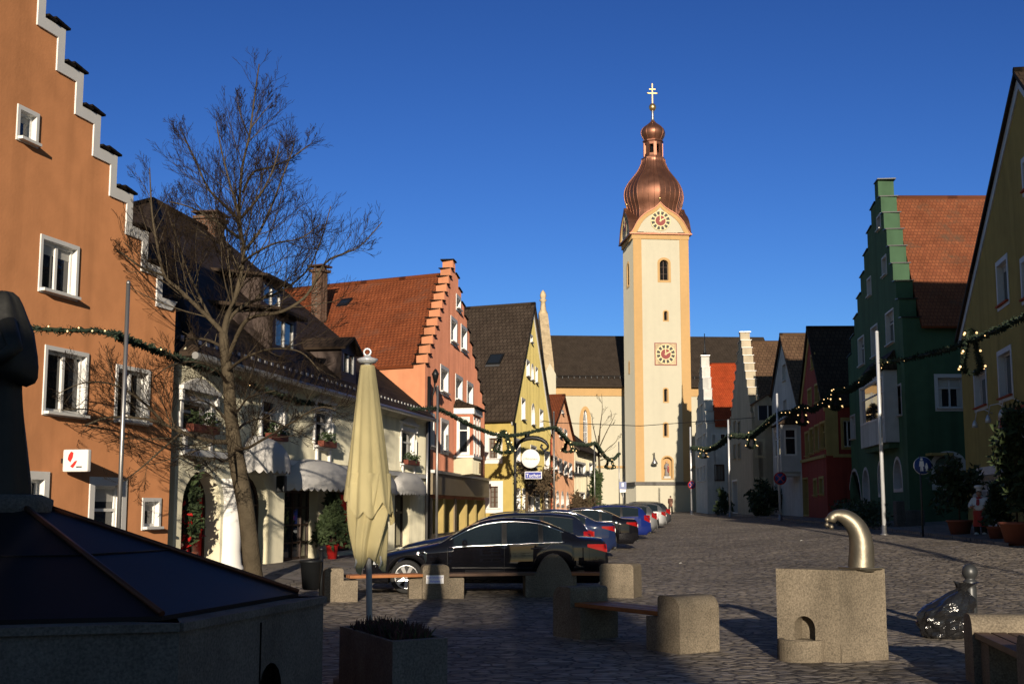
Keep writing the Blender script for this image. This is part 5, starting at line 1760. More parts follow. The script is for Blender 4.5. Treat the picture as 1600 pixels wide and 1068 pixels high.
Yu = 12.7
pb = XY(579.5, Yu, 945)
root = thing('parasol', 'closed cream market parasol folded down its pole behind the planter', 'parasol', (pb.x, pb.y, 0))
ztop = P(573, 566, Yu).z
lean = Vector((P(574, 566, Yu).x - pb.x, 0, ztop)).normalized()
pole_at = lambda z: Vector((pb.x, pb.y, 0)) + lean * (z / lean.z)
vary(mat('canvas', (.47, .405, .215), .9, spec=.1), (.47, .405, .215), .08, 3, 1, .25, 260, .001)
m = MB(); m.tube([pole_at(0), pole_at(ztop + .05)], .030, 'white_metal', 14); m.build('pole', root)
m = MB()
m.lathe(pole_at(0), [(.36, 0), (.36, .05), (.1, .08), (.06, .3), (.06, .32)], 'granite_dark', 18); m.build('base', root)
m = MB()
m.lathe(pole_at(ztop - .02), [(.03, 0), (.085, .015), (.105, .04), (.105, .055), (.04, .075), (.03, .09)], 'white_metal', 18)
m.tube([pole_at(ztop + .07) + Vector((.035 * math.sin(i / 12 * 6.283), 0, .035 - .035 * math.cos(i / 12 * 6.283))) for i in range(13)], .011, 'white_metal', 6)
m.build('finial', root)
# folded cloth: eight ribs with valleys hanging between them; the hem ends in uneven points
m = MB()
Hc = 1.98
na = 128
def cloth_r(a, t_, R_, f):
    rib = math.cos(8 * a + .5 * math.sin(2.2 * t_ + 1.2)) * .5 + .38 * math.cos(5 * a + 2.1 * t_ + 1) + .22 * math.cos(13 * a - 1.4 * t_)
    return R_ * (1 + f * rib)
rows = []
for i in range(49):
    t_ = i / 48
    row = []
    for k in range(na):
        a = 2 * math.pi * k / na
        hem = .70 + .035 * math.sin(3 * a + .6) + .05 * abs(math.sin(4 * a + .4)) - .03 * math.cos(a - 2.8)
        tt = t_ * hem
        R_ = .07 + .225 * tt ** .92
        r_ = cloth_r(a, tt, R_, .05 + .15 * tt)
        c_ = pole_at(ztop - .03 - Hc * tt)
        row.append(c_ + Vector((math.cos(a) * r_, math.sin(a) * r_ * .9, 0)))
    rows.append(row)
m.grid(rows, 'canvas', True, True)
m.build('folded_canopy', root)
# the tucked-in cloth below the hem: twisted diagonal folds drawn towards the pole
m = MB()
rows = []
for i in range(37):
    t_ = i / 36
    row = []
    for k in range(na):
        a = 2 * math.pi * k / na
        tt = .55 + .45 * t_
        tip = .06 * math.sin(3 * a + 1.9) + .045 * math.sin(5 * a + .3)
        R_ = .205 - .015 * t_ - .085 * max(0, t_ - .35) ** 1.3 * 1.5
        tw = a + 1.1 * t_
        fold = .20 * math.cos(5 * tw) + .13 * math.cos(9 * tw + 1.0) + .06 * math.cos(14 * tw)
        r_ = R_ * (1 + fold * (.35 + .75 * t_))
        z = ztop - .03 - Hc * tt - tip * t_ ** 3
        c_ = pole_at(z)
        row.append(c_ + Vector((math.cos(a) * r_, math.sin(a) * r_ * .9, 0)))
    rows.append(row)
m.grid(rows, 'canvas', True, True)
m.build('tucked_cloth', root)
for a, z_ in ((-2.35, 1.98), (-.75, 1.96), (1.2, 1.9)):
    m = MB(); c_ = pole_at(ztop - Hc * .985)
    p = c_ + Vector((math.cos(a) * .17, math.sin(a) * .15, .02))
    m.tube([p, p + Vector((.01, 0, -.06)), p + Vector((-.01, 0, -.12))], [.008, .011, .004], 'whitewash', 6)
    m.build('tassel', root)

# ================================================================== BENCHES
vary(mat('bench_wood', (.30, .115, .038), .55, spec=.4), (.30, .115, .038), .3, 6, 1, .2, 60, .003, .25)
vary(mat('bench_wood_dark', (.10, .055, .032), .6, spec=.4), (.10, .055, .032), .3, 6, 1, .2, 60, .003, .25)
def stone_block(mb, c, w, d, h, ang, round_=.14, step=0, seat=.36):
    """upright stone with a rounded top edge and a lower shoulder that carries the slats; local x along the bench"""
    c = Vector(c); ca, sa = math.cos(ang), math.sin(ang)
    def tr(x, y, z): return c + Vector((x * ca - y * sa, x * sa + y * ca, z))
    pts = [(-w / 2, -.05), (w / 2, -.05)]
    def arc(cx, cz, r, a0, a1, n=6): return [(cx + r * math.cos(a0 + (a1 - a0) * i / n), cz + r * math.sin(a0 + (a1 - a0) * i / n)) for i in range(n + 1)]
    if step > 0:
        pts += [(w / 2, seat), (w / 2 - step, seat)]
        pts += arc(w / 2 - step - .05, h - .05, .05, 0, math.pi / 2, 4)
        pts += arc(-w / 2 + round_, h - round_, round_, math.pi / 2, math.pi)
    elif step < 0:
        pts += arc(w / 2 - round_, h - round_, round_, 0, math.pi / 2)
        pts += arc(-w / 2 - step + .05, h - .05, .05, math.pi / 2, math.pi, 4)
        pts += [(-w / 2 - step, seat), (-w / 2, seat)]
    else:
        pts += arc(w / 2 - round_, h - round_, round_, 0, math.pi / 2)
        pts += arc(-w / 2 + round_, h - round_, round_, math.pi / 2, math.pi)
    mb.prism([tr(x, -d / 2, z) for x, z in pts], tr(0, d, 0) - tr(0, 0, 0), 'granite')
def slats(mb, p, q, w, z, m, n=4, th=.055):
    p, q = Vector(p), Vector(q); e = (q - p); L_ = e.length; e.normalize(); s = Vector((-e.y, e.x, 0))
    for i in range(n):
        o = (i + .5) / n * w - w / 2
        c_ = (p + q) / 2 + s * o
        mb.box((c_.x, c_.y, z + .0015 * (i % 2)), (L_, w / n - .018, th), m, math.atan2(e.y, e.x), bev=.008)
# near bench
pl, pr = Vector((.98, 17.2, 0)), Vector((2.06, 15.55, 0))
e = (pr - pl).normalized(); an = math.atan2(e.y, e.x)
root = thing('bench', 'stone ended bench with brown wooden slats standing alone in front of the long bench', 'bench', tuple((pl + pr) / 2))
for nm, pp, st in (('stone_support', pl, .22), ('stone_support', pr, -.22)):
    m = MB(); stone_block(m, pp, .62, .62, .66, an, .16, st, .40); m.build(nm, root)
m = MB(); slats(m, pl + e * .10, pr - e * .10, .52, .435, 'bench_wood'); m.build('seat', root)
# long bench along the parked cars: four stones, three seats
bs_ = [(-3.15, 23.5), (-1.46, 24.2), (.72, 24.65), (2.08, 24.5)]
root = thing('bench', 'long bench of four granite stones and three wooden seats before the black saloon', 'bench', (-.5, 24.4, 0))
for i, (x, y) in enumerate(bs_):
    m = MB()
    z = gz(x, y)
    if i == 2:
        stone_block(m, (x, y, z), .98, .5, .45, .1, .02)
        pts = [(.40 * math.cos(math.pi * k / 14), .80 * math.sin(math.pi * k / 14)) for k in range(15)]
        m.prism([Vector((x + .08 + a, y - .27, z + b)) for a, b in pts], Vector((0, .54, 0)), 'granite')
    elif i == 3: stone_block(m, (x, y, z), .66, .62, .63, -.35, .08)
    elif i == 1:
        stone_block(m, (x, y, z), .50, .5, .62, .15, .08)
        stone_block(m, (x - .35, y + .03, z), .3, .42, .38, .15, .01)
        stone_block(m, (x + .38, y + .03, z), .3, .42, .38, .15, .01)
    else: stone_block(m, (x, y, z), .6, .55, .60, .2, .08, .26, .38)
    m.build('stone_support', root)
for i, w_, mm_ in ((0, 'bench_wood', 0), (1, 'bench_wood_dark', 0), (2, 'bench_wood', 0)):
    a, b = Vector((*bs_[i], 0)), Vector((*bs_[i + 1], 0)); e = (b - a).normalized()
    m = MB(); slats(m, a + e * .12, b - e * (.28 if i == 2 else .3), .45, .43 + gz(0, 24.4), w_); m.build('seat', root)
ps = Vector((-1.44, 24.2 - .27, .36 + gz(-1.4, 24)))
m = MB(); m.box(ps, (.33, .02, .155), 'sign_white', .15); pl_ = m.build('name_plate', root)
for k, w_ in ((.035, 'Stadt Schwandorf'), (-.035, 'Marktplatz')):
    text(w_, pl_, 'sign_blue', .042, ps + Vector((.0, -.012, k)), (math.cos(.15), math.sin(.15), 0), (0, 0, 1), ext=.001)
# bench at the right edge
root = thing('bench', 'stone ended bench with dark slats cut off by the right edge of the photo', 'bench', (4.7, 11.6, 0))
p0 = Vector((4.92, 12.72, 0)); e = Vector((-.15, -.99, 0)).normalized(); an = math.atan2(e.y, e.x)
p1 = p0 + e * 2.2
for pp in (p0, p1):
    m = MB(); stone_block(m, pp, .42, .80, .66, an, .15, 0, .40); m.build('stone_support', root)
m = MB(); slats(m, p0 + e * .21, p1 - e * .21, .78, .47, 'bench_wood_dark', 5, .06)
m.build('seat', root)
m = MB(); m.box(p0 + e * .40 + Vector((0, 0, .205)), (.36, .66, .42), 'granite', an); m.build('seat_block', root)

# ================================================================== CUBE FOUNTAIN WITH SPOUT
root = thing('drinking_fountain', 'square granite block fountain with a small half round basin at its foot', 'fountain', (3.72, 14.75, 0))
cL, cFt, cR = P(1212, 884.6, 14.75), P(1309, 888, 14.3), P(1382, 886, 14.62)
cL.z = cFt.z = cR.z = 0
cBk = cL + cR - cFt
cq_ = [cFt, cR, cBk, cL]
Hq = 1.01
m = MB()
cc = sum(cq_, Vector()) / 4
for i in range(4):
    a, b = cq_[i], cq_[(i + 1) % 4]
    e = (b - a).normalized(); ln = (b - a).length
    n_ = Vector((e.y, -e.x, 0)); n_ = n_ if n_.dot(a - cc) > 0 else -n_
    # gently hollowed faces with a plinth course
    rows = []
    for j in range(13):
        z = -.03 + (Hq + .03) * j / 12
        row = []
        for k in range(13):
            f = k / 12
            t_ = j / 12
            dish = (-.04 - .02 * math.sin(math.pi * min(1, max(0, (t_ - .2) / .8)))) * math.sin(math.pi * f) ** .8 if t_ > .21 else .012 - .03 * math.sin(math.pi * f)
            p = a.lerp(b, f) + n_ * dish + Vector((0, 0, z))
            row.append(p)
        rows.append(row)
    if i != 3:
        m.grid(rows, 'granite', False)
    else:
        arch_ = [(-.13, .22), (.13, .22)] + [(.13 * math.cos(k * math.pi / 10), .36 + .13 * math.sin(k * math.pi / 10)) for k in range(11)]
        loop = [a + e * (ln * .44 + x) + Vector((0, 0, z)) for x, z in arch_]
        m.prism([a - Vector((0, 0, .03)), b - Vector((0, 0, .03)), b + Vector((0, 0, Hq)), a + Vector((0, 0, Hq))], -n_ * .02, 'granite', holes=[loop], backholes=True)
m.face([x + Vector((0, 0, Hq)) for x in cq_], 'granite')
m.build('block', root)
# arched niche (dark recess frame) set into the left face
a, b = cL, cFt
e = (b - a).normalized(); n_ = Vector((e.y, -e.x, 0)); n_ = n_ if n_.dot(a - cc) > 0 else -n_
ln = (b - a).length
m = MB()
ap = [(-.13, .22), (.13, .22)] + [(.13 * math.cos(t_ * math.pi / 10), .36 + .13 * math.sin(t_ * math.pi / 10)) for t_ in range(11)]
NC = ln * .44
def npt(x, z, o): return a + e * (NC + x) + n_ * o + Vector((0, 0, z))
m2 = ap
for i in range(len(ap)):
    p, q_ = ap[i], ap[(i + 1) % len(ap)]
    m.face([npt(p[0], p[1], -.02), npt(q_[0], q_[1], -.02), npt(q_[0], q_[1], -.22), npt(p[0], p[1], -.22)], 'granite')
m.face([npt(x, z, -.22) for x, z in ap], 'granite')
nich = m.build('niche', root)
m = MB()
prof = [(.0, 0)]
ring_o = [(-.26 * math.cos(math.pi * k / 16), .26 * math.sin(math.pi * k / 16)) for k in range(17)]
zb_ = .235
cx_ = NC - .03
def bpt(x, o, z): return a + e * (cx_ + x) + n_ * (o - .005) + Vector((0, 0, z))
m.prism([bpt(x, o + .02, -.03) for x, o in ring_o], Vector((0, 0, zb_ - .02)), 'granite')
for k in range(16):
    (x0, o0), (x1, o1) = ring_o[k], ring_o[k + 1]
    m.prism([bpt(x0, o0 + .02, zb_ - .052), bpt(x1, o1 + .02, zb_ - .052), bpt(x1 * .78, o1 * .78 + .02, zb_ - .052), bpt(x0 * .78, o0 * .78 + .02, zb_ - .052)], Vector((0, 0, .052)), 'granite')
m.build('basin', root)
# bronze spout, curved like a beast's neck
vary(mat('bronze', (.21, .185, .14), .3, .85), (.21, .185, .14), .3, 6, 1, .25, 9, .02)
nodes(M['bronze'])[3].inputs['Roughness'].default_value = .47
Yp = 14.62
pix = [(1345, 888), (1346, 870), (1346, 850), (1342, 832), (1334, 818), (1322, 808), (1311, 804.5), (1304, 805), (1300, 809), (1298, 815)]
pp = [P(u, v, Yp) for u, v in pix]
pp[0].z = Hq - .02
sp = MB()
path = []
for i in range(len(pp) - 1):
    p0_, p1_, p2_, p3_ = pp[max(0, i - 1)], pp[i], pp[i + 1], pp[min(len(pp) - 1, i + 2)]
    for j in range(4):
        t_ = j / 4
        path.append(.5 * ((2 * p1_) + (p2_ - p0_) * t_ + (2 * p0_ - 5 * p1_ + 4 * p2_ - p3_) * t_ ** 2 + (3 * p1_ - p0_ - 3 * p2_ + p3_) * t_ ** 3))
path.append(pp[-1])
rad0 = [(0, .150), (.2, .138), (.4, .115), (.55, .092), (.68, .066), (.78, .056), (.86, .062), (.93, .060), (1, .045)]
rads = [lerp_table(rad0, i / (len(path) - 1)) for i in range(len(path))]
sp.tube(path, rads, 'bronze', 20)
tipc = path[-1]
for dx, dz in ((-.045, .03), (-.05, -.03), (.0, -.055)):
    sp.lathe(tipc + Vector((dx, -.02, dz)), [(.01, -.03), (.028, -.012), (.03, .006), (.012, .03)], 'bronze', 8)
rows = []
sp.box((pp[0].x, pp[0].y, Hq + .012), (.36, .36, .024), 'bronze', .5, bev=.01)
tag(sp.build('fountain_spout', origin=pp[0]), 'polished bronze curved spout on top of the granite block fountain', 'spout')

# ================================================================== BOLLARD, RUBBISH BAG, BIN
bp_ = XY(1515, 17.6, 890)
mat('iron_grey', (.055, .058, .06), .42, .5)
m = MB()
m.lathe((bp_.x, bp_.y, -.02), [(.115, 0), (.115, .06), (.085, .1), (.078, .3), (.08, .62), (.072, .66), (.092, .69), (.092, .73), (.066, .745), (.072, .77), (.098, .80), (.105, .85), (.094, .905), (.06, .945), (.015, .96)], 'iron_grey', 20)
tag(m.build('bollard', origin=(bp_.x, bp_.y, 0)), 'dark iron bollard with a ball top behind the rubbish bag', 'bollard')
mm = mat('plastic_bag', (.012, .012, .013), .16, spec=.7)
nt, N, L, b_ = nodes(mm)
tc = N.new('ShaderNodeTexCoord'); nz = N.new('ShaderNodeTexNoise'); nz.inputs['Scale'].default_value = 9; nz.inputs['Detail'].default_value = 4; nz.inputs['Distortion'].default_value = 1.8
L.new(tc.outputs['Object'], nz.inputs['Vector']); bb = N.new('ShaderNodeBump'); bb.inputs['Strength'].default_value = .35; bb.inputs['Distance'].default_value = .05
L.new(nz.outputs['Fac'], bb.inputs['Height']); L.new(bb.outputs[0], b_.inputs['Normal'])
bc = G(1478, 996); bc.z = 0
m = MB()
rows = []
for i in range(25):
    t_ = i / 24
    row = []
    for k in range(34):
        a = 2 * math.pi * k / 34
        # slumped sack leaning to the right, with a tied neck
        prof_r = lerp_table([(0, .20), (.06, .27), (.2, .31), (.4, .32), (.58, .28), (.72, .20), (.82, .12), (.88, .05), (.94, .09), (1, .13)], t_)
        zz = .72 * t_
        dx = .34 * max(0, t_ - .35) ** 1.3 * 1.6
        n1 = noise.noise(Vector((math.cos(a) * 1.3, math.sin(a) * 1.3, t_ * 3.2 + 4)))
        n2 = abs(noise.noise(Vector((math.cos(a) * 3.1 + 7, math.sin(a) * 3.1, t_ * 5.5)))) - .2
        n3 = 1 - abs(noise.noise(Vector((math.cos(a) * 2.2 + 3, math.sin(a) * 2.2, t_ * 4 + 9)))) * 2
        r_ = prof_r * (1 + .20 * n1 + .34 * n2 + .10 * n3)
        row.append(bc + Vector((math.cos(a) * r_ * 1.12 + dx, math.sin(a) * r_ * .85, zz + .04 * n1)))
    rows.append(row)
m.grid(rows, 'plastic_bag', False, True)
m.face(list(rows[0])[::-1], 'plastic_bag')
tag(m.build('rubbish_bag', origin=bc), 'shiny dark plastic rubbish bag slumped on the cobbles in front of the bollard', 'bag')
bn = XY(494, 22.2, 890); z0 = gz(bn.x, bn.y)
root = thing('litter_bin', 'small dark litter bin hanging on a post beside the long bench', 'bin', (bn.x, bn.y, z0))
m = MB(); m.tube([(bn.x + .08, bn.y + .05, z0), (bn.x + .08, bn.y + .05, z0 + .98)], .035, 'dark_metal', 8)
m.lathe((bn.x + .08, bn.y + .05, z0 + .96), [(.05, 0), (.06, .03), (.02, .07)], 'dark_metal', 8); m.build('post', root)
m = MB(); m.lathe((bn.x - .08, bn.y - .05, z0 + .3), [(.12, 0), (.15, .03), (.19, .46), (.21, .47), (.21, .5), (.17, .5), (.16, .2), (.02, .19)], 'dark_metal', 14)
m.build('bucket', root)
# ================================================================== CARS
def car_paint(name, col, metal=.3):
    m = mat(name, col, .5, metal, .0)
    b = nodes(m)[3]
    b.inputs['Coat Weight'].default_value = 1.0; b.inputs['Coat Roughness'].default_value = .02
    return m
car_paint('paint_black', (.006, .006, .008), 0); car_paint('paint_navy', (.010, .018, .055), 0); car_paint('paint_blue', (.008, .018, .12), 0)
car_paint('paint_night', (.008, .011, .024), 0); car_paint('paint_silver', (.22, .225, .23), .7); car_paint('paint_grey', (.12, .125, .13), .6); car_paint('paint_anthracite', (.04, .042, .046), .5)
mat('car_glass', (.012, .018, .022), .03, spec=.8)
mat('tyre', (.014, .014, .014), .85)
mat('alloy', (.50, .50, .50), .28, .9)
mat('chrome', (.70, .70, .70), .12, 1.0)
mat('lens_red', (.24, .006, .006), .12, spec=.8)
mat('lens_clear', (.55, .57, .58), .08, .2, .8)
mat('trim_black', (.015, .015, .015), .55)
mat('plate', (.62, .62, .60), .5)
CAR = {
 'saloon': dict(L=4.84, W=.92, top=[(0, .56), (.08, .66), (.3, .74), (.8, .85), (1.35, .955), (1.5, .99), (1.85, 1.19), (2.15, 1.34), (2.5, 1.435), (2.9, 1.468), (3.2, 1.46), (3.5, 1.42), (3.85, 1.30), (4.15, 1.16), (4.3, 1.10), (4.55, 1.085), (4.74, 1.07), (4.80, .98), (4.84, .72)],
      belt=[(0, .50), (.1, .60), (.5, .71), (1.4, .87), (2.4, .93), (3.4, .975), (4.2, 1.00), (4.6, 1.0), (4.76, .96), (4.84, .66)], glass=(1.62, 4.0), ws=(1.48, 2.28), rw=(3.52, 4.22), side=(1.78, 3.92), pill=(2.78, 3.50), wheels=(.86, 3.76)),
 'wagon': dict(L=4.75, W=.90, top=[(0, .56), (.08, .68), (.3, .77), (.8, .88), (1.25, .98), (1.4, 1.02), (1.75, 1.22), (2.05, 1.38), (2.4, 1.465), (2.9, 1.50), (3.5, 1.495), (4.0, 1.46), (4.25, 1.42), (4.42, 1.30), (4.56, 1.10), (4.66, .98), (4.72, .9), (4.75, .66)],
      belt=[(0, .50), (.1, .62), (.5, .74), (1.3, .90), (2.4, .95), (3.4, .99), (4.2, 1.02), (4.55, 1.0), (4.70, .88), (4.75, .62)], glass=(1.5, 4.4), ws=(1.38, 2.15), rw=(4.30, 4.60), side=(1.68, 4.20), pill=(2.62, 3.45), wheels=(.88, 3.55)),
 'hatch': dict(L=4.10, W=.86, top=[(0, .58), (.08, .70), (.3, .80), (.7, .92), (1.0, 1.02), (1.2, 1.10), (1.5, 1.28), (1.8, 1.43), (2.2, 1.50), (2.7, 1.51), (3.2, 1.49), (3.55, 1.43), (3.78, 1.28), (3.92, 1.08), (4.02, .95), (4.07, .86), (4.10, .62)],
      belt=[(0, .52), (.1, .64), (.5, .77), (1.1, .92), (2.2, .97), (3.2, 1.02), (3.8, 1.02), (4.02, .9), (4.10, .58)], glass=(1.3, 3.8), ws=(1.14, 1.86), rw=(3.62, 3.94), side=(1.45, 3.6), pill=(2.3, 3.0), wheels=(.80, 3.30)),
}
def cr(t, x):
    """smooth curve through table points"""
    n = len(t)
    if x <= t[0][0]: return t[0][1]
    if x >= t[-1][0]: return t[-1][1]
    for i in range(n - 1):
        if x <= t[i + 1][0]:
            h = t[i + 1][0] - t[i][0]; u = (x - t[i][0]) / h
            def sl(j):
                if j <= 0: return (t[1][1] - t[0][1]) / (t[1][0] - t[0][0])
                if j >= n - 1: return (t[-1][1] - t[-2][1]) / (t[-1][0] - t[-2][0])
                a = (t[j][1] - t[j - 1][1]) / (t[j][0] - t[j - 1][0]); b = (t[j + 1][1] - t[j][1]) / (t[j + 1][0] - t[j][0])
                return 0 if a * b < 0 else 2 * a * b / (a + b) if (a + b) else 0
            m0, m1 = sl(i) * h, sl(i + 1) * h
            return (2 * u ** 3 - 3 * u * u + 1) * t[i][1] + (u ** 3 - 2 * u * u + u) * m0 + (-2 * u ** 3 + 3 * u * u) * t[i + 1][1] + (u ** 3 - u * u) * m1
RS = [0, .10, .22, .36, .50, .64, .78, .90, 1.0]
def car_section(c, x):
    L, W = c['L'], c['W']
    zt, zb = cr(c['top'], x), min(cr(c['belt'], x), cr(c['top'], x) - .03)
    # plan taper at nose and tail
    e = min(1, x / .9); f = min(1, (L - x) / .7)
    taper = 1 - .20 * (1 - e) ** 2.2 - .13 * (1 - f) ** 2.4
    wb = W * taper
    bot = .19
    for xw in c['wheels']:
        d = abs(x - xw)
        if d < .365: bot = max(bot, .325 + math.sqrt(.365 ** 2 - d * d))
    if x < .12: bot = max(bot, .19 + (.12 - x) * 1.2)
    if x > L - .18: bot = max(bot, .22 + (x - L + .18) * 1.0)
    green = min(1, max(0, (zt - zb - .06) / .30))
    wr = wb - .05 - .24 * green - .02
    ring = [(0, bot), (wb * .80, bot), (wb * .965, bot + .015)]
    for k in (.2, .45, .68, .85, 1.0):
        z = bot + .03 + (zb - bot - .03) * k
        bulge = .965 + .035 * math.sin(min(1, k * 1.15) * math.pi * .62 + .25)
        if k > .6: bulge -= .012
        ring.append((wb * min(1.0, bulge), z))
    zr = zt - .05 - .025 * green
    if zr < zb + .01: zr = zb + .01
    for k in (.5, 1.0):
        ring.append((wb * .985 + (wr - wb * .985) * (k ** .85 if k < 1 else 1), zb + (zr - zb) * k))
    ring.append((wr * .90, zt - .018)); ring.append((wr * .5, zt - .002)); ring.append((0, zt))
    return ring
BELT, RAIL, TOPC = 7, 9, 12
def build_car(kind, paint, label, loc, rotz, spokes=7, shark=False):
    c = CAR[kind]; L = c['L']
    root = thing('parked_car', label, 'car', (0, 0, 0), 'cars parked side by side along the street')
    xs = sorted(set([round(L * i / 100, 4) for i in range(101)] + [.03, L - .02, L - .05] + [round(w + .365 * math.cos(a * math.pi / 16), 4) for w in c['wheels'] for a in range(17)]
                    + list(c['ws']) + list(c['rw']) + list(c['side']) + [p + d for p in c['pill'] for d in (-.05, .05)]))
    secs = [car_section(c, x) for x in xs]
    b, g = MB(), MB()
    def on(r): return lambda a: a[0] - 1e-6 <= r <= a[1] + 1e-6
    for sgn in (-1, 1):
        tr = MB()
        rows = [[Vector((x, sgn * y, z)) for y, z in s] for x, s in zip(xs, secs)]
        n = len(rows[0])
        bidx = []
        for r_ in rows:
            bidx.append(len(b.v)); b.v += r_
        gid = {}
        for i in range(len(rows) - 1):
            xm = (xs[i] + xs[i + 1]) / 2
            for k in range(n - 1):
                glass = False
                if BELT <= k < RAIL and c['side'][0] < xm < c['side'][1] and secs[i][RAIL][1] - secs[i][BELT][1] > .09:
                    glass = not any(abs(xm - p) < .045 for p in c['pill'])
                if k >= RAIL + 1 and (c['ws'][0] < xm < c['ws'][1] or c['rw'][0] < xm < c['rw'][1]): glass = True
                if glass:
                    q_ = [rows[i][k], rows[i][k + 1], rows[i + 1][k + 1], rows[i + 1][k]]
                    for p in q_:
                        if (key := (sgn, round(p.x, 4), round(p.y, 4), round(p.z, 4))) not in gid: gid[key] = g.vert(p)
                    g.idx([gid[(sgn, round(p.x, 4), round(p.y, 4), round(p.z, 4))] for p in q_], 'car_glass')
                else:
                    m_ = paint
                    if k < 2: m_ = 'trim_black'
                    elif BELT <= k < RAIL and c['side'][0] < xm < c['side'][1]: m_ = 'trim_black'
                    b.idx([bidx[i] + k, bidx[i] + k + 1, bidx[i + 1] + k + 1, bidx[i + 1] + k], m_)
        for rw_, rev in ((0, False), (len(rows) - 1, True)):
            b.idx([bidx[rw_] + k for k in range(n)], paint, False)
        # bright strips round the side windows
        for rr_, ra in ((BELT, .010), (RAIL, .009)):
            path = [Vector((x, sgn * (s[rr_][0] + .004), s[rr_][1])) for x, s in zip(xs, secs) if c['side'][0] - .12 <= x <= c['side'][1] + .08 and s[RAIL][1] - s[BELT][1] > .03]
            if len(path) > 2: tr.tube(path[::2], ra, 'chrome' if kind == 'saloon' else 'trim_black', 5)
        # door joints
        for xj in (c['side'][0] - .12, c['pill'][0], c['pill'][1] + .12):
            s = car_section(c, xj)
            path = [Vector((xj + (.06 * (k - 5) if xj > c['pill'][1] else 0), sgn * (s[k][0] + .0015), s[k][1])) for k in range(3, 8)]
            tr.tube(path, .005, 'trim_black', 4)
        for xh in (c['pill'][0] - .22, c['pill'][1] - .1):
            s = car_section(c, xh)
            tr.box((xh, sgn * (s[6][0] + .012), s[6][1] - .02), (.2, .03, .03), paint, bev=.01)
        tr.build('side_trim', root)
    b.build('body', root); g.build('window_glass', root)
    # wheels
    for xw in c['wheels']:
        for sgn in (-1, 1):
            yc = sgn * (c['W'] - .13)
            t_ = MB(); ax = Vector((0, sgn, 0))
            t_.lathe((xw, yc, .325), [(.23, -.10), (.30, -.11), (.322, -.085), (.325, 0), (.322, .085), (.30, .11), (.235, .10), (.23, -.10)], 'tyre', 28, axis=ax, caps=False)
            wo = t_.build('wheel', root)
            r_ = MB()
            r_.lathe((xw, yc, .325), [(.235, -.09), (.236, .098), (.222, .105), (.21, .09), (.205, -.05), (.02, -.05)], 'alloy', 28, axis=ax, caps=False)
            r_.lathe((xw, yc, .325), [(.20, .0), (.02, .0)], 'trim_black', 20, axis=ax)
            r_.lathe((xw, yc, .325), [(.055, .03), (.055, .085), (.03, .095), (.01, .095)], 'alloy', 12, axis=ax)
            for k in range(spokes):
                a = 2 * math.pi * k / spokes + .2
                d = Vector((math.cos(a), 0, math.sin(a))); p_ = Vector((-d.z, 0, d.x))
                o = Vector((xw, yc + sgn * .07, .325))
                r_.prism([o + d * .04 + p_ * .026, o + d * .04 - p_ * .026, o + d * .212 - p_ * .038 + Vector((0, sgn * .02, 0)), o + d * .212 + p_ * .038 + Vector((0, sgn * .02, 0))], Vector((0, -sgn * .03, 0)), 'alloy')
            r_.build('rim', wo)
    # lamps follow the skin of the body
    def patch(x0, x1, z0, z1, m, name, sgn, off=.012, nx_=10, cut=0.0):
        p_ = MB(); rows = []
        for i in range(nx_ + 1):
            x = x0 + (x1 - x0) * i / nx_
            s = car_section(c, x); row = []
            za = z0 + cut * (1 - i / nx_)
            for j in range(6):
                z = za + (z1 - za) * j / 5
                # half width at height z
                y = 0
                for k in range(2, 10):
                    if s[k][1] <= z <= s[k + 1][1] or (k == 9 and z > s[9][1]):
                        d = s[k + 1][1] - s[k][1]; f = (z - s[k][1]) / d if d > 1e-6 else 0
                        y = s[k][0] + (s[k + 1][0] - s[k][0]) * min(1, f); break
                row.append(Vector((x, sgn * (y + off), z)))
            rows.append(row)
        p_.grid(rows, m, True)
        xe = x1 if x1 > L / 2 else x0
        ee = rows[-1] if x1 > L / 2 else rows[0]
        dx = .02 if x1 > L / 2 else -.02
        inner = [Vector((xe + dx, p.y - sgn * .30, p.z)) for p in ee]
        p_.grid([[p + Vector((dx, 0, 0)) for p in ee], inner], m, False)
        p_.grid([ee, [p + Vector((dx, 0, 0)) for p in ee]], m, False)
        return p_.build(name, root)
    zt = cr(c['belt'], L - .3)
    for sgn in (-1, 1):
        if kind == 'saloon':
            patch(L - .42, L - .045, .80, .955, 'lens_red', 'tail_light', sgn, cut=.10)
        else:
            patch(L - .30, L - .05, .74, 1.06 if kind == 'wagon' else 1.0, 'lens_red', 'tail_light', sgn, cut=.12)
        patch(.06, .42, .56, .66, 'lens_clear', 'headlight', sgn)
        mr = MB()
        xm = c['side'][0] + .22; s = car_section(c, xm)
        mr.lathe((xm, sgn * (s[BELT][0] + .13), s[BELT][1] + .07), [(.02, -.11), (.07, -.09), (.085, 0), (.07, .09), (.02, .11)], paint, 10, axis=Vector((0, 1, 0)), sx=.7)
        mr.box((xm, sgn * (s[BELT][0] + .03), s[BELT][1] + .03), (.06, .12, .03), 'trim_black')
        mr.build('wing_mirror', root)
    p_ = MB(); p_.box((L + .005, 0, .82 if kind == 'saloon' else .78), (.02, .52, .115), 'plate'); p_.build('number_plate', root)
    p_ = MB(); p_.box((L - .05, 0, .42), (.16, c['W'] * 1.62, .17), paint, bev=.06); p_.box((L - .02, 0, .30), (.1, 1.2, .08), 'trim_black', bev=.03)
    p_.build('bumper', root); p_ = MB()
    p_.box((.05, 0, .40), (.14, c['W'] * 1.45, .16), paint, bev=.05); p_.build('bumper', root)
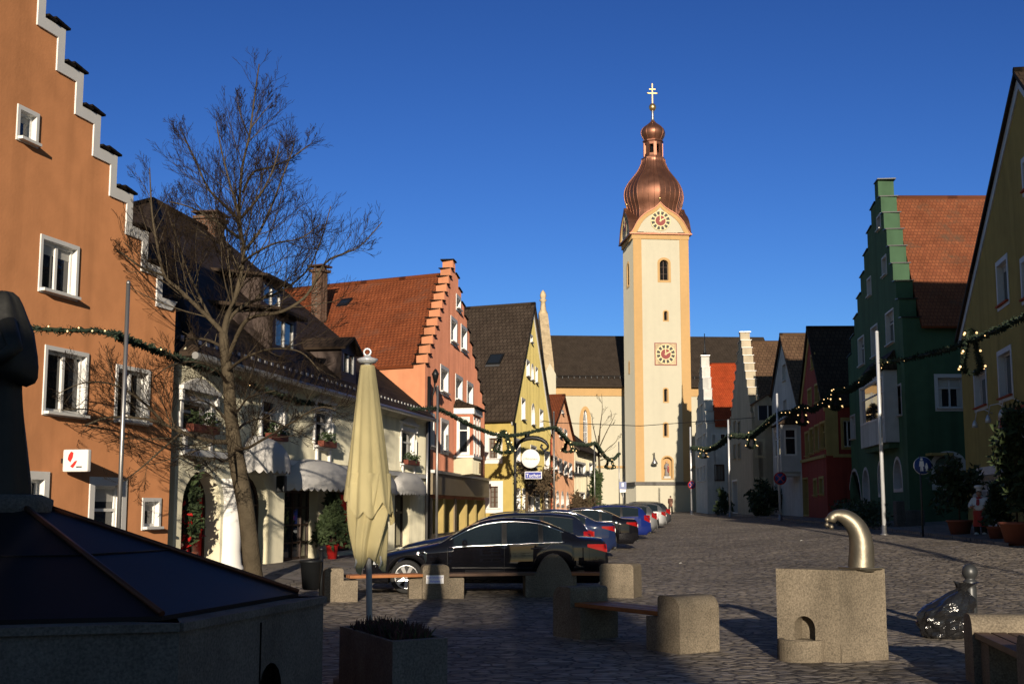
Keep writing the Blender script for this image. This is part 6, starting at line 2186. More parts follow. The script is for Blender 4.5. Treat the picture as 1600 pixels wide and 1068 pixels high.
    if kind != 'saloon':
        for sgn in (-1, 1):
            p_ = MB()
            path = [Vector((x, sgn * (car_section(c, x)[RAIL][0] - .04), car_section(c, x)[10][1] + .045)) for x in [2.2 + i * .2 for i in range(int((c['rw'][0] - 2.3) / .2))]]
            p_.tube(path, .016, 'trim_black', 6)
            p_.build('roof_rail', root)
    # place: x = L (tail) sits at loc
    root.location = Vector(loc)
    root.rotation_euler = (0, 0, rotz)
    return root
def tail(xr, Y, rot, L):
    d = Vector((math.cos(rot), math.sin(rot)))
    nose = Vector((xr, Y)) - d * L
    mid = (nose + Vector((xr, Y))) / 2
    return (nose.x, nose.y, gz(mid.x, mid.y))
cars = [
 ('saloon', 'paint_black', 'black saloon car nearest the camera with chrome window strips, behind the long bench', 944, 26.1, R(1.5), 7),
 ('wagon', 'paint_night', 'very dark blue estate car directly behind the nearest black saloon', 928, 31.3, R(0), 5),
 ('saloon', 'paint_navy', 'navy blue saloon parked between the dark estate and a second black saloon', 961, 39.5, R(-3), 5),
 ('saloon', 'paint_black', 'black saloon parked between the navy saloon and the bright blue estate', 996, 46.0, R(-3), 5),
 ('wagon', 'paint_blue', 'bright blue estate car parked behind the second black saloon', 1016, 57.0, R(-3), 5),
 ('wagon', 'paint_grey', 'grey estate car parked between the bright blue estate and the silver hatchback', 1027, 65.0, R(-4), 5),
 ('hatch', 'paint_silver', 'silver hatchback with glowing red lamp near the far end of the row', 1041, 73.0, R(-4), 5),
 ('wagon', 'paint_anthracite', 'dark grey estate car at the far end of the row nearest the church', 1048, 79.5, R(-4), 5),
]
for kind, paint, lab, u, Y, rot, sp_n in cars:
    x = XY(u, Y, 845).x
    L_ = CAR[kind]['L']
    build_car(kind, paint, lab, tail(x, Y, rot, L_), rot, sp_n)
# ================================================================== BARE TREE
vary(mat('bark', (.075, .060, .040), .9, spec=.1), (.075, .060, .040), .4, 5, 1.2, .8, 24, .03)
mat('twig', (.022, .015, .010), .9, spec=.1)
def bare_tree(name, label, Y, limbs, trunk, seed, scale=1.0, density=1.0, origin=None, mt='bark', mtw='twig'):
    rr = random.Random(seed)
    tr, cr_ = MB(), MB()
    def spline(pts, k=5):
        out = []
        for i in range(len(pts) - 1):
            a, b, c, d = pts[max(0, i - 1)], pts[i], pts[i + 1], pts[min(len(pts) - 1, i + 2)]
            for j in range(k):
                t = j / k
                out.append(.5 * ((2 * b) + (-a + c) * t + (2 * a - 5 * b + 4 * c - d) * t * t + (-a + 3 * b - 3 * c + d) * t ** 3))
        out.append(pts[-1]); return out
    def twig(p, d, ln, r, lvl):
        n = 4 if lvl < 3 else 3
        pts = [p]; dd = d.copy()
        for i in range(n):
            dd = (dd + Vector((rr.gauss(0, .075), rr.gauss(0, .075), rr.gauss(0, .075) + .09))).normalized()
            pts.append(pts[-1] + dd * ln / n)
        cr_.tube(pts, [max(.0028 * scale, r * (1 - .7 * i / n)) for i in range(n + 1)], mtw if lvl > 1 else mt, 5 if lvl == 1 else 3, False)
        if lvl >= 4: return
        m_ = {1: 8, 2: 4, 3: 2}[lvl]
        m_ = max(1, int(round(m_ * density * rr.uniform(.7, 1.2))))
        for j in range(m_):
            f = .18 + .82 * (j + rr.random()) / m_
            i = min(n - 1, int(f * n)); q = pts[i].lerp(pts[i + 1], f * n - i)
            t = (pts[i + 1] - pts[i]).normalized()
            ax = t.orthogonal().normalized(); ax.rotate(Matrix.Rotation(rr.uniform(0, 6.28), 3, t))
            nd = (t * rr.uniform(.9, 1.2) + ax * rr.uniform(.5, .8)).normalized()
            twig(q, nd, ln * (.66 - .30 * f) * rr.uniform(.7, 1.2), max(.0028 * scale, r * .5), lvl + 1)
    tp = spline([P(u, v, Y + dy) for u, v, dy, r in trunk])
    tr_r = [lerp_table([(i / (len(trunk) - 1), t[3]) for i, t in enumerate(trunk)], j / (len(tp) - 1)) for j in range(len(tp))]
    tr.tube(tp, tr_r, mt, 14)
    for pts, r0, r1, dens in limbs:
        L3 = spline([P(u, v, Y + dy) for u, v, dy in pts])
        n = len(L3) - 1
        rad = [r0 + (r1 - r0) * (i / n) ** .8 for i in range(n + 1)]
        cr_.tube(L3, rad, mt, 7, False)
        tot = sum((L3[i + 1] - L3[i]).length for i in range(n))
        cnt = max(3, int(tot * 4.9 * dens * density))
        for j in range(cnt):
            f = .14 + .86 * (j + rr.random()) / cnt
            i = min(n - 1, int(f * n)); q = L3[i].lerp(L3[i + 1], f * n - i)
            t = (L3[i + 1] - L3[i]).normalized()
            ax = t.orthogonal().normalized(); ax.rotate(Matrix.Rotation(rr.uniform(0, 6.28), 3, t))
            nd = (t * rr.uniform(.8, 1.2) + ax * rr.uniform(.6, .95) + Vector((0, 0, .15))).normalized()
            twig(q, nd, (tot * .39 * (1.15 - .95 * f) + .12) * rr.uniform(.6, 1.15), max(.005, rad[i] * .36), 1 if f < .85 else 2)
    root = thing(name, label, 'tree', tuple(origin if origin is not None else tp[0]))
    tr.build('trunk', root); cr_.build('crown', root)
    return root
Yt = 25.0
trunk = [(399, 918, 0, .20), (395, 890, 0, .175), (385, 800, 0, .165), (373, 735, 0, .165), (367, 700, 0, .15), (361, 650, 0, .125), (357, 594, 0, .115), (352, 555, 0, .105), (349, 520, 0, .09)]
limbs = [
 ([(349, 525, 0), (355, 495, .1), (366, 470, .1), (376, 430, .1), (381, 390, 0), (374, 342, 0), (378, 266, .1), (390, 210, .1), (398, 150, .1), (405, 100, 0)], 0.068, .012, 1.15),
 ([(381, 390, 0), (372, 330, -.3), (360, 290, -.5), (345, 230, -.7), (338, 190, -.8)], 0.034, .01, 1.0),
 ([(374, 345, 0), (350, 320, .3), (325, 294, .6), (305, 250, .8), (292, 222, 1.0), (281, 198, 1.1)], 0.037, .01, 1.0),
 ([(372, 345, 0), (395, 320, -.6), (415, 290, -.9), (430, 255, -1.1), (438, 220, -1.2)], 0.034, .01, 1.0),
 ([(380, 300, 0), (395, 270, .6), (420, 262, .9), (450, 250, 1.2), (475, 232, 1.3), (484, 226, 1.3)], 0.031, .01, 1.0),
 ([(381, 392, 0), (405, 362, .4), (425, 320, .7), (442, 275, .9), (455, 240, 1.0), (461, 215, 1.0)], 0.037, .01, 1.0),
 ([(375, 372, 0), (340, 348, -.7), (300, 325, -1.1), (265, 315, -1.4)], 0.034, .01, 1.0),
 ([(349, 520, 0), (330, 500, 0), (306, 477, -.2), (280, 452, -.4), (257, 430, -.5), (245, 380, -.6), (238, 336, -.6), (235, 290, -.6), (234, 262, -.6)], 0.058, .01, 1.0),
 ([(257, 430, -.5), (225, 420, -.9), (190, 395, -1.2), (165, 380, -1.4)], 0.031, .008, 1.1),
 ([(330, 500, 0), (310, 460, .9), (292, 420, 1.4), (275, 370, 1.8), (262, 330, 2.0)], 0.037, .01, 1.0),
 ([(352, 560, 0), (356, 505, .8), (380, 478, 1.2), (410, 466, 1.5), (433, 458, 1.7), (461, 440, 2.0), (485, 415, 2.2), (503, 370, 2.3), (517, 322, 2.4)], 0.051, .01, 0.56),
 ([(352, 570, 0), (375, 515, -.6), (395, 495, -.9), (442, 486, -1.3), (480, 460, -1.5), (508, 411, -1.7), (540, 395, -1.9), (564, 383, -2.0), (597, 347, -2.1)], 0.051, .009, 0.56),
 ([(354, 580, 0), (385, 558, -1.0), (425, 545, -1.6), (470, 550, -2.2), (500, 580, -2.5)], 0.037, .008, 0.56),
 ([(356, 600, 0), (335, 575, -.8), (300, 565, -1.5), (265, 572, -2.2), (240, 590, -2.6)], 0.037, .008, 0.81),
 ([(352, 545, 0), (320, 530, 1.2), (270, 530, 2.2), (215, 528, 3.0), (190, 520, 3.2)], 0.037, .008, .8),
 ([(364, 690, 0), (345, 690, -.2), (327, 688, -.4), (284, 675, -.8), (260, 664, -1.0), (225, 654, -1.3), (168, 652, -1.8), (120, 668, -2.1), (60, 672, -2.5)], 0.058, .008, 0.90),
 ([(284, 675, -.8), (255, 700, -1.3), (215, 735, -1.8), (180, 760, -2.2)], 0.027, .007, 0.90),
 ([(260, 664, -1), (220, 625, -1.6), (175, 600, -2.2), (130, 598, -2.7), (90, 615, -3)], 0.031, .007, 0.90),
 ([(365, 700, 0), (385, 700, -.8), (408, 688, -1.4), (449, 664, -2.1), (496, 637, -2.8), (525, 640, -3.0)], 0.041, .008, 0.81),
 ([(363, 680, 0), (385, 660, 1.0), (415, 655, 1.7), (455, 670, 2.4), (495, 690, 2.9)], 0.034, .008, 0.72),
 ([(362, 670, 0), (340, 640, 1.1), (310, 625, 1.9), (270, 640, 2.6)], 0.034, .008, 0.72),
 ([(368, 705, 0), (350, 720, -1.3), (330, 715, -2.2), (290, 735, -3.0)], 0.031, .007, 0.72),
 ([(360, 640, 0), (372, 640, -1.5), (390, 620, -2.5), (430, 610, -3.2)], 0.031, .007, 0.72),
 ([(168, 652, -1.8), (140, 640, -2.2), (100, 640, -2.6), (50, 650, -3)], 0.017, .006, 0.90),
 ([(376, 420, 0), (360, 395, 1.0), (330, 372, 1.6), (300, 352, 2.1)], 0.031, .008, 1.0),
 ([(378, 410, 0), (400, 395, -1.1), (430, 380, -1.8), (470, 372, -2.3), (500, 350, -2.5)], 0.031, .008, 1.0),
 ([(390, 215, .1), (376, 180, -.3), (370, 150, -.4)], 0.017, .007, 1.0),
 ([(392, 200, .1), (412, 175, .4), (425, 160, .5)], 0.017, .007, 1.0),
]
tree = bare_tree('bare_tree', 'tall bare winter tree with a leaning trunk in front of the cream restaurant', Yt, limbs, trunk, 21)
# small bare tree by the church wall
Y2 = 104.0
tr2 = [(938, 792, 0, .12), (937, 740, 0, .10), (935, 700, 0, .09), (936, 680, 0, .08)]
lm2 = [([(936, 690, 0), (938, 665, 0), (941, 640, .2), (940, 615, .2)], .07, .012, .5), ([(936, 700, 0), (945, 680, .5), (955, 660, 1), (962, 645, 1)], .06, .012, .5),
       ([(936, 705, 0), (930, 680, .5), (926, 660, 1), (925, 645, 1)], .06, .012, .5), ([(936, 715, 0), (950, 700, -.5), (962, 690, -1), (966, 680, -1)], .05, .012, .5), ([(936, 720, 0), (945, 716, 1), (957, 715, 1.5)], .05, .012, .5)]
bare_tree('bare_tree', 'small bare tree with thin twigs against the church wall', Y2, lm2, tr2, 5, scale=3.0, density=.42)

# ================================================================== POLES
def pole(u0, vb, vt, Y, label, r=.055, base=None, m='white_metal', ut=None):
    b = XY(u0, Y, vb); z0 = gz(b.x, b.y)
    top = P(ut if ut else u0, vt, Y)
    root = thing('pole', label, 'pole', (b.x, b.y, z0), 'thin poles that carry the Christmas garlands')
    mb = MB(); mb.tube([(b.x, b.y, z0 - .05), (b.x, b.y, top.z)], [r, r * .85], m, 10); mb.build('shaft', root)
    mb = MB(); mb.lathe((b.x, b.y, z0), [(r * 2.2, 0), (r * 2.2, .02), (r * 1.3, .06), (r * 1.2, .35), (r, .36)], 'zinc', 10); mb.build('foot', root)
    mb = MB(); mb.lathe((b.x, b.y, top.z), [(r * .95, -.03), (r * .95, .0), (r * .5, .03), (.005, .035)], m, 10); mb.build('cap', root)
    return Vector((b.x, b.y, top.z))
pt_a = pole(184, 855, 441, 19.8, 'thin silver pole standing before the orange house', .038, m='zinc')
pt_b = pole(682, 838, 603, 47.5, 'thin pole in front of the salmon pink house', .055, m='zinc')
pt_c = pole(866, 800, 643, 75.0, 'thin pole between the olive tavern and the peach house', .055, m='zinc')
pt_d = pole(929.5, 800, 693, 97.0, 'thin pole at the corner of the small cream house', .055, m='zinc')
pt_e = pole(968, 797, 690, 118.0, 'thin pole by the corner of the church wall', .06, m='zinc')
pt_f = pole(1382, 836, 518, 47.0, 'tall shining white pole before the dark green house', .075, ut=1375, m='white_metal')
pt_g = pole(1219, 806, 615, 76.0, 'tall pole carrying a no stopping sign before the grey white house', .075)
pt_h = pole(1141, 802, 655, 95.0, 'thin pole at the corner of the weathered beige house', .08)
pt_i = pole(1081, 799, 667, 115.0, 'pole with a round red sign at the foot of the church tower', .09)

mb = MB(); mb.tube([(11.2, 1.0, -.05), (11.2, 1.0, 7.6)], [.075, .065], 'white_metal', 10)
tag(mb.build('pole', origin=(11.2, 1.0, 0)), 'white pole beside the camera that holds the near end of the garland', 'pole', 'thin poles that carry the Christmas garlands')
# ================================================================== GARLANDS
vary(mat('fir', (.009, .021, .009), .8), (.009, .021, .009), .45, 9, 2, 0)
mat('bulb', (.9, .7, .4), .4, emit=(1.0, .62, .26), estr=1.6)
def garland(pts, label, rad=.12, sag=0.0, bulbs=10, seed=1, needle=.16, bulb_r=.03):
    rr = random.Random(seed); bulb_r *= .75
    path = []
    for i in range(len(pts) - 1):
        a, b = Vector(pts[i]), Vector(pts[i + 1])
        n = max(6, int((b - a).length / .35))
        for j in range(n):
            t = j / n
            p = a.lerp(b, t); p.z -= sag * (b - a).length * 4 * t * (1 - t)
            path.append(p)
    path.append(Vector(pts[-1]))
    root = thing('garland', label, 'garland', tuple(path[0]), 'lit fir garlands strung between the poles')
    mb = MB()
    mb.tube(path, [rad * .42 * rr.uniform(.75, 1.25) for _ in path], 'fir', 6)
    tot = sum((path[i + 1] - path[i]).length for i in range(len(path) - 1))
    for _ in range(int(min(2600, tot * 85))):
        i = rr.randrange(len(path) - 1); p = path[i].lerp(path[i + 1], rr.random())
        t = (path[i + 1] - path[i]).normalized()
        d = Vector((rr.gauss(0, 1), rr.gauss(0, 1), rr.gauss(-.15, 1))); d = (d - t * d.dot(t) * .6).normalized()
        w = d.cross(t).normalized() * needle * .16
        q = p + d * rad * .25
        e = p + d * rad * rr.uniform(.8, 1.35) + t * rr.uniform(-.1, .1)
        mb.face([q - w, q + w, e + w * .5, e - w * .5], 'fir')
    mb.build('fir_branches', root)
    for k in range(bulbs):
        i = int((k + .5) / bulbs * (len(path) - 1)); p = path[i]
        a = rr.uniform(0, 6.28)
        b_ = MB()
        b_.lathe(p + Vector((rad * .9 * math.cos(a), -abs(rad * 1.0 * math.sin(a)) - .06 - rad * .35, rr.uniform(-.6, .5) * rad)), [(.003, -bulb_r), (bulb_r * .8, -bulb_r * .5), (bulb_r, 0), (bulb_r * .8, bulb_r * .5), (.003, bulb_r)], 'bulb', 6)
        b_.build('light_bulb', root)
    return root
def gp(lst): return [P(u, v, Y) for u, v, Y in lst]
def bell(u, v0, v1, Y, label, w, seed):
    """a bell outlined in fir, hung from the garland"""
    rr = random.Random(seed)
    top, bot = P(u, v0, Y), P(u, v1, Y)
    h = top.z - bot.z
    root = thing('bell_ornament', label, 'ornament', tuple(top), 'fir bells hung on the garlands')
    frame = MB(); br = MB(); bl = []
    for k in range(4):
        a = k * math.pi / 2 + .5
        dx = Vector((math.cos(a), math.sin(a), 0))
        prof = [(0.02, 0), (.22, .06), (.34, .25), (.42, .48), (.62, .72), (.70, .84), (.45, .93), (.15, .98)]
        path = [top + dx * (r_ * w) - Vector((0, 0, h * t_)) for r_, t_ in prof]
        frame.tube(path, .05, 'fir', 6)
        for i in range(len(path) - 1):
            for _ in range(60):
                p = path[i].lerp(path[i + 1], rr.random()); d = Vector((rr.gauss(0, 1), rr.gauss(0, 1), rr.gauss(0, 1))).normalized()
                s = d.orthogonal().normalized() * .02
                br.face([p - s, p + s, p + d * rr.uniform(.08, .16) + s * .4, p + d * rr.uniform(.08, .16) - s * .4], 'fir')
            if i % 2: bl.append(path[i] + dx * .12)
    frame.v += []; 
    frame.build('bell_frame', root); br.build('fir_branches', root)
    for p in bl:
        b_ = MB(); b_.lathe(p, [(.003, -.035), (.03, -.02), (.036, 0), (.03, .02), (.003, .035)], 'bulb', 6); b_.build('light_bulb', root)
gl = [(-40, 500, 18.0), (30, 512, 18.9), (100, 516, 19.4), (150, 516, 19.7), (178, 522, 19.8)]
garland(gp(gl), 'fir garland in front of the orange house between its windows', .085, 0, 8, 1, .12, .018)
garland(gp([(178, 522, 19.8), (215, 536, 21.5), (265, 555, 23.5), (300, 568, 25), (345, 583, 27.5), (410, 608, 30.5), (470, 628, 34), (545, 636, 39), (610, 640, 44), (682, 637, 47.5)]), 'long fir garland passing the bare tree and the cream restaurant', .085, 0, 4, 2, .11, .02)
garland(gp([(682, 637, 47.5), (705, 648, 50), (735, 664, 54), (765, 676, 58), (787, 681, 61), (810, 679, 65), (840, 672, 70), (866, 667, 75)]), 'fir garland sagging in front of the olive tavern', .095, 0, 3, 3, .13, .022)
bell(787, 674, 708, 61, 'green fir bell hanging before the yellow wall of the olive tavern', .75, 4)
garland(gp([(866, 667, 75), (880, 680, 80), (890, 691, 85), (905, 694, 90), (918, 695, 94), (929.5, 692, 97)]), 'fir garland crossing in front of the peach house', .14, 0, 3, 5, .18, .03)
garland(gp([(929.5, 692, 97), (938, 703, 103), (946, 714, 108), (953, 718, 112), (960, 716, 115), (968, 708, 118)]), 'fir garland hanging in a deep loop before the church wall', .15, 0, 2, 6, .2, .03)
bell(953, 717, 732, 112, 'small fir bell hanging before the church wall', .8, 7)
bell(888, 690, 706, 84, 'small fir bell hanging before the peach house', .7, 8)
garland([Vector((11.2, 1.0, 6.6)), Vector((11.9, 12, 5.9)), Vector((12.6, 22, 5.9))] + gp([(1640, 478, 31), (1600, 494, 33), (1565, 512, 34.8), (1530, 527, 36.8), (1515, 531, 37.7), (1485, 545, 39.7), (1450, 553, 42.5), (1410, 562, 44.8), (1378, 565, 47)]), 'fir garland with glowing bulbs reaching the shining white pole from the yellow restaurant', .12, 0, 34, 9, .15, .026)
bell(1516, 517, 585, 37.7, 'large fir bell with glowing bulbs hanging before the yellow restaurant', .54, 10)
garland(gp([(1378, 565, 47), (1360, 585, 50), (1345, 598, 55), (1325, 609, 58), (1306, 610, 61), (1290, 626, 64), (1270, 641, 68), (1252, 635, 71), (1235, 645, 74), (1219, 646, 76)]), 'fir garland with glowing bulbs before the red house and the green house', .17, 0, 30, 11, .2, .04)
bell(1305, 608, 640, 61, 'fir bell with glowing bulbs hanging before the red house', .45, 12)
bell(1253, 634, 664, 71, 'fir bell with glowing bulbs hanging at the edge of the grey white house', .45, 13)
garland(gp([(1219, 646, 76), (1205, 656, 80), (1190, 669, 85), (1175, 681, 89), (1160, 681, 92), (1141, 680, 95)]), 'fir garland with glowing bulbs before the weathered beige house', .2, 0, 16, 14, .25, .045)
bell(1174, 674, 700, 89, 'fir bell with glowing bulbs hanging before the weathered beige house', .6, 15)
garland(gp([(1141, 680, 95), (1130, 690, 99), (1118, 698, 104), (1105, 702, 109), (1093, 701, 112), (1081, 699, 115)]), 'fir garland with glowing bulbs before the white house beside the tower', .22, 0, 10, 16, .28, .05)
bell(1099, 701, 715, 110, 'small fir bell hanging before the white house beside the tower', .6, 17)
# wire across the street
w0, w1, w2, w3 = P(740, 640, 75), P(866, 660, 78), P(1000, 665, 84), P(1180, 652, 92)
mb = MB(); mb.tube([w0, w1, w2, w3], .022, 'dark_metal', 4)
tag(mb.build('overhead_wire', origin=w0), 'thin dark wire spanning the street in front of the tower', 'wire')

# ================================================================== SIGNS
mat('sign_deep_blue', (.012, .045, .20), .4)
mat('sign_ring_red', (.42, .02, .02), .4)
def disc(mb, c, n_, r, m, th=.02, seg=24):
    mb.lathe(c, [(.002, -th / 2), (r, -th / 2), (r, th / 2), (.002, th / 2)], m, seg, axis=Vector(n_))
def face_dir(p): return Vector((-p[0], -p[1], 0)).normalized()
c_ = P(1442, 727, 44.0)
ft = XY(1442, 44.0, 830); z0 = gz(ft.x, ft.y)
root = thing('traffic_sign', 'round blue pedestrian zone sign on a dark post before the dark green house', 'sign', (ft.x, ft.y, z0))
n_ = face_dir(c_)
mb = MB(); mb.tube([(ft.x, ft.y, z0), (ft.x, ft.y, c_.z + .35)], .035, 'iron_grey', 8); mb.build('post', root)
mb = MB(); disc(mb, c_ + n_ * .05, n_, .31, 'sign_white'); disc(mb, c_ + n_ * .055, n_, .295, 'sign_deep_blue', .022)
sd = n_.cross(Vector((0, 0, 1)))
def fig(mb, cx, cz, s):
    o = c_ + n_ * .068 + sd * cx + Vector((0, 0, cz))
    def q(x, z): return o + sd * x * s + Vector((0, 0, z * s))
    mb.prism([q(.045 * math.cos(a * .628), .19 + .045 * math.sin(a * .628)) for a in range(10)], n_ * .004, 'sign_white')
    mb.prism([q(-.06, .13), q(.06, .13), q(.085, -.06), q(.045, -.06), q(.05, -.22), q(.01, -.22), q(0, -.07), q(-.01, -.22), q(-.05, -.22), q(-.045, -.06), q(-.085, -.06)], n_ * .004, 'sign_white')
fig(mb, .04, .03, 1.0); fig(mb, -.12, -.06, .62)
mb.build('panel', root)
def stop_sign(u, v, Y, foot, label, r=.3):
    c = P(u, v, Y); n = face_dir(c)
    root = thing('traffic_sign', label, 'sign', tuple(c))
    mb = MB(); o = c + n * .13
    disc(mb, o, n, r, 'sign_ring_red', .02); disc(mb, o + n * .006, n, r * .80, 'sign_deep_blue', .02)
    s = n.cross(Vector((0, 0, 1)))
    for sg in (1, -1):
        d = (s * sg + Vector((0, 0, 1))).normalized(); w = n.cross(d)
        mb.prism([o + n * .018 + d * r * .8 + w * .03, o + n * .018 + d * r * .8 - w * .03, o + n * .018 - d * r * .8 - w * .03, o + n * .018 - d * r * .8 + w * .03], n * .003 * (1 + .3 * sg), 'sign_ring_red')
    mb.build('panel', root)
    mb = MB(); mb.box(c + n * .06, (.08, .10, .08), 'zinc', math.atan2(n.y, n.x) + 1.57); mb.build('bracket', root)
stop_sign(1219, 747, 76, 806, 'round blue and red no stopping sign on the pole before the grey white house', .38)
stop_sign(1081, 757, 115, 799, 'small round red sign on the pole at the foot of the tower', .36)
c_ = P(973, 758, 108.0); ft = XY(974, 108, 796); z0 = gz(ft.x, ft.y); n_ = face_dir(c_)
root = thing('traffic_sign', 'rectangular blue sign on a thin post beside the church tower', 'sign', (ft.x, ft.y, z0))
mb = MB(); mb.tube([(ft.x, ft.y, z0), (ft.x, ft.y, c_.z + .7)], .04, 'zinc', 6); mb.build('post', root)
an_ = math.atan2(n_.y, n_.x) + math.pi / 2
mb = MB(); mb.box(c_ + n_ * .06, (.62, .03, .62), 'sign_deep_blue', an_)
mb.box(c_ + n_ * .08 + Vector((0, 0, .06)), (.16, .01, .3), 'sign_white', an_); mb.box(c_ + n_ * .08 + Vector((0, 0, -.45)), (.5, .03, .24), 'sign_white', an_)
mb.build('panel', root)

# ================================================================== PLANTS
mat('terracotta', (.22, .065, .035), .8)
def potted(name, label, u, v, Y, w, h, kind, seed, potm='terracotta', pot_h=.45, pot_r=.28, leaf=.16, n=900, z0=None, cat='plant', m='plant_dark', grp=None):
    rr = random.Random(seed)
    b = XY(u, Y, v); z = gz(b.x, b.y) if z0 is None else z0
    root = thing(name, label, cat, (b.x, b.y, z), grp)
    mb = MB()
    mb.lathe((b.x, b.y, z), [(pot_r * .68, 0), (pot_r * .95, pot_h * .86), (pot_r * 1.05, pot_h * .88), (pot_r * 1.05, pot_h), (pot_r * .9, pot_h), (pot_r * .85, pot_h * .9), (.01, pot_h * .9)], potm, 16)
    mb.build('pot', root)
    mb = MB()
    c = Vector((b.x, b.y, z + pot_h))
    mb.tube([c - Vector((0, 0, .05)), c + Vector((.02, .01, h * .5)), c + Vector((0, 0, h * .9))], [.03, .025, .01], 'bark', 6); mb.build('stem', root)
    mb = MB()
    if kind == 'cone':
        for i in range(n):
            t = rr.random() ** .8; r_ = w * (1 - t) * (.55 + .55 * rr.random()) + .04
            a = rr.uniform(0, 6.28)
            p = c + Vector((math.cos(a) * r_, math.sin(a) * r_, .02 + h * t))
            mb.leaves(p, (.06, .06, .06), 2, leaf, m, rr)
    elif kind == 'ball':
        for i in range(14):
            d = Vector((rr.gauss(0, 1), rr.gauss(0, 1), rr.gauss(0, .8)))
            mb.leaves(c + Vector((d.x * w * .34, d.y * w * .34, h * .62 + d.z * h * .20)), (w * .42, w * .42, h * .20), n // 14, leaf, m, rr)
    else:   # loose upright tree
        for i in range(20):
            t = .15 + .85 * i / 20
            a = rr.uniform(0, 6.28); r_ = w * rr.uniform(.15, .65) * (1.15 - .6 * t)
            q = c + Vector((math.cos(a) * r_, math.sin(a) * r_, h * t))
            mb.tube([c + Vector((0, 0, h * t * .75)), q], [.012, .006], 'bark', 4, False)
            mb.leaves(q, (w * .34, w * .34, h * .12), n // 20, leaf, m, rr)
    mb.build('foliage', root)
    return root
potted('potted_tree', 'tall potted conifer with red ribbon leaning by the first porch arch', 288, 865, 27.6, .42, 2.3, 'loose', 3, leaf=.15, n=1500, z0=.3)
potted('potted_conifer', 'bushy potted conifer with a red pot under the white awning', 519, 868, 35.6, .5, 1.3, 'cone', 4, 'red_bow', .42, .18, .16, 1000, z0=.28)
potted('potted_shrub', 'dark round shrub in a terracotta pot at the corner of the yellow restaurant', 1500, 826, 42.5, .72, 2.2, 'ball', 5, pot_h=.55, pot_r=.42, n=1500, leaf=.2, cat='plant')
potted('potted_shrub', 'large potted evergreen in a wide terracotta tub at the right edge', 1590, 828, 36.3, .85, 3.2, 'loose', 6, pot_h=.65, pot_r=.5, n=2200, leaf=.22)
potted('potted_conifer', 'small potted conifer directly behind the chef figure', 1560, 829, 38.5, .42, 1.25, 'cone', 7, pot_h=.45, pot_r=.34, n=900, leaf=.16)
def bush(name, label, u, v, Y, w, h, seed, n, leaf=.2, m='plant_dark', d=None, cat='bush'):
    rr = random.Random(seed)
    b = XY(u, Y, v); z = gz(b.x, b.y)
    root = thing(name, label, cat, (b.x, b.y, z))
    mb = MB()
    for k in range(5):
        a = rr.uniform(0, 6.28)
        mb.tube([(b.x, b.y, z), (b.x + math.cos(a) * w * .3, b.y + math.sin(a) * w * .3, z + h * .7)], [.04, .012], 'bark', 5)
    mb.build('stem', root)
    mb = MB(); d = d or w
    for i in range(16):
        q = Vector((b.x + rr.uniform(-.8, .8) * w, b.y + rr.uniform(-.8, .8) * d, z + h * rr.uniform(.15, .85)))
        k = 1 - .5 * (q.z - z) / h
        mb.leaves(Vector((b.x, b.y, q.z)) + (q - Vector((b.x, b.y, q.z))) * k, (w * .35, d * .35, h * .2), n // 16, leaf, m, rr)
    mb.build('foliage', root)
bush('evergreen_bush', 'large dark bush at the foot of the weathered beige house', 1197, 800, 89.0, 1.5, 2.6, 1, 1600, .3)
bush('evergreen_bush', 'narrow dark bush by the wall of the white house beside the tower', 1131, 797, 106.0, .75, 2.3, 2, 900, .26)
bush('garden_bush', 'loose green brown bush before the small cream house', 912, 797, 95.0, 1.3, 1.9, 3, 1100, .26, 'vine')
bush('garden_bush', 'dark climbing shrub at the corner of the small cream house', 932, 797, 100.0, .55, 4.2, 4, 1100, .3, 'plant_dark')
bush('garden_bush', 'red brown clipped shrub between the peach house and the small cream house', 899, 797, 93.5, .5, 2.3, 6, 700, .2, 'vine')
# scraps of paper on the cobbles
for (u, v, lab) in ((1064, 881, 'small white paper scrap on the sunlit cobbles right of the long bench'), (1253, 845, 'tiny white scrap on the far cobbles left of the bronze spout')):
    p = G(u, v); mb = MB()
    mb.grid([[p + Vector((-.06, -.04, .02)), p + Vector((0, -.035, .04)), p + Vector((.06, -.035, .025))], [p + Vector((-.05, .035, .03)), p + Vector((.01, .04, .05)), p + Vector((.055, .035, .02))]], 'whitewash')
    tag(mb.build('paper_scrap', origin=p), lab, 'litter')
# hedge boxes before the green house
hb0, hb1 = XY(1312, 60, 820), XY(1376, 52.5, 822)
mb = MB(); rr = random.Random(8)
for i in range(60):
    t_ = rr.random(); p = hb0.lerp(hb1, t_); z = gz(p.x, p.y)
    mb.leaves((p.x, p.y, z + rr.uniform(.15, .95)), (.55, .6, .25), 60, .16, 'plant_dark', rr)
hz = gz(hb0.x, hb0.y)
tag(mb.build('hedge', origin=(hb0.x, hb0.y, hz)), 'low dark clipped hedge before the arched door of the green house', 'hedge')
for (u, h_, w_, lab) in ((1405.5, 1.15, .36, 'taller grey stone post before the dark green house'), (1428, .75, .8, 'low grey stone block beside the taller stone post')):
    b = XY(u, 51.5, 820); z = gz(b.x, b.y)
    mb = MB(); mb.box((b.x, b.y, z + h_ / 2 - .03), (w_, .36, h_), 'granite_dark', .1, bev=.04)
    mb.box((b.x, b.y, z + .05), (w_ + .06, .42, .1), 'granite_dark', .1, bev=.02)
    tag(mb.build('stone_post', origin=(b.x, b.y, z)), lab, 'post')

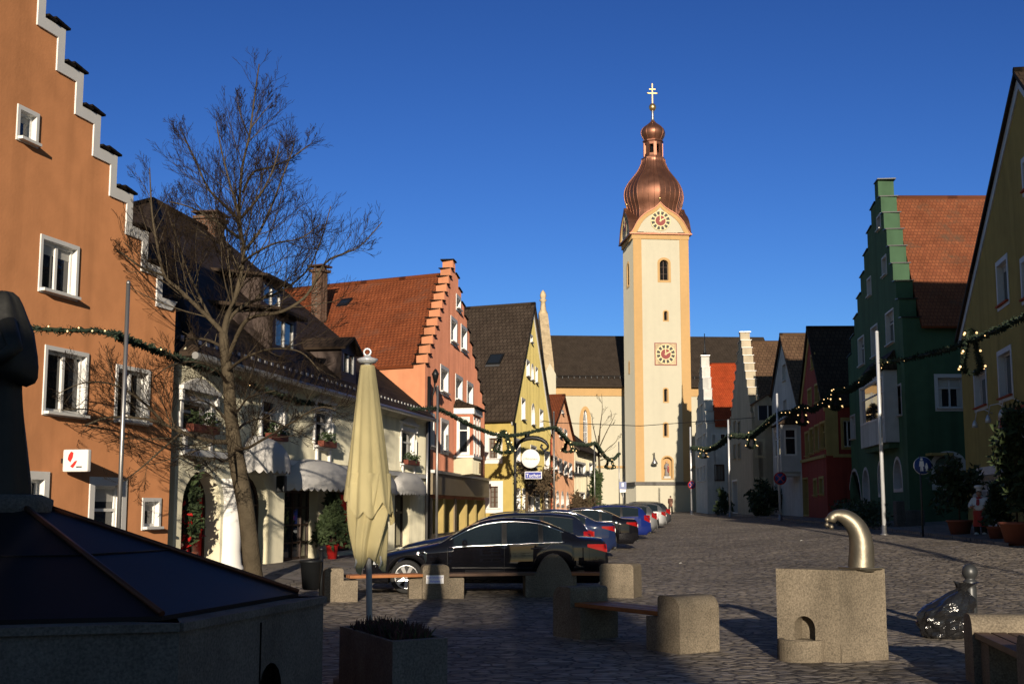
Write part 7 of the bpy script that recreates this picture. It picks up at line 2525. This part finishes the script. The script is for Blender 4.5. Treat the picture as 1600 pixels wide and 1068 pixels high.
# ================================================================== PEOPLE
def skin_body(name, joints, edges, m, parent=None, origin=None, levels=2, root_i=0):
    o = Vector(origin) if origin is not None else Vector((0, 0, 0))
    if parent is not None: o = ROOT[parent.name]
    me = bpy.data.meshes.new(name)
    me.from_pydata([Vector(j[0]) - o for j in joints], edges, [])
    ob = bpy.data.objects.new(name, me); COL.objects.link(ob)
    md = ob.modifiers.new('skin', 'SKIN'); md.use_smooth_shade = True
    sv = me.skin_vertices[0].data
    for i, j in enumerate(joints):
        r_ = j[1]; sv[i].radius = (r_, r_) if not isinstance(r_, tuple) else r_
        sv[i].use_root = (i == root_i)
    sb = ob.modifiers.new('sub', 'SUBSURF'); sb.levels = levels; sb.render_levels = levels
    me.materials.append(M[m])
    if parent is not None: ob.parent = parent; ROOT[ob.name] = o
    elif origin is not None: ob.location = o
    return ob
mat('skin', (.46, .24, .16), .6); mat('hair_dark', (.03, .02, .014), .8)
mat('coat_dark', (.03, .022, .018), .85); mat('coat_brown', (.10, .045, .03), .85); mat('chef_white', (.82, .82, .82), .5); mat('chef_red', (.42, .018, .012), .45)
def head(parent, c, h, face, hair='hair_dark', hair_len=.0, skin='skin', tilt=0):
    """c: centre of the head, h: head height, face: direction looked at"""
    f = Vector(face).normalized(); s = f.cross(Vector((0, 0, 1))).normalized(); u = Vector((0, 0, 1))
    mb = MB(); rows = []
    n = 20
    for i in range(17):
        t_ = i / 16; z = (.5 - t_) * h
        w = math.sqrt(max(0, 1 - (2 * t_ - 1) ** 2))
        row = []
        for k in range(n):
            a = 2 * math.pi * k / n
            fx, sx = math.cos(a), math.sin(a)
            rx = .40 * h * w ** .8 * (1 if fx < 0 else .96); ry = .33 * h * w ** .8
            if t_ > .55: ry *= 1 - .30 * (t_ - .55) / .45; rx *= 1 - (.22 if fx > 0 else .5) * (t_ - .55) / .45
            bump = 0
            if fx > .85:
                bump += .075 * h * math.exp(-((t_ - .60) / .06) ** 2) * (fx - .85) / .15     # nose
                bump -= .03 * h * math.exp(-((t_ - .49) / .035) ** 2)                          # eye line
                bump += .02 * h * math.exp(-((t_ - .745) / .03) ** 2)                          # lips
            row.append(c + u * z + f * (rx * fx + bump) + s * (ry * sx))
        rows.append(row)
    mb.grid(rows, skin, True, True)
    for sg in (-1, 1):
        mb.lathe(c + s * sg * .325 * h - u * .04 * h, [(.01 * h, -.10 * h), (.05 * h, -.05 * h), (.06 * h, .05 * h), (.01 * h, .11 * h)], skin, 8, sx=1.0, sy=.5)
        mb.lathe(c + f * .355 * h + s * sg * .135 * h + u * .01 * h, [(.002, -.025 * h), (.035 * h, 0), (.002, .025 * h)], 'hair_dark', 8)
    mb.box(c + f * .37 * h - u * .24 * h, (.17 * h, .03 * h, .025 * h), 'rust_red', math.atan2(s.y, s.x))
    ho = mb.build('head', parent)
    mb = MB(); rows = []
    for i in range(10):
        t_ = i / 9 * .62; z = (.53 - t_ * 1.0) * h
        w = math.sqrt(max(0, 1 - (2 * t_ - 1) ** 2)) ** .8
        row = []
        for k in range(n):
            a = 2 * math.pi * k / n; fx, sx = math.cos(a), math.sin(a)
            zz = z
            if fx > .2: zz = max(z, .27 * h + .0 * fx)
            row.append(c + u * zz + f * (.425 * h * w * fx - .02 * h) + s * (.365 * h * w * sx))
        rows.append(row)
    mb.grid(rows, hair, True, True); mb.build('hair', parent)
    return ho
def hand(parent_list, wrist, d, palm_n, L_, m):
    """joints and edges for a slightly curled hand with four fingers and a thumb, appended to a skin skeleton"""
    J, E, i0 = parent_list
    d = Vector(d).normalized(); n = Vector(palm_n).normalized(); s = d.cross(n).normalized()
    base = len(J)
    J.append((wrist + d * L_ * .26, L_ * .16)); E.append((i0, base))
    for k, ln in enumerate((.40, .46, .43, .34)):
        o = (k - 1.5) * L_ * .13
        a = len(J)
        J.append((wrist + d * L_ * .48 + s * o, L_ * .055)); J.append((wrist + d * L_ * (.48 + ln * .55) + s * o * 1.1 + n * L_ * .05, L_ * .048)); J.append((wrist + d * L_ * (.48 + ln) + s * o * 1.1 + n * L_ * .16, L_ * .04))
        E += [(base, a), (a, a + 1), (a + 1, a + 2)]
    a = len(J)
    J.append((wrist + d * L_ * .30 - s * L_ * .26 + n * L_ * .05, L_ * .055)); J.append((wrist + d * L_ * .52 - s * L_ * .34 + n * L_ * .14, L_ * .045))
    E += [(base, a), (a, a + 1)]
# --- chef figure before the yellow restaurant
cf = G(1533, 838)
H = 1.46
cb = Vector((cf.x, cf.y, gz(cf.x, cf.y)))
fd = face_dir(cb); fd = (fd + Vector((-.25, 0, 0))).normalized(); sd = fd.cross(Vector((0, 0, 1))).normalized()     # sd: to the viewer's left... own right
root = thing('chef_figure', 'chef figure in white jacket, red apron and tall white hat before the yellow restaurant', 'figure', tuple(cb))
def fp(s, f, z): return cb + sd * s + fd * f + Vector((0, 0, z))
mb = MB(); mb.lathe(cb, [(.30, 0), (.30, .04), (.26, .05), (.01, .05)], 'granite_dark', 18); mb.build('base', root)
J = [(fp(0, 0, .78), .17), (fp(0, .03, .95), .20), (fp(0, .01, 1.14), .18), (fp(0, 0, 1.24), .09), (fp(0, .01, 1.30), .06)]
E = [(0, 1), (1, 2), (2, 3), (3, 4)]
for sg in (-1, 1):
    a = len(J)
    J += [(fp(sg * .10, 0, .70), .11), (fp(sg * .11, .02, .42), .08), (fp(sg * .115, -.01, .13), .055), (fp(sg * .12, .12, .085), .05)]
    E += [(0, a), (a, a + 1), (a + 1, a + 2), (a + 2, a + 3)]
a = len(J)
J += [(fp(.20, 0, 1.20), .075), (fp(.30, .06, 1.0), .06), (fp(.22, .22, .95), .042)]; E += [(2, a), (a, a + 1), (a + 1, a + 2)]
hand((J, E, a + 2), fp(.21, .24, .96), fp(.06, .34, 1.0) - fp(.22, .24, .96), Vector((0, 0, 1)), .16, 'skin')
a = len(J)
J += [(fp(-.20, 0, 1.20), .075), (fp(-.34, .03, 1.05), .06), (fp(-.32, .10, 1.24), .042)]; E += [(2, a), (a, a + 1), (a + 1, a + 2)]
hand((J, E, a + 2), fp(-.32, .10, 1.26), Vector((0, 0, 1)) + fd * .2, fd, .16, 'skin')
skin_body('body', J, E, 'skin', root)
# jacket, apron, trousers, shoes, scarf and hat over the body
J = [(fp(0, 0, .80), .18), (fp(0, .04, .96), .225), (fp(0, .01, 1.14), .195), (fp(0, 0, 1.245), .10)]; E = [(0, 1), (1, 2), (2, 3)]
for sg, q2, q3 in ((1, (.30, .06, 1.0), (.235, .20, .955)), (-1, (-.34, .03, 1.05), (-.322, .095, 1.21))):
    a = len(J); J += [(fp(sg * .20, 0, 1.195), .09), (fp(*q2), .075), (fp(*q3), .056)]; E += [(2, a), (a, a + 1), (a + 1, a + 2)]
skin_body('jacket', J, E, 'chef_white', root)
mb = MB()
rows = []
for z, rx, ry in ((.84, .215, .24), (.78, .225, .25), (.6, .215, .22), (.38, .23, .22), (.33, .232, .222)):
    rows.append([fp(math.sin(a) * rx, math.cos(a) * ry, z) for a in [(-2.3 + 4.6 * k / 20) for k in range(21)]])
mb.grid(rows, 'chef_red'); mb.build('apron', root)
mb = MB()
for sg in (-1, 1):
    mb.tube([fp(sg * .10, 0, .72), fp(sg * .11, .02, .42), fp(sg * .115, -.005, .10)], [.125, .10, .085], 'coat_dark', 12)
mb.build('trousers', root)
mb = MB()
for sg in (-1, 1): mb.lathe(fp(sg * .125, .08, .05), [(.065, 0), (.075, .02), (.06, .07), (.02, .09)], 'whitewash', 12, sx=1.0, sy=1.7, rot=0)
mb.build('shoes', root)
mb = MB()
mb.tube([fp(math.sin(a) * .10, math.cos(a) * .10, 1.255) for a in [i / 12 * 6.283 for i in range(13)]], .028, 'chef_red', 8)
mb.prism([fp(-.045, .205, 1.22), fp(.045, .205, 1.22), fp(.06, .245, 1.03), fp(0, .25, 1.0), fp(-.05, .245, 1.04)], fd * .012, 'chef_red'); mb.build('neckerchief', root)
head(root, fp(0, .03, 1.39), .235, fd)
mb = MB()
hc_ = fp(0, .01, 1.47)
mb.lathe(hc_, [(.088, 0), (.09, .09), (.088, .10)], 'chef_white', 20)
mb.lathe(hc_ + Vector((0, 0, .085)), [(.085, 0), (.135, .03), (.15, .07), (.13, .105), (.06, .12), (.005, .12)], 'chef_white', 20); mb.build('chef_hat', root)
# --- pedestrian at the foot of the tower
pb_ = XY(1047.5, 127.0, 785); z0 = gz(pb_.x, pb_.y)
cb = Vector((pb_.x, pb_.y, z0)); fd = Vector((.55, .8, 0)).normalized(); sd = fd.cross(Vector((0, 0, 1))).normalized()
root = thing('person', 'person in a dark brown coat walking at the foot of the church tower', 'person', tuple(cb))
J = [(fp(0, 0, .92), .15), (fp(0, .01, 1.15), .155), (fp(0, .02, 1.36), .17), (fp(0, .02, 1.46), .07), (fp(0, .03, 1.54), .055)]
E = [(0, 1), (1, 2), (2, 3), (3, 4)]
for sg, k in ((1, .16), (-1, -.16)):
    a = len(J); J += [(fp(sg * .09, 0, .84), .105), (fp(sg * .095, k * .7, .47), .075), (fp(sg * .1, k * 1.2 - .05, .09), .05), (fp(sg * .1, k * 1.2 + .1, .045), .045)]
    E += [(0, a), (a, a + 1), (a + 1, a + 2), (a + 2, a + 3)]
for sg, k in ((1, -.12), (-1, .12)):
    a = len(J); J += [(fp(sg * .20, .01, 1.40), .075), (fp(sg * .25, k * .6, 1.13), .06), (fp(sg * .25, k * 1.3, .90), .042)]; E += [(2, a), (a, a + 1), (a + 1, a + 2)]
    hand((J, E, a + 2), fp(sg * .25, k * 1.3, .88), Vector((0, 0, -1)) + fd * .2, sd * -sg, .18, 'skin')
skin_body('body', J, E, 'skin', root)
J = [(fp(0, 0, .62), .20), (fp(0, 0, .92), .19), (fp(0, .01, 1.15), .19), (fp(0, .02, 1.37), .195), (fp(0, .02, 1.47), .09)]; E = [(0, 1), (1, 2), (2, 3), (3, 4)]
for sg, k in ((1, -.12), (-1, .12)):
    a = len(J); J += [(fp(sg * .20, .01, 1.40), .09), (fp(sg * .25, k * .6, 1.13), .075), (fp(sg * .25, k * 1.3, .92), .06)]; E += [(3, a), (a, a + 1), (a + 1, a + 2)]
skin_body('coat', J, E, 'coat_brown', root, root_i=1)
mb = MB()
for sg, k in ((1, .16), (-1, -.16)): mb.tube([fp(sg * .09, 0, .84), fp(sg * .095, k * .7, .47), fp(sg * .1, k * 1.2 - .05, .06)], [.12, .095, .08], 'coat_dark', 10)
mb.build('trousers', root)
head(root, fp(0, .04, 1.63), .235, fd)

# ================================================================== ADDED HOUSES BEHIND THE CAMERA, unseen, shaped to shade the near square
def shade_house(hx0, hx1, hy0, eb, rb, dep, label, wallm, n):
    BFc = Face((hx0, hy0), (hx1, hy0), toward=((hx0 + hx1) / 2, 20))
    root = thing('townhouse', label, 'house', (hx0, hy0, 0))
    holes = []
    W = BFc.W
    for k in range(n):
        for z in (1.0, 3.6):
            c_ = W * (k + .5) / n
            window(BFc, root, 0, 0, 0, 0, holes, tw=.1, rect=(c_ - .5, c_ + .5, z, z + 1.5))
    mb = MB()
    wall(BFc, [(0, -.2), (W, -.2), (W, eb), (0, eb)], holes, wallm, -BFc.n3 * .3, mb)
    for s in (0, W):
        mb.face([BFc.pt(s, -.2, -.3), BFc.pt(s, -.2, -dep), BFc.pt(s, eb, -dep), BFc.pt(s, rb, -dep / 2), BFc.pt(s, eb, -.3)], wallm)
    mb.face([BFc.pt(0, -.2, -dep), BFc.pt(W, -.2, -dep), BFc.pt(W, eb, -dep), BFc.pt(0, eb, -dep)], wallm)
    mb.build('wall', root)
    r = MB()
    for o, t in ((.4, 0), (-dep - .4, 0)):
        slab(r, BFc.pt(0, eb - .2, o), BFc.pt(W, eb - .2, o), BFc.pt(W, rb, -dep / 2), BFc.pt(0, rb, -dep / 2), .15, 'tile_red')
    r.build('roof', root)
shade_house(-22.0, -3.4, -13.0, 5.6, 8.2, 7, 'pale townhouse added behind the camera to shade the square, left of a low house', 'pale', 6)
shade_house(-3.38, -.05, -13.0, 4.9, 7.0, 7, 'low townhouse added for shade between two taller ones behind the camera', 'peach', 1)
shade_house(-.03, 1.85, -13.0, 6.8, 8.9, 5, 'tall narrow townhouse added for its shadow at the end of the row behind the camera', 'beige', 1)

# the next house on the right, out of the picture, keeps the restaurant corner in the shade
NX = Face((14.0, 29.0), (14.0, 16.0), toward=(0, 20))
root = thing('townhouse', 'grey townhouse standing on the right side of the square, nearer than the yellow restaurant', 'house', (14.0, 29.0, 0))
holes = []
for k in range(4):
    for z in (1.2, 4.2, 7.0):
        window(NX, root, 0, 0, 0, 0, holes, tw=.1, rect=(1.2 + k * 3.0, 2.3 + k * 3.0, z, z + 1.6))
house_body(root, NX, Vector((1, 0)), 12.0, -.2, (6.5, 13.2), 9.2, 9.2, 'greywhite', 'greywhite', 'tile_red', holes, verge='greywood')
far = copy_tree(tree)
far.location = (1.0, -34.0, 0); far.scale = (1.35, 1.35, 1.35); far.rotation_euler = (0, 0, 1.1)
far['label'] = 'bare winter tree rising beyond the added row of townhouses behind the camera'
